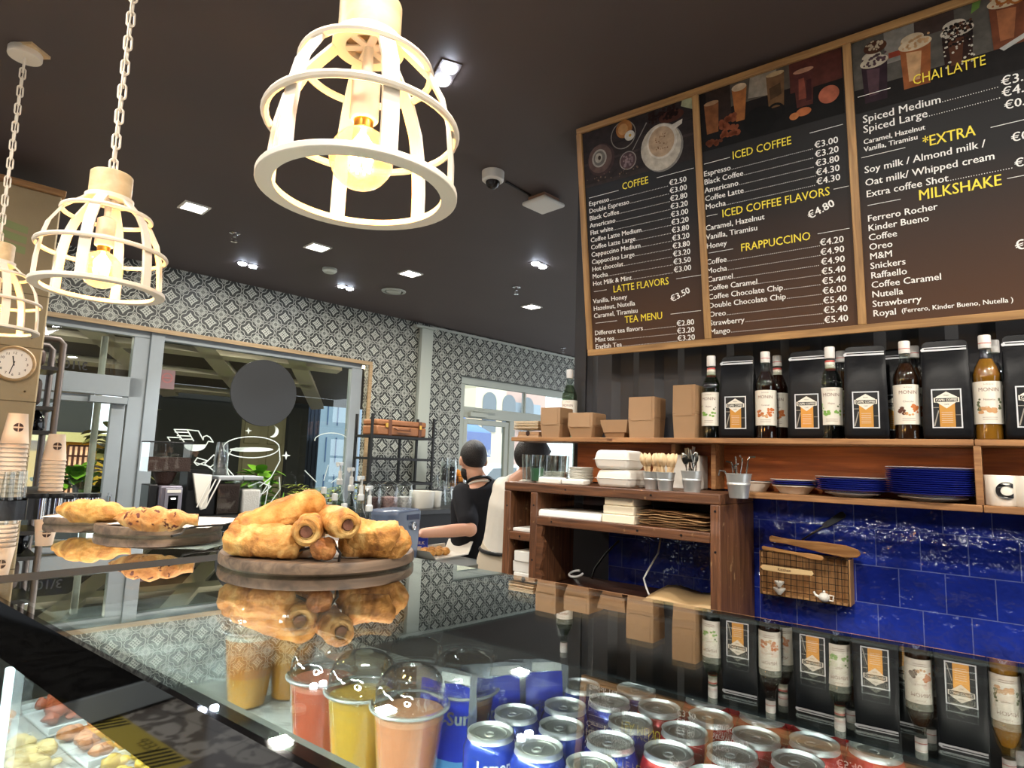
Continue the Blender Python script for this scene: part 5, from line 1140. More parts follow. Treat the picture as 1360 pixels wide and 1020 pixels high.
def spat(label, ua, va, ub, vb, x, prof, th=.008, mat=None, name='wooden_spatula'):
    A, B_ = onx(ua, va, x), onx(ub, vb, x); L = (B_-A).length; d_ = (B_-A).normalized(); nn = V((-1, 0, 0)); s_ = nn.cross(d_).normalized()
    mb = MB(); mb.prism([(L*f, w_) for f, w_ in prof]+[(L*f, -w_) for f, w_ in reversed(prof)], -th/2, th/2, 0, Matrix(((s_.x*0+d_.x, s_.x, nn.x, A.x), (d_.y, s_.y, nn.y, A.y), (d_.z, s_.z, nn.z, A.z), (0, 0, 0, 1))))
    o = obj(name, mb, mat or m_spat, bevel=.002); tag(o, label, 'spatula'); return o
spat('big olive wood spatula lying across the wire rack', 1022, 715, 1143, 736, XR-.055, [(0, .006), (.02, .011), (.2, .009), (.4, .013), (.6, .018), (.85, .020), (.97, .013), (1, .004)])
spat('thin wooden spoon lying under the big spatula on the wire rack', 1012, 727, 1094, 742, XR-.075, [(0, .004), (.02, .006), (.6, .005), (.8, .009), (.97, .008), (1, .003)])
spat('black spatula leaning behind the wire rack, its blade up to the right', 1065, 717, 1122, 682, XR-.02, [(0, .003), (.5, .004), (.55, .010), (.95, .012), (1, .008)], .003, m_black, 'black_spatula')

# ------------------------------------------------------------------ glass display counter
X0, X1, YA0, YJ0, YJ1, YE = .25, .866, -1.3, 1.085, 1.15, 1.95
m_top = GLASS('counter_glass', (236, 244, 241), 0, 1.52, boost=1.7)
m_frit = M('black_glass_border', (5, 5, 6), .03, spec=.5)
ct_ = thing('display_counter', 'glass topped display counter with black borders, lit inside', 'display counter', (0, 0, 0))
mb = MB(); mb.box(X0+.0065, X1, YA0, YJ0, ZG-.010, ZG); obj('top_glass', mb, m_top, ct_, smooth=0)
mb = MB(); mb.box(X0+.0065, X1, YJ1, YE, ZG-.010, ZG); obj('top_glass', mb, m_top, ct_, smooth=0)
mb = MB(); mb.box(X0, X1, YJ0+.0005, YJ1-.0005, ZG-.014, ZG); obj('joint_strip', mb, M('black_rubber', (14, 14, 14), .75, spec=.2), ct_, smooth=0)
mb = MB(); zf = ZG-.0105
for q in ((X0+.0065, .282, YA0, YJ0), (X0+.0065, .282, YJ1, YE), (.565, X1, YA0, YJ0), (.86, X1, YJ1, YE), (.282, .86, YE-.02, YE)): mb.box(*q, zf-.003, zf)
mb.box(X0, X0+.006, YA0, YE, 1.23, ZG); obj('black_border', mb, m_frit, ct_, smooth=0)
mb = MB(); mb.box(X0, X0+.006, YA0, YE, .78, 1.2295); obj('front_glass', mb, m_top, ct_, smooth=0)
m_shelfw = m_shelfmarble
mb = MB(); mb.box(.52, .955, YA0, 1.88, 1.052, 1.068); obj('display_shelf', mb, m_shelfw, ct_, bevel=.002)
mb = MB(); mb.box(.27, .955, YA0, 1.9, .845, .86); obj('lower_shelf', mb, M('pale_shelf', (150, 150, 146), .4), ct_, bevel=.002)
mb = MB(); mb.box(.957, .97, YA0, 1.92, .1, 1.262); mb.box(.26, .97, 1.9, 1.92, .1, 1.27); obj('case_panel', mb, M('dark_case_panel', (46, 46, 44), .4), ct_, smooth=0)
mb = MB(); mb.box(.26, .957, YA0, 1.9, .1, .78); obj('plinth', mb, m_black, ct_, smooth=0)
mb = MB(); mb.box(.262, .278, 1.105, 1.125, .86, 1.2285); obj('joint_post', mb, m_steel, ct_, smooth=0)
m_led = EM('case_led', (236, 248, 255), 5)
mb = MB(); mb.tube([(.312, 1.12, .862), (.312, 1.12, 1.165)], .006, 8); obj('led_tube', mb, m_led, ct_)
mb = MB(); mb.box(.284, .296, YA0+.05, 1.04, ZG-.026, ZG-.016); mb.box(.284, .296, 1.2, 1.9, ZG-.026, ZG-.016); obj('led_rail', mb, M('led_rail_grey', (120, 122, 124), .4), ct_, smooth=0)
for y0, y1 in ((-.9, 1.05), (1.2, 1.85)):
    li = bpy.data.lights.new('case_light', 'AREA'); li.shape = 'RECTANGLE'; li.size = .01; li.size_y = y1-y0; li.energy = 6.5*(y1-y0); li.color = (.93, .97, 1)
    lo = bpy.data.objects.new('case_light', li); COL.objects.link(lo); lo.parent = ct_; lo.location = (.298, (y0+y1)/2, ZG-.03); lo.rotation_euler = (0, math.radians(-38), 0)
li = bpy.data.lights.new('case_light', 'AREA'); li.shape = 'RECTANGLE'; li.size = .02; li.size_y = 2.4; li.energy = 4; li.color = (.9, .97, 1)
lo = bpy.data.objects.new('case_light', li); COL.objects.link(lo); lo.parent = ct_; lo.location = (.54, .6, 1.045)

# cakes and salads on the lower shelf
m_tray = M('white_tray', (190, 194, 194), .35)
fl = [((224, 150, 60), 'orange'), ((196, 160, 50), 'yellow crumb'), ((120, 150, 60), 'green leaf'), ((176, 110, 60), 'brown pastry'), ((214, 190, 130), 'cream'), ((150, 70, 40), 'dark red')]
k = 0
for y in (1.72, 1.5, 1.28, 1.05, .82, .6):
    for x in (.42, .62, .80):
        c, nm = fl[(k*5+k//3) % 6]; t = thing('food_tray', 'white tray of %s food in the lower case, %s row' % (nm, ['front', 'middle', 'back'][k % 3]), 'food tray', (x, y, .861), 0, 'trays of food in the lower case')
        mb = MB(); mb.box(-.085, .085, -.095, .095, 0, .006); mb.box(-.085, .085, -.095, -.09, .006, .02); mb.box(-.085, .085, .09, .095, .006, .02); obj('tray', mb, m_tray, t, bevel=.002)
        mb = MB(); rr = random.Random(k)
        for _ in range(46): q = rr.uniform(.010, .022); mb.ball(q, q*rr.uniform(.7, 1.2), q*.7, 10, 7, T=T((rr.uniform(-.07, .07), rr.uniform(-.08, .08), .010+q*.5+rr.random()*.014)))
        mb.noise(.006, 60, k); o = obj('food', mb, M('food_%d' % ((k*5+k//3) % 6), c, .45, var=.3, vscale=40), t); o['kind'] = 'stuff'; k += 1
for c_ in [o for o in bpy.data.objects if o.name.startswith('food_tray')]:
    c_['label'] = c_['label'] + (', %s' % ['far end', 'second from far end', 'third from far end', 'beside the LED', 'before the LED', 'near end'][[1.72, 1.5, 1.28, 1.05, .82, .6].index(round(c_.location.y, 2))])

# juice cups
m_lidp = GLASS('clear_dome_lid', (252, 253, 253), .03, 1.5, boost=4)
def lid_bump(m):
    nt = m.node_tree; tc = nt.nodes.new('ShaderNodeTexCoord'); v = nt.nodes.new('ShaderNodeTexVoronoi'); v.inputs['Scale'].default_value = 95; bu = nt.nodes.new('ShaderNodeBump'); bu.inputs['Strength'].default_value = .35; bu.inputs['Distance'].default_value = .003
    nt.links.new(tc.outputs['Object'], v.inputs['Vector']); nt.links.new(v.outputs['Distance'], bu.inputs['Height'])
    for n in nt.nodes:
        if n.type == 'BSDF_GLOSSY': nt.links.new(bu.outputs[0], n.inputs['Normal'])
lid_bump(m_lidp); m_rimp = M('clear_plastic_rim', (214, 216, 212), .15, trans=.6)
def juice(label, pos, col, foam, lv=.105, col2=None):
    t = thing('juice_cup', label, 'juice cup', pos, 0, 'juice cups in the display'); 
    mb = MB(); mb.lathe([(0, .001), (.0285, 0), (.030, .004), (.0425, .118), (.0455, .1185), (.0465, .1205), (.0455, .1225), (.042, .122)], 36, cap=False); obj('cup', mb, m_plastic, t)
    mb = MB(); rr_ = lambda z: .0285+(.0425-.030)*(z/.118)-.0004+.0012; mb.lathe([(0, .003), (.0285, .003), (rr_(lv*.45), lv*.45), (rr_(lv*.62), lv*.62), (rr_(lv), lv), (0, lv)], 36)
    if col2:
        n = 36; mb.mi = [1 if min(mb.v[i][2] for i in f) >= lv*.44 else 0 for f in mb.f]
    m1 = M('juice_%02x%02x%02x' % col, col, .12, sss=.0, spec=.4); m2 = M('juice_%02x%02x%02x' % (col2 or col), (col2 or col), .12, spec=.4); obj('juice', mb, [m1, m2], t)
    mb = MB(); mb.lathe([(rr_(lv)-.0005, lv), (rr_(lv+.006)-.001, lv+.006), (0, lv+.007)], 36); obj('foam', mb, M('foam_%02x%02x%02x' % foam, foam, .6), t)
    mb = MB(); mb.lathe([(.0452, .117), (.0455, .125), (.043, .127), (.0415, .14), (.036, .154), (.026, .162), (.012, .165), (.011, .163)], 36, cap=False); dl = obj('dome_lid', mb, m_lidp, t); mb = MB(); mb.tube([(.0462*math.cos(2*PI*i/40), .0462*math.sin(2*PI*i/40), .1205) for i in range(40)], .0019, 8, closed=True); obj('lid_rim', mb, m_rimp, dl)
    return t
ZSH = 1.0685; ZD = ZSH+.163
def cupat(u, v): p = onz(u, v, ZD); return (p.x, p.y, ZSH)
OR = (228, 158, 40); AM = (206, 140, 46)
juice('amber juice cup with pale foam, farthest left in the display', cupat(338, 799), (206, 148, 44), (226, 220, 200), .108, (204, 132, 58))
juice('amber juice cup behind the farthest left one', cupat(393, 793), (196, 136, 48), (210, 190, 150), .108)
juice('red orange juice cup, left of the yellow one', cupat(432, 851), (180, 84, 56), (196, 116, 88), .108)
juice('yellow mango juice cup near the front of the display', cupat(484, 868), (190, 148, 50), (182, 142, 48), .108)
juice('pink orange juice cup, nearest to the camera, beside the drink pouches', cupat(547, 886), (196, 98, 54), (200, 140, 104), .108, (196, 128, 90))
juice('brownish juice cup behind the yellow one', cupat(553, 848), (150, 112, 56), (160, 126, 76), .108)
juice('brownish juice cup behind the pink orange one', cupat(617, 866), (150, 104, 66), (160, 126, 90), .108)
juice('brownish juice cup farthest back near the black border', cupat(620, 832), (140, 106, 60), (150, 120, 80), .108)

# drink pouches
m_foil = M('silver_foil', (196, 200, 204), .22, metal=.85); m_pblue = M('pouch_blue', (30, 52, 176), .25, coat=.5); m_sky = M('pouch_sky', (92, 158, 206), .3, coat=.4); m_orng = M('pouch_orange', (236, 160, 56), .35)
def pouch(label, pos, rz, lean=0):
    t = thing('drink_pouch', label, 'drink pouch', pos, rz, 'foil drink pouches'); h, w, d = .148, .088, .042
    n = 10; mb = MB(); zs = [0, .01, .05, .10, .132, h]; ds = [.9, 1, .85, .45, .08, .04]; vs = []; m = 2*n
    for z, q in zip(zs, ds):
        for i in range(n+1): f = -1+2*i/n; vs.append((f*w/2, -(d/2)*q*max(.0, 1-f*f)**.5-.0006, z))
        for i in range(1, n): f = 1-2*i/n; vs.append((f*w/2, (d/2)*q*max(0, 1-f*f)**.5+.0006, z))
    fs = [(j*m+i, j*m+(i+1) % m, (j+1)*m+(i+1) % m, (j+1)*m+i) for j in range(len(zs)-1) for i in range(m)]
    mb.add(vs, fs+[tuple(reversed(range(m)))]); 
    for k in range(len(mb.f)-1):
        j, i = divmod(k, m); mb.mi[k] = 0 if (i % n in (0, n-1) or j == 4) else (1 if j >= 2 else (2 if j == 1 else 3))
    mb.noise(.0025, 40, len(label)); obj('pouch_body', mb, [m_foil, m_pblue, m_sky, m_orng], t, smooth=60)
    mb = MB(); vs, fs = text('Capri-Sun', .021, 'CENTER', .0006); mb.add([(v[0]*1.0, -(d/2)*.62*max(0, 1-(v[0]/(w/2))**2)**.5-.0045, .088+v[1]+v[0]*.12) for v in vs], fs); obj('lettering', mb, m_foil, t, smooth=0)
    mb = MB(); mb.box(-.006, .034, -.0035, -.0015, .134, .1445); obj('straw_label', mb, m_white, t, bevel=.0005); t.rotation_euler.x = lean
def pch(u, v): p = onz(u, v, ZSH+.146); return (p.x, p.y, ZSH+.0025)
pouch('blue foil drink pouch seen almost edge on, next to the pink orange juice', pch(594, 893), -1.35); pouch('blue foil drink pouch with white top, front facing, behind the blue cans', pch(656, 886), -.62); pouch('blue foil drink pouch farthest back, under the lamp reflection', pch(712, 880), -.75)

# cans
m_canal = M('can_aluminium', (214, 214, 210), .42, metal=.8); m_cblue = M('can_blue', (26, 58, 160), .25, metal=.3, coat=.4); m_cred = M('can_red', (200, 40, 34), .25, metal=.25, coat=.4); m_cyel = M('can_yellow_fruit', (232, 196, 66), .35); m_cgreen = M('can_green_leaf', (70, 130, 60), .35)
def can_proto(blue):
    t = thing('soda_can', 'x', 'can', (0, 0, 0)); mb = MB(); mb.lathe([(0, .003), (.022, 0), (.026, .002), (.033, .010), (.033, .099), (.0285, .108)], 40, cap=False); obj('can_body', mb, m_cblue if blue else m_cred, t)
    mb = MB(); mb.lathe([(.0285, .108), (.0272, .1105), (.0280, .1145), (.0268, .1148), (.0255, .1105), (.0235, .1095), (0, .1108)], 40); mb.lathe([(.0205, .1112), (.0195, .1122), (.0185, .1112)], 30, cap=False); obj('can_lid', mb, m_canal, t)
    mb = MB(); mb.tube([(.003+.0062*math.cos(2*PI*i/16)*1.0-.009, .0052*math.sin(2*PI*i/16), .1124) for i in range(16)], .0011, 6, closed=True); mb.box(-.001, .008, -.004, .004, .1118, .1126); obj('pull_tab', mb, m_canal, t)
    mb = MB(); R = .0333
    if blue:
        for a0 in (PI, 0.4):
            sub = MB(); cdots(sub, R, [(-.012, .045)], 0, .017, 3); cdots(sub, R, [(.004, .04)], 0, .014, 4); cdots(sub, R, [(-.002, .07)], 1, .009, 5)
            vs, fs = text('Lemon', .016, 'CENTER', .0004); sub.add(wrapx([(v[0], v[1]) for v in vs], R+.0002, .083), fs, 2)
            mb.add(sub.v, sub.f, 0, Matrix.Rotation(a0, 4, 'Z')); mb.mi[-len(sub.mi):] = sub.mi
        obj('can_print', mb, [m_cyel, m_cgreen, m_white], t, smooth=0)
    else:
        for a0 in (PI, .4, 4.6):
            sub = MB(); vs, fs = text('Cola', .034, 'CENTER', .0006, shear=.3); sub.add(wrapx([(v[1], v[0]) for v in vs], R+.0002, .055), fs, 0); mb.add(sub.v, sub.f, 0, Matrix.Rotation(a0, 4, 'Z'))
        obj('can_print', mb, [m_white], t, smooth=0)
    return t
ZLID = ZSH+.1145
blues = [(665, 963.5), (713, 946), (728, 984), (752.6, 929), (759.7, 963), (785, 1004), (771, 911), (803, 941), (815, 973), (854, 925), (838, 955)]
reds = [(944, 931), (979, 919), (1037, 932.5), (1013, 948.5), (1108, 945), (1092, 963), (988.5, 968), (1064.5, 981), (963, 989), (1037, 1003), (932, 951), (893, 968), (856, 990), (925, 1011), (893, 940), (1125, 985), (1003, 1024)]
P_ = [list(onz(u, v, ZLID))[:2] for u, v in blues+reds]
FIX = [(o.location.x, o.location.y, .048 if o.name.startswith('juice') else .034) for o in bpy.data.objects if o.name.startswith(('juice_cup', 'drink_pouch'))]
for it in range(300):                       # settle the cans beside each other
    for i in range(len(P_)):
        for j in range(i):
            dx, dy = P_[i][0]-P_[j][0], P_[i][1]-P_[j][1]; d_ = math.hypot(dx, dy) or 1e-6
            if d_ < .0615: k = (.0615-d_)/2/d_; P_[i][0] += dx*k; P_[i][1] += dy*k; P_[j][0] -= dx*k; P_[j][1] -= dy*k
        for fx, fy, fr in FIX:
            dx, dy = P_[i][0]-fx, P_[i][1]-fy; d_ = math.hypot(dx, dy)
            if d_ < fr+.031: k = (fr+.031-d_)/d_; P_[i][0] += dx*k; P_[i][1] += dy*k
        P_[i][0] = min(P_[i][0], .918)
for blue, lst in ((True, P_[:len(blues)]), (False, P_[len(blues):])):
    proto = can_proto(blue)
    for i, (x, y) in enumerate(lst):
        o = proto if i == 0 else dup(proto)
        o.scale = (.915, .915, 1); o.location = (x, y, ZSH); o.rotation_euler.z = rnd.uniform(-.6, .6); o['group'] = 'blue soda cans' if blue else 'red soda cans'
        o['label'] = '%s soda can with silver lid standing in the display, among the other %s cans' % (('blue',)*2 if blue else ('red',)*2)

# ------------------------------------------------------------------ pastries on wooden boards
def crust_mat(name, c1, c2, c3, spots=0):
    m, nt, b = newmat(name); N = nt.nodes.new; L = nt.links.new; tc = N('ShaderNodeTexCoord')
    n = N('ShaderNodeTexNoise'); n.inputs['Scale'].default_value = 22; n.inputs['Detail'].default_value = 7; n.inputs['Distortion'].default_value = .8
    L(tc.outputs['Object'], n.inputs['Vector']); r = N('ShaderNodeValToRGB'); e = r.color_ramp.elements; e[0].position = .3; e[0].color = lin(c1); e[1].position = .7; e[1].color = lin(c3); q = e.new(.5); q.color = lin(c2)
    L(n.outputs['Fac'], r.inputs[0]); src = r.outputs[0]
    if spots:
        v = N('ShaderNodeTexNoise'); v.inputs['Scale'].default_value = 75; v.inputs['Detail'].default_value = 2; L(tc.outputs['Object'], v.inputs['Vector'])
        s = N('ShaderNodeValToRGB'); s.color_ramp.elements[0].position = .60; s.color_ramp.elements[1].position = .64; L(v.outputs['Fac'], s.inputs[0])
        mx = N('ShaderNodeMix'); mx.data_type = 'RGBA'; mx.inputs[7].default_value = lin((92, 42, 26)); L(s.outputs[0], mx.inputs[0]); L(src, mx.inputs[6]); src = mx.outputs[2]
    L(src, b.inputs['Base Color']); b.inputs['Roughness'].default_value = .5; b.inputs['Specular IOR Level'].default_value = .3
    n3 = N('ShaderNodeTexNoise'); n3.inputs['Scale'].default_value = 90; n3.inputs['Detail'].default_value = 5; L(tc.outputs['Object'], n3.inputs['Vector'])
    bu = N('ShaderNodeBump'); bu.inputs['Strength'].default_value = .9; bu.inputs['Distance'].default_value = .006; L(n3.outputs['Fac'], bu.inputs['Height']); L(bu.outputs[0], b.inputs['Normal'])
    return m
m_crust = crust_mat('golden_crust', (116, 68, 30), (186, 130, 66), (224, 184, 118)); m_crust2 = crust_mat('baguette_crust', (136, 82, 36), (192, 136, 68), (224, 178, 110)); m_spk = crust_mat('speckled_crust', (124, 68, 30), (186, 126, 68), (220, 176, 116), 1)
m_fill = M('brown_filling', (96, 52, 30), .6, bump=.4, bscale=80)
def spiral_board(name, label, c, r, h=.025, sq=1):
    t = thing(name, label, 'serving board', c); mb = MB(); mb.lathe([(0, 0), (r*.97, 0), (r, .004), (r, h-.004), (r*.985, h), (0, h)], 64); obj('board', mb, WOOD('acacia_board', (66, 52, 42), (124, 102, 82), .6, 'X', 4, .3), t); return t
def sheet(label, pts, z, name='printed_paper', mat=None, wav=.003, n=10):
    a, b, c, d = [V((p[0], p[1], 0)) for p in pts]; vs = []
    for j in range(n+1):
        for i in range(n+1):
            p = (a*(1-i/n)+b*(i/n))*(1-j/n) + (d*(1-i/n)+c*(i/n))*(j/n); vs.append((p.x, p.y, z+wav*(1+noise.noise(p*14))))
    mb = MB(); mb.add(vs, [(j*(n+1)+i, j*(n+1)+i+1, (j+1)*(n+1)+i+1, (j+1)*(n+1)+i) for j in range(n) for i in range(n)]); o = obj(name, mb, mat or m_liner); tag(o, label, 'paper'); return o
def liner():
    m, nt, b = newmat('printed_liner_paper'); N = nt.nodes.new; L = nt.links.new; tc = N('ShaderNodeTexCoord'); n = N('ShaderNodeTexNoise'); n.inputs['Scale'].default_value = 42; n.inputs['Detail'].default_value = 3
    L(tc.outputs['Object'], n.inputs['Vector']); r = N('ShaderNodeValToRGB'); r.color_ramp.elements[0].position = .56; r.color_ramp.elements[0].color = lin((226, 222, 214)); r.color_ramp.elements[1].position = .62; r.color_ramp.elements[1].color = lin((170, 164, 158)); L(n.outputs['Fac'], r.inputs[0]); L(r.outputs[0], b.inputs['Base Color']); b.inputs['Roughness'].default_value = .85; return m
m_liner = liner()
def loaf(name, label, A, B_, r, mat, seed, cat='pastry', flat=.85, ridges=0, fillend=None, bend=0, group=None, am=.005, taper=.8):
    A, B_ = V(A), V(B_); L = (B_-A).length; t = thing(name, label, cat, A, 0, group); d = (B_-A).normalized(); n = 60; up_ = V((0, 0, 1)); side = d.cross(up_).normalized()
    pts, rs = [], []
    for i in range(n+1):
        f = i/n; p = d*L*f + side*bend*math.sin(PI*f); e = min(f, 1-f)*L
        q = r*(1-(1-min(1, e/(r*taper)))**2)**.5 if e < r*taper else r
        if ridges: q *= 1+.10*abs(math.sin(ridges*PI*f))-.05
        pts.append(p); rs.append(max(q*(1+.06*noise.noise(V((f*7, seed, 0)))), r*.12))
    mb = MB(); mb.tube([tuple(p) for p in pts], rs, 40, flat=1); Q_ = d.to_track_quat('X', 'Z').inverted()
    def flake(v):
        v = V(v); q = Q_ @ v; lay = noise.noise(V((q.x*9+seed, q.y*60, q.z*60)))          # layers running along the roll
        return v + V(noise.noise_vector(v*30+V((seed, 0, 0))))*am + (v-d*v.dot(d)).normalized()*(abs(lay)**.6*am*1.1 - am*.3) + V(noise.noise_vector(v*140+V((0, seed, 0))))*am*.3
    mb.v = [tuple(flake(v)) for v in mb.v]
    mb.v = [(x, y, max(z, -r*.93)) for x, y, z in mb.v]
    obj('crust', mb, mat, t, smooth=80)
    if fillend is not None:
        e = (0 if fillend == 0 else 1); c = (A if e == 0 else B_)-A; dd = -d if e == 0 else d
        mb = MB(); M3 = dd.to_track_quat('Z', 'Y').to_matrix().to_4x4(); M3.translation = c - dd*r*.12
        mb.lathe([(0, .004), (r*.35, .006), (r*.42, .002), (r*.40, -.004)], 18, 0, M3, cap=False); obj('filling', mb, m_fill, t)
        mb = MB(); mb.tube([tuple(M3 @ V(((r*.5+r*.22*(k/26))*math.cos(k*.28), (r*.5+r*.22*(k/26))*math.sin(k*.28), .002+.004*math.sin(k*.3)))) for k in range(30)], r*.17, 8); mb.noise(.002, 60, seed); obj('rolled_edge', mb, mat, t)
    return t
BC = V((.714, .975, ZG+.0005)); BH = .020
spiral_board('serving_board', 'round wooden board piled with rolls in the middle of the counter', BC, .168, BH)
ZB = ZG+BH+.001
sheet('white paper under the pile of rolls on the round board', [(BC.x-.15, BC.y-.02), (BC.x-.02, BC.y-.13), (BC.x+.13, BC.y+.0), (BC.x, BC.y+.14)], ZB, 'liner_paper', m_liner, .0012)
def od(u, v, dep): return ond(u, v, dep)
def oz(u, v, z): return onz(u, v, z)
zA = ZB+.024
loaf('long_roll', 'long golden roll at the front left of the round board', oz(300, 717, zA), oz(402, 722, zA), .0265, m_crust, 1, am=.006)
loaf('puff_roll', 'flaky puff roll at the back left of the pile', od(306, 702, 1.10), od(420, 704, 1.12), .031, m_crust, 2, am=.006)
loaf('baguette_roll', 'long smooth baguette roll lying slantwise on top of the pile', od(314, 710, 1.03), od(430, 662, 1.10), .0265, m_crust2, 3, am=.003, taper=.9)
loaf('stuffed_roll', 'rolled pastry with open spiral end facing the camera', od(407, 706, .985), od(419, 698, 1.12), .0255, m_crust, 4, fillend=0, am=.004, taper=.45)
loaf('stuffed_roll', 'rolled pastry with dark filling in its end, on the right of the spiral one', od(462, 697, .985), od(430, 688, 1.10), .0235, m_crust, 5, fillend=0, am=.004, taper=.45)
loaf('puff_bun', 'big flaky puff bun at the right end of the round board', oz(450, 719, zA), oz(544, 720, zA+.001), .027, m_crust, 6, am=.007)
loaf('puff_bun', 'flaky puff bun behind the big one at the right end', od(460, 708, 1.05), od(532, 712, 1.05), .027, m_crust, 7, am=.007)
loaf('long_roll', 'dark baked roll in the middle of the board, under the rolled pastries', oz(410, 729, zA-.005), oz(448, 729, zA-.005), .018, crust_mat('dark_crust', (80, 44, 22), (140, 86, 44), (180, 124, 70)), 8, am=.004)
m_wirebk = M('black_tongs_wire', (40, 34, 30), .4, metal=.6)
mb = MB(); mb.tube([tuple(od(*q)) for q in ((380, 750, 1.02), (376, 742, 1.015), (384, 735, 1.01), (420, 725, 1.0), (446, 726, 1.0), (452, 735, 1.0), (450, 747, 1.0))], .0022, 7); o = obj('serving_tongs', mb, m_wirebk); tag(o, 'thin dark wire tongs at the front of the round board', 'tongs')
# boards with croissants on the far glass
zb2 = ZG+.0005
b1c, b2c = onz(112, 693, zb2), onz(213, 704.5, zb2)
spiral_board('serving_board', 'wooden board carrying the plain croissant, farthest on the glass', b1c, .085, .016); spiral_board('serving_board', 'wooden board carrying the speckled croissant', b2c, .132, .020)
zc1, zc2 = zb2+.0165, zb2+.0205
def around(c, dx0, dx1, dy0, dy1): r_, f_ = (ray(780, 510)-ray(680, 510)), V((FWD.x, FWD.y, 0)); r_.z = 0; r_.normalize(); f_.normalize(); return [tuple(c+r_*a+f_*b)[:2] for a, b in ((dx0, dy0), (dx1, dy0), (dx1, dy1), (dx0, dy1))]
sheet('white paper under the plain croissant', around(b1c, -.06, .07, -.075, .05), zc1, 'liner_paper', m_liner, .0006); sheet('printed white paper with a raised corner behind the speckled croissant', around(b2c, -.06, .16, -.11, .10), zc2, 'liner_paper', m_liner, .003)
def croissant(label, u0, v0, u1, v1, z, r, mat, seed, bend, dep):
    A, B_ = ond(u0-3, v0, dep), ond(u1+3, v1, dep); A.z = B_.z = z+r*.78; t = thing('croissant', label, 'croissant', A); d = (B_-A); L = d.length; d.normalize(); side = d.cross(V((0, 0, 1))).normalized(); pts, rs = [], []; n = 44
    for i in range(n+1):
        f = i/n; pts.append(d*L*f + side*bend*(math.sin(PI*f)-.3)); k = max(.30, math.sin(PI*(.05+.90*f)))**.8; seg_ = abs(math.sin(4.5*PI*f)); rs.append(r*k*(.84+.20*seg_))
    mb = MB(); mb.tube([tuple(p) for p in pts], rs, 20); mb.v = [tuple(V(v)+V(noise.noise_vector(V(v)*45+V((seed, 0, 0))))*.005) for v in mb.v]; mb.v = [(x, y, max(zz*.92, -r*.80)) for x, y, zz in mb.v]
    obj('crust', mb, mat, t, smooth=70); return t
croissant('plain golden croissant on the farthest board', 79, 683, 172, 684, zc1+.001, .031, m_crust2, 1, .02, 1.44); croissant('croissant speckled with dark bits, right of the plain one', 157, 690, 258, 690, zc2+.003, .029, m_spk, 2, .02, 1.285)
mb = MB(); q = [onz(*t_, zc2+.006) for t_ in ((228, 712), (240, 709), (246, 702), (262, 699), (300, 697))]; mb.tube([tuple(p) for p in q], .0024, 7); o = obj('serving_tongs', mb, m_wirebk); tag(o, 'thin black wire tongs on the board of the speckled croissant', 'tongs')

# ------------------------------------------------------------------ cups and machine at the left end
m_cup = M('paper_cup_cream', (226, 206, 184), .6); m_logo = M('cup_logo_brown', (58, 34, 26), .6); m_logol = M('cup_logo_pale', (206, 180, 156), .6)
def cup_stack(label, base, n, group, dz=.0165):
    proto = None
    for k in range(n):
        if proto is None:
            t = thing('paper_cup', label, 'paper cup', base, 0, group); mb = MB(); mb.lathe([(.045, 0), (.0455, .003), (.0435, .006), (.031, .112), (.0315, .115), (.029, .115), (.0285, .110), (0, .110)], 32, cap=False); obj('cup_wall', mb, m_cup, t); proto = t
        else: t = dup(proto, (base[0], base[1], base[2]+k*dz))
        t['label'] = label
    t['label'] = label.replace('nested in', 'with round brown logo, topmost of'); 
    R = .0382; mb = MB(); a0 = math.atan2(-base[1], -base[0])+.15; cz = .062
    def P(x, z, e=0): r_ = .0435-(z-.006)*(.0125/.106)+.0008+e; return (r_*math.cos(a0+x/r_), r_*math.sin(a0+x/r_), z)
    n = 30; mb.add([P(0, cz, .0004)]+[P(.0165*math.cos(2*PI*i/n), cz+.0165*math.sin(2*PI*i/n), .0004) for i in range(n)], [(0, 1+i, 1+(i+1) % n) for i in range(n)], 0)
    for x0, x1, z0, z1 in ((-.0165, .0165, cz-.003, cz+.003),): mb.add([P(x0+(x1-x0)*i/8, z, .0008) for z in (z0, z1) for i in range(9)], [(i, i+1, 10+i, 9+i) for i in range(8)], 1)
    mb.add([P(x, z, .0008) for x, z in ((-.0015, cz-.016), (.0015, cz-.016), (.0015, cz+.016), (-.0015, cz+.016))], [(0, 1, 2, 3)], 1)
    obj('cup_logo', mb, [m_logo, m_logol], t, smooth=0); return t
pb_ = ond(67, 652, 2.72); MT = pb_.z
cup_stack('cream paper cup nested in the stack before the garden door', (pb_.x, pb_.y, MT), 9, 'paper cups of the right stack')
pa_ = ond(9, 668, 2.35); pa_.z = MT
cup_stack('cream paper cup nested in the stack at the left frame edge', (pa_.x, pa_.y, MT), 13, 'paper cups of the left stack')
mc = ond(40, 690, 2.95)
em = thing('espresso_machine', 'steel espresso machine at the left end, mostly hidden behind the glass counter', 'coffee machine', (mc.x-.12, mc.y-.20, 0), -.12)
mb = MB(); mb.box(-.42, .12, -.22, .22, 1.097, MT-.022); obj('machine_body', mb, m_steel, em, bevel=.012)
mb = MB(); mb.box(-.44, .14, -.40, .24, MT-.021, MT-.001); obj('cup_tray', mb, m_black, em, bevel=.006)
mb = MB(); mb.tube([(.1, -.25, 1.24), (.1, -.36, 1.23), (.12, -.42, 1.18), (.13, -.44, 1.13)], .011, 10); obj('steam_wand', mb, m_chrome, em)
mb = MB(); mb.lathe([(.034, 1.20), (.036, 1.14), (.03, 1.12)], 20, 0, T((-.12, -.3, 0))); mb.tube([(-.12, -.33, 1.16), (-.12, -.46, 1.14)], .012, 10); obj('portafilter', mb, m_chrome, em)
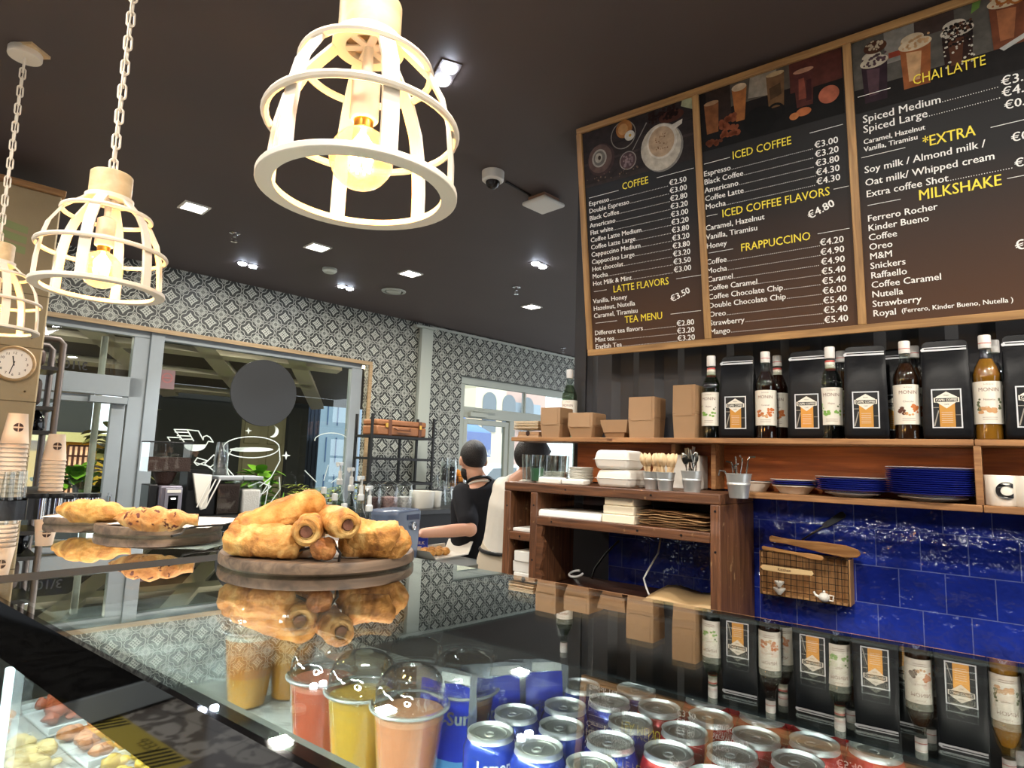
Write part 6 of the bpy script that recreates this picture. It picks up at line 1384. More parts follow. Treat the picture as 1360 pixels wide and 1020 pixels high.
scx = MB(); scx.box(.35, 1.30, 2.12, 3.55, .0, 1.095); o = obj('service_counter', scx, m_black, bevel=.004); tag(o, 'black service counter under the espresso machine', 'counter')
for k, (u, dp) in enumerate(((50, 2.42), (72, 2.5), (90, 2.6), (107, 2.7), (122, 2.8))):
    p = ond(u, 655, dp); t = thing('steel_canister', ['steel canister with black lid, leftmost of the row', 'steel canister with black lid, second from the left', 'steel canister with black lid in the middle of the row', 'steel canister with black lid, second from the right', 'steel canister with black lid, rightmost, beside the garden door'][k], 'canister', (p.x, p.y, 1.096), 0, 'steel canisters in a row'); zt = p.z-1.096
    mb = MB(); mb.lathe([(0, 0), (.033, 0), (.033, zt-.018), (.031, zt-.016)], 28); obj('canister_body', mb, m_chrome, t); mb = MB(); mb.lathe([(0, zt-.016), (.036, zt-.016), (.037, zt-.012), (.036, zt), (0, zt)], 28); obj('lid', mb, m_black, t)
for k, (u, dp) in enumerate(((4, 2.2), (16, 2.24), (22, 2.32))):
    p = ond(u, 650, dp); t = thing('water_glass', ['upturned clear glass at the left edge of the frame', 'upturned clear glass, middle of the three before the cup stack', 'upturned clear glass, right of the three before the cup stack'][k], 'glass', (p.x, p.y, MT-.0), 0, 'upturned clear glasses'); mb = MB(); mb.lathe([(.032, 0), (.027, .10), (0, .10)], 24, cap=False); obj('glass_body', mb, m_glassware, t)
# wall clock on the pillar
c = onB(18, 483, PT); t = thing('wall_clock', 'small round wall clock with a tan rim on the concrete pillar', 'clock', c, BROT); RC = .085
mb = MB(); mb.lathe([(RC-.012, -.001), (RC, -.001), (RC, .02), (RC-.006, .026), (RC-.013, .02), (RC-.013, .004)], 44, 0, T(rx=PI/2), cap=False); obj('rim', mb, m_trimwood, t)
mb = MB(); mb.disc(RC-.010, .005, 40, 0, T(rx=PI/2)); fc = obj('clock_face', mb, m_white, t)
mb = MB(); CM = T(rx=PI/2)
for h in range(1, 13): q = PI/2-h*PI/6; put_text(mb, str(h), .017, .052*math.cos(q), .052*math.sin(q)-.006, CM, .006, 'CENTER', .0002)
obj('numerals', mb, m_black, fc, smooth=0)
mb = MB(); mb.box(-.0025, .0025, -.01, .036, .0065, .0075, 0, CM @ Matrix.Rotation(.18, 4, 'Z')); mb.box(-.0018, .0018, -.012, .052, .008, .009, 0, CM @ Matrix.Rotation(PI-.25, 4, 'Z')); obj('hands', mb, m_black, fc, smooth=0)
# pipe rack with coffee sacks
rt = 3.98; s0 = sB(50, 450, rt); s1 = sB(85, 455, rt); zt = onB(85, 452, rt).z; zr = [onB(70, 487, rt).z, onB(66, 540, rt).z, onB(60, 572, rt).z]
t = thing('pipe_rack', 'dark steel pipe rack between the pillar and the glass door', 'rack', bp(0, rt, 0), BROT); mb = MB()
mb.tube([(s0-.1, 0, zt), (s1-.02, 0, zt), (s1, 0, zt-.02), (s1, 0, 1.0)], .016, 10); mb.tube([(s0-.1, .3, zt), (s1-.02, .3, zt), (s1, .3, zt-.02), (s1, .3, 1.0)], .016, 10); obj('pipe', mb, M('dull_steel_pipe', (96, 90, 88), .5, metal=.8), t)
for z in zr: mb = MB(); mb.box(s0-.12, s1, -.01, .3, z-.02, z); obj('rack_shelf', mb, m_black, t, smooth=0)
m_sack = M('dark_brown_sack', (62, 44, 36), .5, bump=.4, bscale=30)
for z, h, l in ((zr[0], zt-zr[0]-.05, 'short dark brown coffee sack on the top of the pipe rack'), (zr[1], zr[0]-zr[1]-.06, 'tall dark brown coffee sack on the middle of the pipe rack')):
    mb = MB(); mb.box(s0-.05, s1-.06, .03, .24, 0, h); bm_ = mb; o = obj('coffee_sack', mb, m_sack, bevel=.03, seg=3); o.location = bp(0, rt, z+.001); o.rotation_euler.z = BROT; tag(o, l, 'sack')
mb = MB(); mb.lathe([(.05, 0), (.058, .016), (.05, .07), (.025, .105), (0, .112)], 20); o = obj('black_kettle', mb, m_blackgloss); o.location = bp((s0+s1)/2-.02, rt+.12, zr[2]+.001); tag(o, 'glossy black kettle on the lowest board of the pipe rack', 'kettle')
mb = MB(); mb.prism([(0, .02), (.03, .09), (.05, .03), (.12, .05), (.06, .0), (.09, -.05), (.03, -.02), (-.03, -.06), (-.02, 0), (-.08, .03)], 0, .02, 0, T((s1-.1, 0, zt+.03), rx=PI/2) @ Matrix.Diagonal((.7, .7, 1, 1))); o = obj('foil_star', mb, m_foil); o.location = bp(0, rt+.1, 0.0); o.rotation_euler.z = BROT; tag(o, 'crumpled silver foil star on top of the pipe rack', 'decoration')

# ------------------------------------------------------------------ back counter with grinder, containers, syrups
ZBK = 1.03; TK = 4.7
mb = MB(); mb.box(1.05, 4.42, 4.42, 5.25, ZBK-.04, ZBK); o = Bobj('stone_countertop', mb, M('black_stone_top', (30, 30, 30), .3), t=0, bevel=.003); tag(o, 'black stone top of the counter along the patterned wall', 'countertop')
mb = MB(); mb.box(1.07, 4.40, 4.46, 5.25, 0, ZBK-.041); o = Bobj('back_counter', mb, M('black_cabinet_front', (26, 24, 24), .5), t=0, smooth=0); tag(o, 'black cabinet under the counter along the patterned wall', 'cabinet')
sx = lambda u, t=TK: sB(u, 640, t)
zz = lambda u, v, t=TK: onB(u, v, t).z
g = thing('coffee_grinder', 'grey coffee grinder with a clear hopper of beans before the shop window', 'coffee grinder', bp(sx(222), TK, ZBK), BROT)
w = (sx(243)-sx(186))/2; z1, z0 = zz(215, 588)-ZBK, zz(215, 626)-ZBK; zb = zz(220, 645)-ZBK
mb = MB(); mb.box(-w-.02, w-.02, -.09, .09, z0, z1); obj('hopper', mb, m_plastic, g, smooth=0); mb = MB(); mb.box(-w-.025, w-.015, -.095, .095, z1, z1+.008); obj('hopper_lid', mb, m_black, g, bevel=.002)
mb = MB(); mb.box(-w-.016, w-.024, -.086, .086, z0+.004, z0+(z1-z0)*.5); mb.lathe([(.03, zb), (.05, zb+.02), (.075, z0)], 20, 0, T((-.02, 0, 0))); obj('coffee_beans', mb, M('roast_beans', (58, 36, 26), .5, bump=.8, bscale=120), g, smooth=0)
m_gr = M('grinder_grey_metal', (112, 108, 118), .35, metal=.5); mb = MB(); mb.box(-.07, .075, -.10, .12, 0, zb+.005); obj('grinder_body', mb, m_gr, g, bevel=.014); mb = MB(); mb.box(-.035, .07, -.108, -.1, 0.0, zb-.01); obj('front_plate', mb, M('grinder_plate', (150, 148, 160), .3, metal=.5), g, bevel=.004)
mb = MB(); mb.box(-.015, .045, -.111, -.108, .02, zb-.06); obj('screen', mb, m_blackgloss, g, bevel=.002); mb = MB(); mb.box(-.025, .06, -.1105, -.108, zb-.042, zb-.022); obj('badge', mb, m_white, g, smooth=0); mb = MB(); mb.box(.0, .03, -.1125, -.111, zb-.085, zb-.075); obj('display_digits', mb, EM('display_white', (255, 255, 255), 1.5), g, smooth=0)
mb = MB(); mb.box(-.13, -.075, -.08, .1, 0, zb+.01); obj('side_box', mb, m_black, g, bevel=.006)
nb = thing('napkin_holder', 'black napkin box with white napkins and straws beside the grinder', 'holder', bp(sx(263), TK, ZBK), BROT); w = (sx(283)-sx(244))/2; h = zz(250, 624)-ZBK
mb = MB(); mb.box(-w, w, -.08, .08, 0, .01); mb.box(-w, -w+.008, -.08, .08, 0, h); mb.box(w-.008, w, -.08, .08, 0, h*.8); mb.box(-w, w, .072, .08, 0, h); mb.box(-w, w, -.08, -.072, 0, h*.55); obj('holder_box', mb, m_black, nb, smooth=0)
o = MB(); o.prism([(-.07, h-.02), (.055, h-.03), (.05, h-.10), (.035, h-.26), (0, h-.27), (-.03, h-.22)], -.012, .012, 0, T((0, -.092, 0), rx=PI/2)); o = obj('napkin', o, m_paper, bevel=.003); o.location = nb.location; o.rotation_euler.z = BROT; tag(o, 'white folded napkin hanging over the black napkin box', 'napkin')
for k in range(3): mb = MB(); mb.tube([(-.03+.03*k, -.11, h-.25), (.05+.03*k, -.11, h-.06)], .005, 8); o = obj('paper_straw', mb, m_white); o.location = nb.location; o.rotation_euler.z = BROT; tag(o, 'white paper straw leaning out of the napkin box', 'straw', 'paper straws by the napkin box')
def container(label, ua, ub, vt, col, fill, nm):
    t = thing('storage_container', label, 'container', bp((sx(ua)+sx(ub))/2, TK, ZBK), BROT, 'clear lidded containers'); w = (sx(ub)-sx(ua))/2-.004; h = zz((ua+ub)/2, vt)-ZBK
    mb = MB(); mb.box(-w, w, -.085, .085, 0, h-.03); obj('container_body', mb, m_plastic, t, smooth=0); mb = MB(); mb.box(-w-.004, w+.004, -.09, .09, h-.029, h); obj('lid', mb, M('frosted_lid', (150, 154, 156), .3), t, bevel=.006)
    mb = MB(); mb.box(-w+.005, w-.005, -.08, .08, .004, (h-.03)*fill); obj(nm, mb, M(nm, col, .8, bump=.4, bscale=90), t, bevel=.01)
container('clear container of dark ground coffee on the back counter', 284, 316, 632, (44, 30, 24), .9, 'ground_coffee'); container('clear container of white sugar on the back counter', 317, 343, 632, (220, 216, 210), .72, 'white_sugar')
proto = None
def clear_cups(label, s, t_, z, n, g, r=.045, h=.13, dz=.02):
    p0 = None
    for k in range(n):
        if p0 is None:
            mb = MB(); mb.lathe([(r, 0), (r*1.03, .004), (r*.97, .008), (r*.70, h), (0, h)], 20, cap=False); o = obj('plastic_cup', mb, m_plastic); p0 = o
        else: o = p0.copy(); COL.objects.link(o)
        o.location = bp(s, t_, z+k*dz); tag(o, label, 'plastic cup', g)
zc = zz(300, 632); clear_cups('clear plastic cup nested in the upturned stack on the coffee container', sx(291), TK, zc+.001, 6, 'plastic cups on the coffee container', .05, .13, .022)
# syrup pump bottles stepping down towards the counter
m_pump = M('pump_white', (222, 224, 220), .4)
for k, (u, v, dp) in enumerate(((453, 614, 3.55), (468, 621, 3.4), (481, 632, 3.25), (492, 645, 3.1))):
    top = ond(u, v, dp); H = .41; t = thing('pump_bottle', ['clear syrup bottle with white pump, farthest of the four', 'clear syrup bottle with white pump, second farthest', 'clear syrup bottle with white pump, second nearest', 'clear syrup bottle with white pump, nearest of the four, beside the blender box'][k], 'bottle', (top.x, top.y, top.z-H), 2.2, 'syrup bottles with white pumps')
    mb = MB(); mb.lathe(BPROF, 24); obj('glass', mb, m_bglass, t); mb = MB(); mb.lathe([(0, .003)]+[(max(0, r-.002), z) for r, z in BPROF[1:8]]+[(0, .2)], 20); obj('syrup', mb, LIQ['clear'], t); mb = MB(); arc_patch(mb, .0352, .05, .15, 2.4); obj('label', mb, m_lab, t)
    mb = MB(); mb.lathe([(.0165, .285), (.0175, .29), (.0175, .312), (.011, .318), (.010, .36), (.0055, .362), (.0055, .395), (0, .396)], 20); mb.box(-.012, .012, -.010, .055, .392, .41); mb.tube([(0, .05, .40), (0, .06, .385)], .005, 8); obj('pump', mb, m_pump, t, bevel=.001)
    mb = MB(); mb.box(-.05, .05, -.05, .05, -(top.z-H-.6), -.001); o = obj('bottle_step', mb, m_black, t, smooth=0)
    t2 = thing('syrup_bottle', ['plain clear bottle in front of the farthest pump bottle', 'plain clear bottle before the second pump bottle', 'plain clear bottle before the third pump bottle', 'small clear bottle with white cap beside the board'][k], 'bottle', (top.x-.125, top.y-.03, top.z-H-.03), 2.0, 'plain clear bottles before the pump bottles'); mb = MB(); mb.lathe(BPROF, 20); obj('glass', mb, m_bglass, t2); mb = MB(); arc_patch(mb, .0352, .05, .15, 2.4); obj('label', mb, m_lab, t2); mb = MB(); mb.lathe([(.0155, .27), (.0155, .304), (0, .306)], 18); obj('cap', mb, m_pump, t2); mb = MB(); mb.box(-.048, .048, -.05, .05, -(top.z-H-.03-.6), -.001); obj('bottle_step', mb, m_black, t2, smooth=0)
# glass jars, white pots, clear cups
m_sw = [M('jar_sweets_dark', (70, 50, 48), .6, var=.5, vscale=60), M('jar_sweets_mixed', (150, 120, 116), .6, var=.6, vscale=60), M('jar_sweets_pale', (190, 186, 184), .6, var=.5, vscale=60)]
JT = 4.62
for k, (ua, ub) in enumerate(((487, 506), (506, 528), (528, 547))):
    s = (sB(ua, 655, JT)+sB(ub, 655, JT))/2; r = (sB(ub, 655, JT)-sB(ua, 655, JT))/2*.96; h = zz(517, 645, JT)-ZBK; t = thing('glass_jar', ['lidded glass jar with dark sweets, left of the three', 'lidded glass jar with mixed sweets, middle of the three', 'lidded glass jar with pale sweets, right of the three'][k], 'jar', bp(s, JT, ZBK+.001), 0, 'lidded glass jars')
    mb = MB(); mb.lathe([(0, 0), (r*.9, 0), (r, .02), (r, h*.8), (r*.85, h*.95), (r*.8, h)], 26); obj('jar_body', mb, m_glassware, t); mb = MB(); mb.lathe([(r*.9, h), (r*.92, h+.01), (r*.4, h+.035), (.012, h+.04), (.02, h+.055), (.014, h+.07), (0, h+.072)], 26); obj('lid', mb, m_glassware, t); mb = MB(); mb.lathe([(0, .006), (r*.86, .008), (r*.9, .02), (r*.9, h*.5), (0, h*.55)], 20); mb.noise(.006, 50, k); obj('sweets', mb, m_sw[k], t)
for k, (ua, ub, vt) in enumerate(((546, 574, 652), (574, 589, 653))):
    s = (sB(ua, 660, JT)+sB(ub, 660, JT))/2; r = (sB(ub, 660, JT)-sB(ua, 660, JT))/2; h = zz(560, vt, JT)-ZBK; mb = MB(); mb.lathe([(0, 0), (r*.86, 0), (r*.9, .01), (r, h), (r*.94, h), (r*.84, .02), (0, .02)], 30); o = obj('white_pot', mb, m_plate); o.location = bp(s, JT+(.05 if k else 0), ZBK+.001); tag(o, ['large white ceramic pot beside the glass jars', 'smaller white pot right of the large one'][k], 'pot')
RT = 5.02; zs_ = zz(590, 650, RT); mb = MB(); a, b = sB(558, 650, RT), sB(628, 650, RT); mb.box(a, b, RT-.12, RT+.12, zs_-.012, zs_); mb.box(a+.05, a+.08, RT-.02, RT+.02, ZBK, zs_-.012); mb.box(b-.05, b-.02, RT-.02, RT+.02, ZBK, zs_-.012); o = Bobj('cup_rack', mb, m_black, t=0, smooth=0); tag(o, 'thin black metal rack of clear cups on the back counter', 'rack')
for k, (u, vt, dn) in enumerate(((578, 629, 'left'), (588, 607, 'tall middle'), (597, 606, 'tall right'), (607, 634, 'right end'))):
    s = sB(u, 640, RT); n = max(1, int((zz(u, vt, RT)-zs_-.12)/.022)+1); clear_cups('clear plastic cup in the %s stack on the black rack' % dn, s, RT-.02*k, zs_+.001, n, 'plastic cups in the %s stack' % dn, .044, .12, .022)
for k, u in enumerate((587, 596, 605, 613)): clear_cups(['clear tall cup under the rack, left', 'clear tall cup under the rack, second from left', 'clear tall cup under the rack, third from left', 'clear tall cup under the rack, right end'][k], sB(u, 660, 4.8), 4.8, ZBK+.001, 2, 'tall clear cups under the rack', .042, .15, .03)
ob_ = thing('orange_basket', 'black wire basket of oranges behind the barista in the dark shirt', 'basket', bp(sB(611, 622, RT), RT+.02, zs_+.001), BROT); mb = MB(); r = .085
for z in (.0, .06, .12): mb.tube([(r*math.cos(2*PI*i/24), r*math.sin(2*PI*i/24), z+.012) for i in range(24)], .004, 5, closed=True)
for i in range(8): mb.tube([(r*math.cos(PI*i/4), r*math.sin(PI*i/4), .0), (r*math.cos(PI*i/4), r*math.sin(PI*i/4), .135)], .004, 5)
obj('wire_basket', mb, m_black, ob_)
for k, (x, y, z) in enumerate(((-.04, .02, .04), (.04, .0, .04), (0, -.035, .095), (.01, .04, .10), (-.02, 0, .15))):
    mb = MB(); mb.ball(.042, m=12); o = obj('orange', mb, M('orange_peel', (224, 142, 36), .5, bump=.1, bscale=90)); o.location = ob_.location + BD*x + BN*y + V((0, 0, z+.012)); tag(o, 'orange in the black wire basket', 'orange', 'oranges in the wire basket')
# black shelf unit and suitcase
UT = 4.85; m_iron = M('black_iron', (22, 22, 22), .5)
sa, sb_ = sB(484, 600, UT), sB(566, 600, UT); zr_ = [zz(524, 579.5, UT), zz(520, 608, UT), zz(520, 640, UT)]
t = thing('shelf_unit', 'black iron shelf unit on the back counter against the patterned wall', 'shelf', bp(0, UT, 0), BROT)
for x in (sa, sb_):
    for y in (-.1, .16): mb = MB(); mb.box(x-.010, x+.010, y-.010, y+.010, ZBK, zz(485, 555, UT)+.04); obj('upright', mb, m_iron, t, smooth=0)
for x in (sa+.15, sb_-.20): mb = MB(); mb.box(x-.010, x+.010, .15, .17, ZBK, zr_[0]); obj('rear_upright', mb, m_iron, t, smooth=0)
for z in zr_: mb = MB(); mb.box(sa, sb_, -.11, -.09, z-.022, z); mb.box(sa, sb_, .15, .17, z-.022, z); mb.box(sa, sb_, -.09, .15, z-.008, z-.002) if z == zr_[0] else None; mb.box(sa-.01, sa+.01, -.1, .16, z-.02, z); mb.box(sb_-.01, sb_+.01, -.1, .16, z-.02, z); obj('shelf_frame', mb, m_iron, t, smooth=0)
m_lea = M('tan_leather', (142, 92, 56), .5, var=.12, vscale=12, bump=.2); m_strap = M('brown_strap', (96, 58, 36), .5)
s0, s1 = sB(493, 570, UT), sB(560, 570, UT); h = zz(525, 559, UT)-zr_[0]; cs = thing('suitcase', 'old tan leather suitcase on top of the black shelf unit', 'suitcase', bp((s0+s1)/2, UT+.02, zr_[0]+.001), BROT+.03); w = (s1-s0)/2
mb = MB(); mb.box(-w, w, -.10, .13, 0, h*.62); obj('case_body', mb, m_lea, cs, bevel=.014); mb = MB(); mb.box(-w, w, -.10, .13, h*.63, h); obj('case_lid', mb, m_lea, cs, bevel=.014)
for x in (-w*.5, w*.72): mb = MB(); mb.box(x-.018, x+.018, -.106, .134, -.0, h+.002); obj('strap', mb, m_strap, cs, bevel=.002)
mb = MB(); mb.tube([(-.09, -.10, h*.5), (-.07, -.125, h*.38), (.07, -.125, h*.38), (.09, -.10, h*.5)], .008, 8); obj('handle', mb, m_strap, cs)
for x in (-.18, .2): mb = MB(); mb.box(x-.015, x+.015, -.112, -.10, h*.5, h*.78); obj('lock', mb, m_brass, cs, bevel=.003)
# blender box, work counter, tin, tray
WP = ond(560, 735, 3.35); wr = BROT; ZW = .93
mb = MB(); mb.box(-.29, .30, -.24, .20, ZW-.04, ZW); mb.box(-.28, .29, -.22, .18, 0, ZW-.04); o = obj('work_counter', mb, M('work_counter_steel', (120, 124, 122), .35, metal=.6), bevel=.004); o.location = (WP.x, WP.y, 0); o.rotation_euler.z = wr; tag(o, 'steel work counter in front of the barista in the dark shirt', 'counter')
def onW(u, v, z=1.0): return onz(u, v, z)
p = ond(524, 716, 3.35); t = thing('blender_enclosure', 'smoky clear plastic blender box with a round latch', 'blender', (p.x, p.y, ZW+.001), BROT+.35); w = .115; h = ond(524, 676, 3.35).z-ZW
mb = MB(); mb.prism([(-w*.7, 0), (w*.8, 0), (w, h*.9), (w*.9, h), (-w*.9, h), (-w, h*.92)], -.09, .09, 0, T(rx=PI/2)); obj('cover', mb, M('smoky_plastic', (126, 140, 166), .2, trans=.45), t, bevel=.012); mb = MB(); mb.lathe([(0, 0), (.022, 0), (.022, .012), (.016, .014), (.012, .008), (0, .008)], 22, 0, T((.03, -.09, h*.68), rx=PI/2)); obj('latch', mb, m_steel, t)
mb = MB(); mb.box(-.07, .06, -.07, .07, .0, h*.5); obj('motor_base', mb, M('blender_grey', (84, 92, 108), .4), t, bevel=.01); mb = MB(); mb.box(-w*.2, w*.75, -.095, -.091, h*.80, h*.9); obj('name_strip', mb, M('navy_strip', (40, 50, 84), .4), t, smooth=0)
p = onz(557, 736, ZW+.001); tn = thing('blue_tin', 'small bright blue tin under the hand of the barista in the dark shirt', 'tin', (p.x, p.y, ZW+.001)); h = .125
mb = MB(); mb.box(-.045, .045, -.04, .04, 0, h); obj('tin_body', mb, M('tin_blue', (30, 60, 190), .3), tn, bevel=.006); mb = MB(); put_text(mb, 'ALPRO', .026, -.036, .02, T((0, -.0405, 0), rx=PI/2), bold=.0004); put_text(mb, 'MILK', .026, -.03, .06, T((0, -.0405, 0), rx=PI/2), bold=.0004)
tn.rotation_euler.z = math.atan2(p.y, p.x)-PI/2; obj('print', mb, m_white, tn, smooth=0)
p = onz(583, 738, ZW+.001); tr = thing('white_tray', 'white angled tray of small yellow pastries on the work counter', 'tray', (p.x, p.y, ZW+.001), BROT+.2)
mb = MB(); mb.box(-.13, .15, -.09, .09, 0, .006); mb.box(-.13, .15, .08, .09, .006, .05); mb.add([(-.13, -.09, 0), (-.13, .09, 0), (-.19, .09, .05), (-.19, -.09, .05)], [(0, 1, 2, 3)]); mb.prism([(.15, 0), (.158, 0), (.20, .07), (.192, .07)], -.09, .09, 0, T(rx=PI/2)); obj('tray_body', mb, m_enam, tr, smooth=0)
for k in range(6):
    mb = MB(); mb.ball(.028, .028, .022, 12, 8); mb.noise(.004, 60, k); o = obj('small_pastry', mb, m_crust2); o.location = tr.location + BD*(-.08+.05*(k % 3)) + BN*(-.03+.06*(k//3)) + V((0, 0, .028)); tag(o, 'small golden pastry in the white tray', 'pastry', 'small pastries in the tray')
# sign and drawings on the shop window
sg = thing('round_window_sign', 'large plain black round sign hanging inside the shop window', 'sign', onB(351, 522, TB+.05), BROT); r = (onB(351, 478, TB+.05).z-onB(351, 566, TB+.05).z)/2
mb = MB(); mb.lathe([(0, -.01), (r, -.01), (r+.002, -.008), (r+.002, .008), (r, .01), (0, .01)], 64, 0, T(rx=PI/2)); obj('sign_disc', mb, M('sign_back_black', (34, 35, 36), .6), sg, smooth=30)
m_vinyl = M('white_window_vinyl', (206, 214, 206), .7); TV = TB+FY-.003
def decal(name, label, cat, lines, fills=(), w=.0075):
    mb = MB()
    for L in lines:
        pts = [onB(u, v, TV) for u, v in L]
        for a, b in zip(pts, pts[1:]):
            d = (b-a); 
            if d.length < 1e-6: continue
            d.normalize(); n_ = d.cross(BN).normalized()*w*.5; e = d*w*.4
            mb.add([a-n_-e, b-n_+e, b+n_+e, a+n_-e], [(0, 1, 2, 3)])
    for L in fills: mb.add([onB(u, v, TV) for u, v in L], [tuple(range(len(L)))])
    o = obj(name, mb, m_vinyl, smooth=0); tag(o, label, cat); return o
def arc(cx, cy, rx, ry, a0, a1, n=18): return [(cx+rx*math.cos(a0+(a1-a0)*i/n), cy+ry*math.sin(a0+(a1-a0)*i/n)) for i in range(n+1)]
Z = lambda X_, Y_: (180+X_/7.29, 560+Y_/7.29)
decal('bird_drawing', 'white line drawing of a bird on the shop window', 'window drawing', [[Z(375, 75), Z(500, 78), Z(610, 90), Z(655, 175)], [Z(375, 75), Z(410, 120), Z(470, 195)], [Z(500, 78), Z(562, 185)], [Z(385, 100), Z(515, 105)], [Z(405, 135), Z(530, 140)], [Z(430, 170), Z(550, 170)], [Z(310, 150), Z(430, 155)], [Z(310, 150), Z(335, 185)], [Z(655, 175), Z(660, 145), Z(690, 135), Z(720, 150), Z(752, 198), Z(705, 190), Z(685, 225)]], [[Z(470, 222)] + [Z(578+108*math.cos(a), 222+64*math.sin(a)) for a in [PI-PI*i/14 for i in range(15)]]])
decal('teacup_drawing', 'white line drawing of a teacup on the shop window', 'window drawing', [arc(334, 594, 37, 14, 0, 2*PI, 30), arc(315, 617, 14, 22, PI*.5, PI*1.5), [(297, 594), (300, 620), (318, 640)], [(371, 594), (372, 612), (360, 634), (345, 646)], [(371, 634), (372, 650), (350, 680), (358, 640), (340, 668), (330, 660)], [(330, 646), (345, 640), (360, 646), (350, 655), (330, 660), (345, 668)], [(258, 614), (262, 608), (276, 612), (262, 618), (258, 614), (280, 620), (290, 612), (284, 604), (272, 616), (285, 626)]], [[(305, 596)]+arc(334, 597, 29, 3, 0, 2*PI, 20)])
decal('moon_drawing', 'white crescent moon on the shop window', 'window drawing', [], [arc(362, 573, 8, 8, -1.2, 1.9)+list(reversed(arc(357, 571, 9, 9, -.8, 1.4)))])
for u, v, s, l in ((330, 572, 5, 'small white star on the shop window, left of the moon'), (380, 605, 6, 'small white star on the shop window, right of the teacup')): decal('star_drawing', l, 'window drawing', [], [[(u, v-s), (u+s*.22, v-s*.22), (u+s, v), (u+s*.22, v+s*.22), (u, v+s), (u-s*.22, v+s*.22), (u-s, v), (u-s*.22, v-s*.22)]])
decal('plant_drawing', 'white line drawing of a plant pot low on the shop window', 'window drawing', [arc(430, 648, 26, 14, .2, PI-.2), [(404, 652), (412, 668), (446, 668), (455, 652)], [(420, 640), (405, 625)], [(430, 638), (436, 618)], [(440, 641), (458, 628)], arc(440, 585, 22, 10, PI, 2*PI)])
o = MB(); a = onB(222, 504, TV); o.box(-.055, .055, -.001, 0, -.075, .075); o = obj('no_smoking_sticker', o, M('faded_sticker', (120, 96, 96), .7), smooth=0); o.location = a; o.rotation_euler.z = BROT; tag(o, 'faded no smoking sticker on the shop window', 'sticker')
mb = MB(); mb.lathe([(.030, 0), (.040, 0)], 28, 0, T((0, -.0015, .012), rx=PI/2), cap=False); mb.box(-.036, .036, -.003, -.0015, .008, .016, 0, T((0, 0, 0)) ); s_ = obj('symbol', mb, M('faded_red', (150, 90, 88), .7), o, smooth=0)
# distance sticker on the customers' floor
fs_ = thing('floor_sticker', 'yellow and black striped distance sticker on the marble floor', 'floor sticker', (-1.04, 3.55, .001), 0); mb = MB(); mb.box(-.09, .09, -.45, .45, 0, .001); obj('sticker_base', mb, M('sticker_yellow', (206, 186, 84), .5), fs_, smooth=0)
mb = MB()
for sg_ in (-1, 1):
    for k in range(5): y = sg_*(.22+.045*k); mb.add([(-.08, y-.012, .0015), (.08, y-.012+.05, .0015), (.08, y+.012+.05, .0015), (-.08, y+.012, .0015)], [(0, 1, 2, 3)])
put_text(mb, 'KEEP', .09, 0, -.12, T(), .0015, 'CENTER', rot=PI/2); obj('sticker_print', mb, m_black, fs_, smooth=0)

# ------------------------------------------------------------------ the two baristas
m_skin = M('skin', (214, 164, 138), .5, sss=.15); m_skin2 = M('skin_tan', (196, 146, 118), .5, sss=.15); m_hairb = M('dark_hair', (26, 20, 18), .55, bump=.5, bscale=160)
m_navyt = M('navy_tshirt', (13, 14, 22), .9, bump=.08, bscale=40); m_whites = M('white_shirt', (216, 208, 194), .8, bump=.1, bscale=30); m_apron = M('beige_apron', (188, 174, 152), .85); m_trous = M('black_trousers', (24, 24, 28), .8)
def loft(mb, pts, rad, side, n=20):
    """closed tube with elliptical rings; rad = (along side, along depth)"""
    pts = [V(p) for p in pts]; side = V(side).normalized(); vs, fs = [], []; k = len(pts)
    for i, p in enumerate(pts):
        d = (pts[min(i+1, k-1)]-pts[max(i-1, 0)]).normalized(); s = (side-d*side.dot(d)).normalized(); w = d.cross(s)
        for j in range(n): a = 2*PI*j/n; vs.append(p+s*math.cos(a)*rad[i][0]+w*math.sin(a)*rad[i][1])
    for i in range(k-1):
        for j in range(n): fs.append((i*n+j, i*n+(j+1) % n, (i+1)*n+(j+1) % n, (i+1)*n+j))
    fs += [tuple(reversed(range(n))), tuple((k-1)*n+j for j in range(n))]; mb.add(vs, fs)
def limb(mb, pts, rs, n=14, sub=3):
    P, R = [], []
    for i in range(len(pts)-1):
        for j in range(sub): f = j/sub; P.append(V(pts[i]).lerp(V(pts[i+1]), f)); R.append(rs[i]+(rs[i+1]-rs[i])*f)
    P.append(V(pts[-1])); R.append(rs[-1]); mb.tube([tuple(p) for p in P], R, n)
    for p, r in ((P[0], R[0]), (P[-1], R[-1])): mb.ball(r*.98, n=12, m=8, T=T(p))
    for i in range(1, len(pts)-1): mb.ball(rs[i]*1.0, n=12, m=8, T=T(pts[i]))
def fuse(o, vox, smooth=4):
    d = o.modifiers.new('fuse', 'REMESH'); d.mode = 'VOXEL'; d.voxel_size = vox; d.use_smooth_shade = True
    s = o.modifiers.new('soften', 'SMOOTH'); s.iterations = smooth; s.factor = .5; return o
def head_shapes(mb, H):
    mb.ball(.076, .096, .098, 18, 14, T=H @ T((0, -.008, .025))); mb.ball(.062, .07, .075, 16, 12, T=H @ T((0, .02, -.045))); mb.ball(.045, .045, .035, 12, 8, T=H @ T((0, .045, -.082)))
    mb.tube([tuple(H @ V(p)) for p in ((0, .088, .03), (0, .108, -.012), (0, .092, -.022))], [.010, .015, .010], 10); 
    for s in (-1, 1):
        mb.ball(.011, .022, .032, 12, 8, T=H @ T((s*.079, -.004, .0), rz=s*.35)); mb.ball(.02, .02, .014, 10, 8, T=H @ T((s*.034, .072, -.012)))
    mb.ball(.026, .012, .007, 10, 6, T=H @ T((0, .088, -.048))); mb.ball(.026, .012, .008, 10, 6, T=H @ T((0, .086, -.059)))
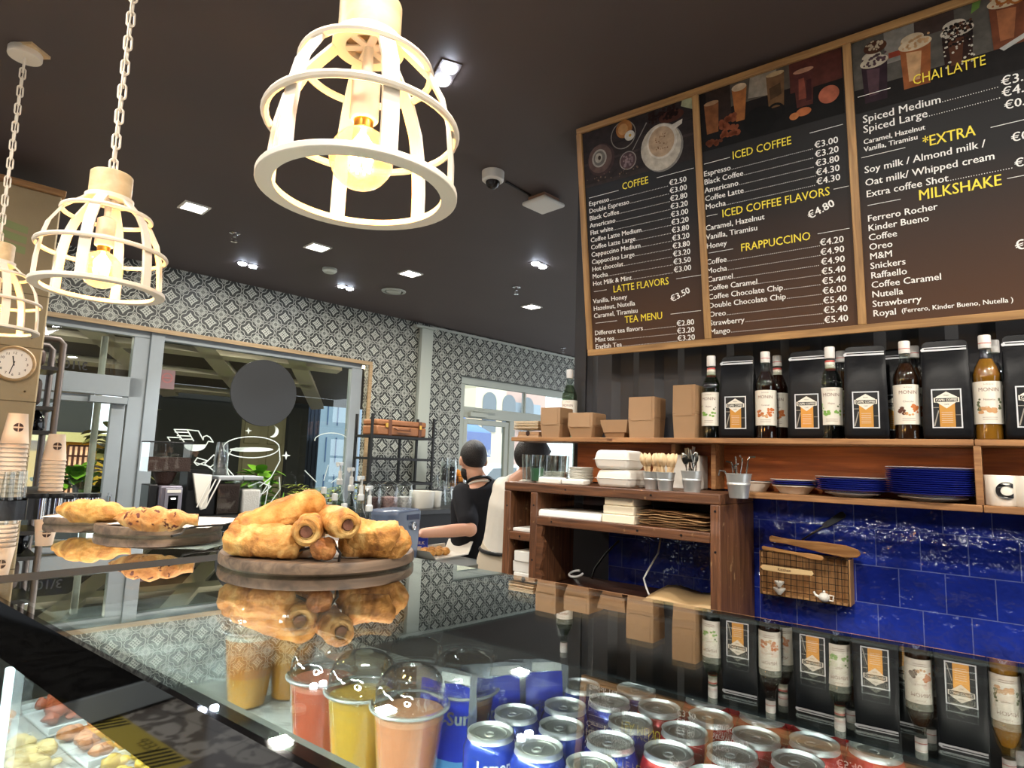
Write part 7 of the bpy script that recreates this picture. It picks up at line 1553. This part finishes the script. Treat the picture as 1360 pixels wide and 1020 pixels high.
def hand_shapes(mb, wrist, d, nrm, s=1.0, curl=.5, thumb=1):
    d = V(d).normalized(); nrm = V(nrm); nrm = (nrm-d*nrm.dot(d)).normalized(); sd = d.cross(nrm).normalized(); w = V(wrist)
    Hm = Matrix(((sd.x, d.x, nrm.x, 0), (sd.y, d.y, nrm.y, 0), (sd.z, d.z, nrm.z, 0), (0, 0, 0, 1)))
    mb.ball(.040*s, .052*s, .017*s, 14, 10, T=Matrix.Translation(w+d*.045*s) @ Hm)
    for i, (x, L) in enumerate(((-.030, .060), (-.010, .074), (.010, .080), (.030, .070))):
        b = w+d*.085*s+sd*x*s; p1 = b+d*L*.5*s-nrm*L*.20*curl*s; p2 = p1+d*L*.36*s*(1-curl*.5)-nrm*L*.42*curl*s; p3 = p2+d*L*.2*s*(1-curl)-nrm*L*.30*curl*s
        mb.tube([tuple(p) for p in (b-d*.02*s, b, p1, p2, p3)], [.010*s, .0095*s, .009*s, .0085*s, .007*s], 8); mb.ball(.0078*s, n=8, m=6, T=T(p3))
    b = w+d*.03*s+sd*(-.032 if thumb > 0 else .032)*s; e = sd*(-1 if thumb > 0 else 1)
    mb.tube([tuple(p) for p in (b, b+d*.03*s+e*.022*s-nrm*.008*s, b+d*.06*s+e*.028*s-nrm*.02*s)], [.013*s, .011*s, .009*s], 8); mb.ball(.009*s, n=8, m=6, T=T(b+d*.06*s+e*.028*s-nrm*.02*s))
def headM(c, fwd, tilt=0, roll_=0):
    f = V(fwd).normalized(); z = V((0, 0, 1)); r = f.cross(z).normalized(); z = r.cross(f)
    return Matrix(((r.x, f.x, z.x, c[0]), (r.y, f.y, z.y, c[1]), (r.z, f.z, z.z, c[2]), (0, 0, 0, 1))) @ T((0, 0, 0), rx=tilt, ry=roll_)
RGT = (ray(780, 510)-ray(680, 510)); RGT.z = 0; RGT.normalize(); FW = V((FWD.x, FWD.y, 0)).normalized()
def barista(name, label, J, fwd, body_side, skin, shirt, sleeve_long, headt, beard, extra):
    root = thing(name, label, 'person', (J['pelvis'][0], J['pelvis'][1], 0)); off = V(root.location)
    def L(p): return V(p)-off
    J = {k: L(v) for k, v in J.items()}; mb = MB(); H = headM(J['head'], fwd, headt)
    head_shapes(mb, H); nb = J['neck']; limb(mb, [J['head']+V((0, 0, -.06))-V(fwd).normalized()*.02, nb], [.054, .060])
    loft(mb, [nb+V((0, 0, .01)), J['chest']+V((0, 0, .09)), J['chest'], J['waist'], J['pelvis'], J['pelvis']-V((0, 0, .10))], [(.07, .06), (.14, .085), (.172, .11), (.150, .10), (.165, .115), (.13, .10)], body_side)
    for s in 'lr':
        limb(mb, [J['sh'+s], J['el'+s], J['wr'+s]], [.054, .043, .028]); dd = J['wr'+s]-J['el'+s]; hand_shapes(mb, J['wr'+s], dd+V((0, 0, -.02)), (0, 0, 1), .98, .45, 1 if s == 'l' else -1)
        hp = J['pelvis'] + V(body_side).normalized()*(.085 if s == 'r' else -.085) - V((0, 0, .06)); kn = hp*1+V((0, 0, -.42))+V(fwd).normalized()*.03; ft = V((kn.x, kn.y, -off.z+.07)); limb(mb, [hp, kn, ft], [.085, .058, .042]); mb.ball(.042, .11, .04, 12, 8, T=headM(ft+V(fwd).normalized()*.06-V((0, 0, .03)), fwd))
    b = obj('body', mb, skin, root); fuse(b, .0065, 3)
    # eyes, hair, beard
    mb = MB()
    for s in (-1, 1): mb.ball(.010, .006, .006, 10, 6, T=H @ T((s*.032, .087, .004)))
    obj('eyes', mb, m_black, root)
    mb = MB(); mb.ball(.083, .104, .100, 20, 16, T=H @ T((0, -.014, .034)))
    keep = [];  inv = H.inverted()
    def hairline(v):
        q = inv @ V(v); zmin = -.048 + max(0, q.y+.045)*.95; y = min(q.y, .084)
        return tuple(H @ V((q.x*(.985 if q.y > .05 else 1), y, max(q.z, zmin))))
    mb.v = [hairline(v) for v in mb.v]
    hb = obj('hair', mb, m_hairb, root); hb.modifiers.new('s', 'SMOOTH').iterations = 2
    if beard:
        mb = MB(); mb.ball(.066, .072, .062, 18, 12, T=H @ T((0, .024, -.062))); mb.v = [tuple(H @ (lambda q: V((q.x, q.y, min(q.z, -.028))))(inv @ V(v))) for v in mb.v]; obj('beard', mb, m_hairb, root)
    # shirt
    mb = MB(); loft(mb, [nb+V((0, 0, -.005)), J['chest']+V((0, 0, .10)), J['chest'], J['waist'], J['pelvis'], J['pelvis']-V((0, 0, .10))], [(.078, .068), (.152, .098), (.188, .128), (.172, .122), (.182, .132), (.175, .125)], body_side)
    for s in 'lr':
        e = J['el'+s]; a = J['sh'+s]
        if sleeve_long: limb(mb, [a, e, J['wr'+s].lerp(e, .12)], [.068, .058, .042])
        else: limb(mb, [a, a.lerp(e, .80)], [.068, .062])
    sh_ = obj('shirt', mb, shirt, root); fuse(sh_, .009, 6)
    mb = MB()
    for s in (1, -1): 
        hp = J['pelvis'] + V(body_side).normalized()*.085*s - V((0, 0, .04)); limb(mb, [hp, hp+V((0, 0, -.42))+V(fwd).normalized()*.03, V((hp.x, hp.y, -off.z+.10))], [.105, .078, .065])
    tr_ = obj('trousers', mb, m_trous, root); fuse(tr_, .012, 4)
    extra(root, J, H, L)
    return root
d1_ = 3.85
def xp(p, dx=0, dy=0, dz=0): return V(p)+RGT*dx+FW*dy+V((0, 0, dz))
h1 = ond(628, 613, d1_); n1 = ond(637, 642, d1_-.03); c1_ = ond(638, 668, d1_-.04); w1_ = ond(635, 712, d1_-.04); p1_ = ond(634, 748, d1_)
f1 = (FW*.92-RGT*.38)                      # facing away, turned to the left
s1_ = (f1.cross(V((0, 0, 1)))).normalized()
J1 = dict(head=h1, neck=n1, chest=c1_, waist=w1_, pelvis=p1_, shl=c1_-s1_*.115+V((0, 0, .055)), shr=c1_+s1_*.150+V((0, 0, .06)), ell=ond(624, 703, d1_-.26), wrl=ond(562, 708, d1_-.36), elr=c1_+s1_*.22+V((0, 0, -.20))+f1*.08, wrr=c1_+s1_*.10+V((0, 0, -.26))+f1*.30)
def ex1(root, J, H, L):
    mb = MB(); c = J['neck']+V((0, 0, .012)); s = s1_; mb.tube([tuple(c + s*.072*math.cos(a) + f1*.066*math.sin(a) + V((0, 0, -.03*math.sin(a)))) for a in [2*PI*i/24 for i in range(24)]], .010, 8, closed=True); obj('apron_strap', mb, m_black, root)
    mb = MB(); c = J['neck']+V((0, 0, -.006)); mb.tube([tuple(c + s*.070*math.cos(a) + f1*.064*math.sin(a) + V((0, 0, -.03*math.sin(a)-.004))) for a in [PI+PI*i/16 for i in range(17)]], .007, 8); tag(obj('collar', mb, m_whites, root), 'white collar line')
barista('person', 'barista in a dark navy t-shirt seen from behind, reaching left over the work counter', J1, f1, s1_, m_skin, m_navyt, False, -.12, True, ex1)
d2_ = 3.35
f2 = (RGT*.93+FW*.36); s2_ = (f2.cross(V((0, 0, 1)))).normalized()
h2 = ond(709, 613, d2_); n2 = ond(687, 643, d2_); c2_ = ond(682, 672, d2_); w2_ = ond(675, 712, d2_); p2_ = ond(671, 745, d2_)
J2 = dict(head=h2, neck=n2, chest=c2_, waist=w2_, pelvis=p2_, shl=c2_-s2_*.16+V((0, 0, .085)), shr=c2_+s2_*.16+V((0, 0, .085)), ell=c2_-s2_*.20+V((0, 0, -.18))+f2*.06, wrl=c2_-s2_*.12+V((0, 0, -.22))+f2*.30, elr=c2_+s2_*.20+V((0, 0, -.18))-f2*.02, wrr=c2_+s2_*.14+V((0, 0, -.24))+f2*.24)
def ex2(root, J, H, L):
    mb = MB(); loft(mb, [J['waist']-V((0, 0, .06)), J['pelvis'], J['pelvis']-V((0, 0, .35))], [(.182, .132), (.198, .146), (.23, .18)], s2_, 28); obj('apron', mb, m_apron, root, smooth=60)
    mb = MB(); c = J['waist']-V((0, 0, .075)); d = s2_; w = f2.normalized(); mb.tube([tuple(c+d*.192*math.cos(a)+w*.142*math.sin(a)) for a in [2*PI*i/28 for i in range(28)]], .010, 8, closed=True); obj('apron_tie', mb, m_black, root)
    mb = MB(); c = J['neck']; mb.tube([tuple(c+d*.070*math.cos(a)+w*.066*math.sin(a)) for a in [2*PI*i/24 for i in range(24)]], .012, 8, closed=True); obj('collar', mb, m_whites, root)
barista('person', 'barista in a white shirt and beige apron, leaning right behind the wooden cabinet', J2, f2, s2_, m_skin2, m_whites, True, -.15, True, ex2)
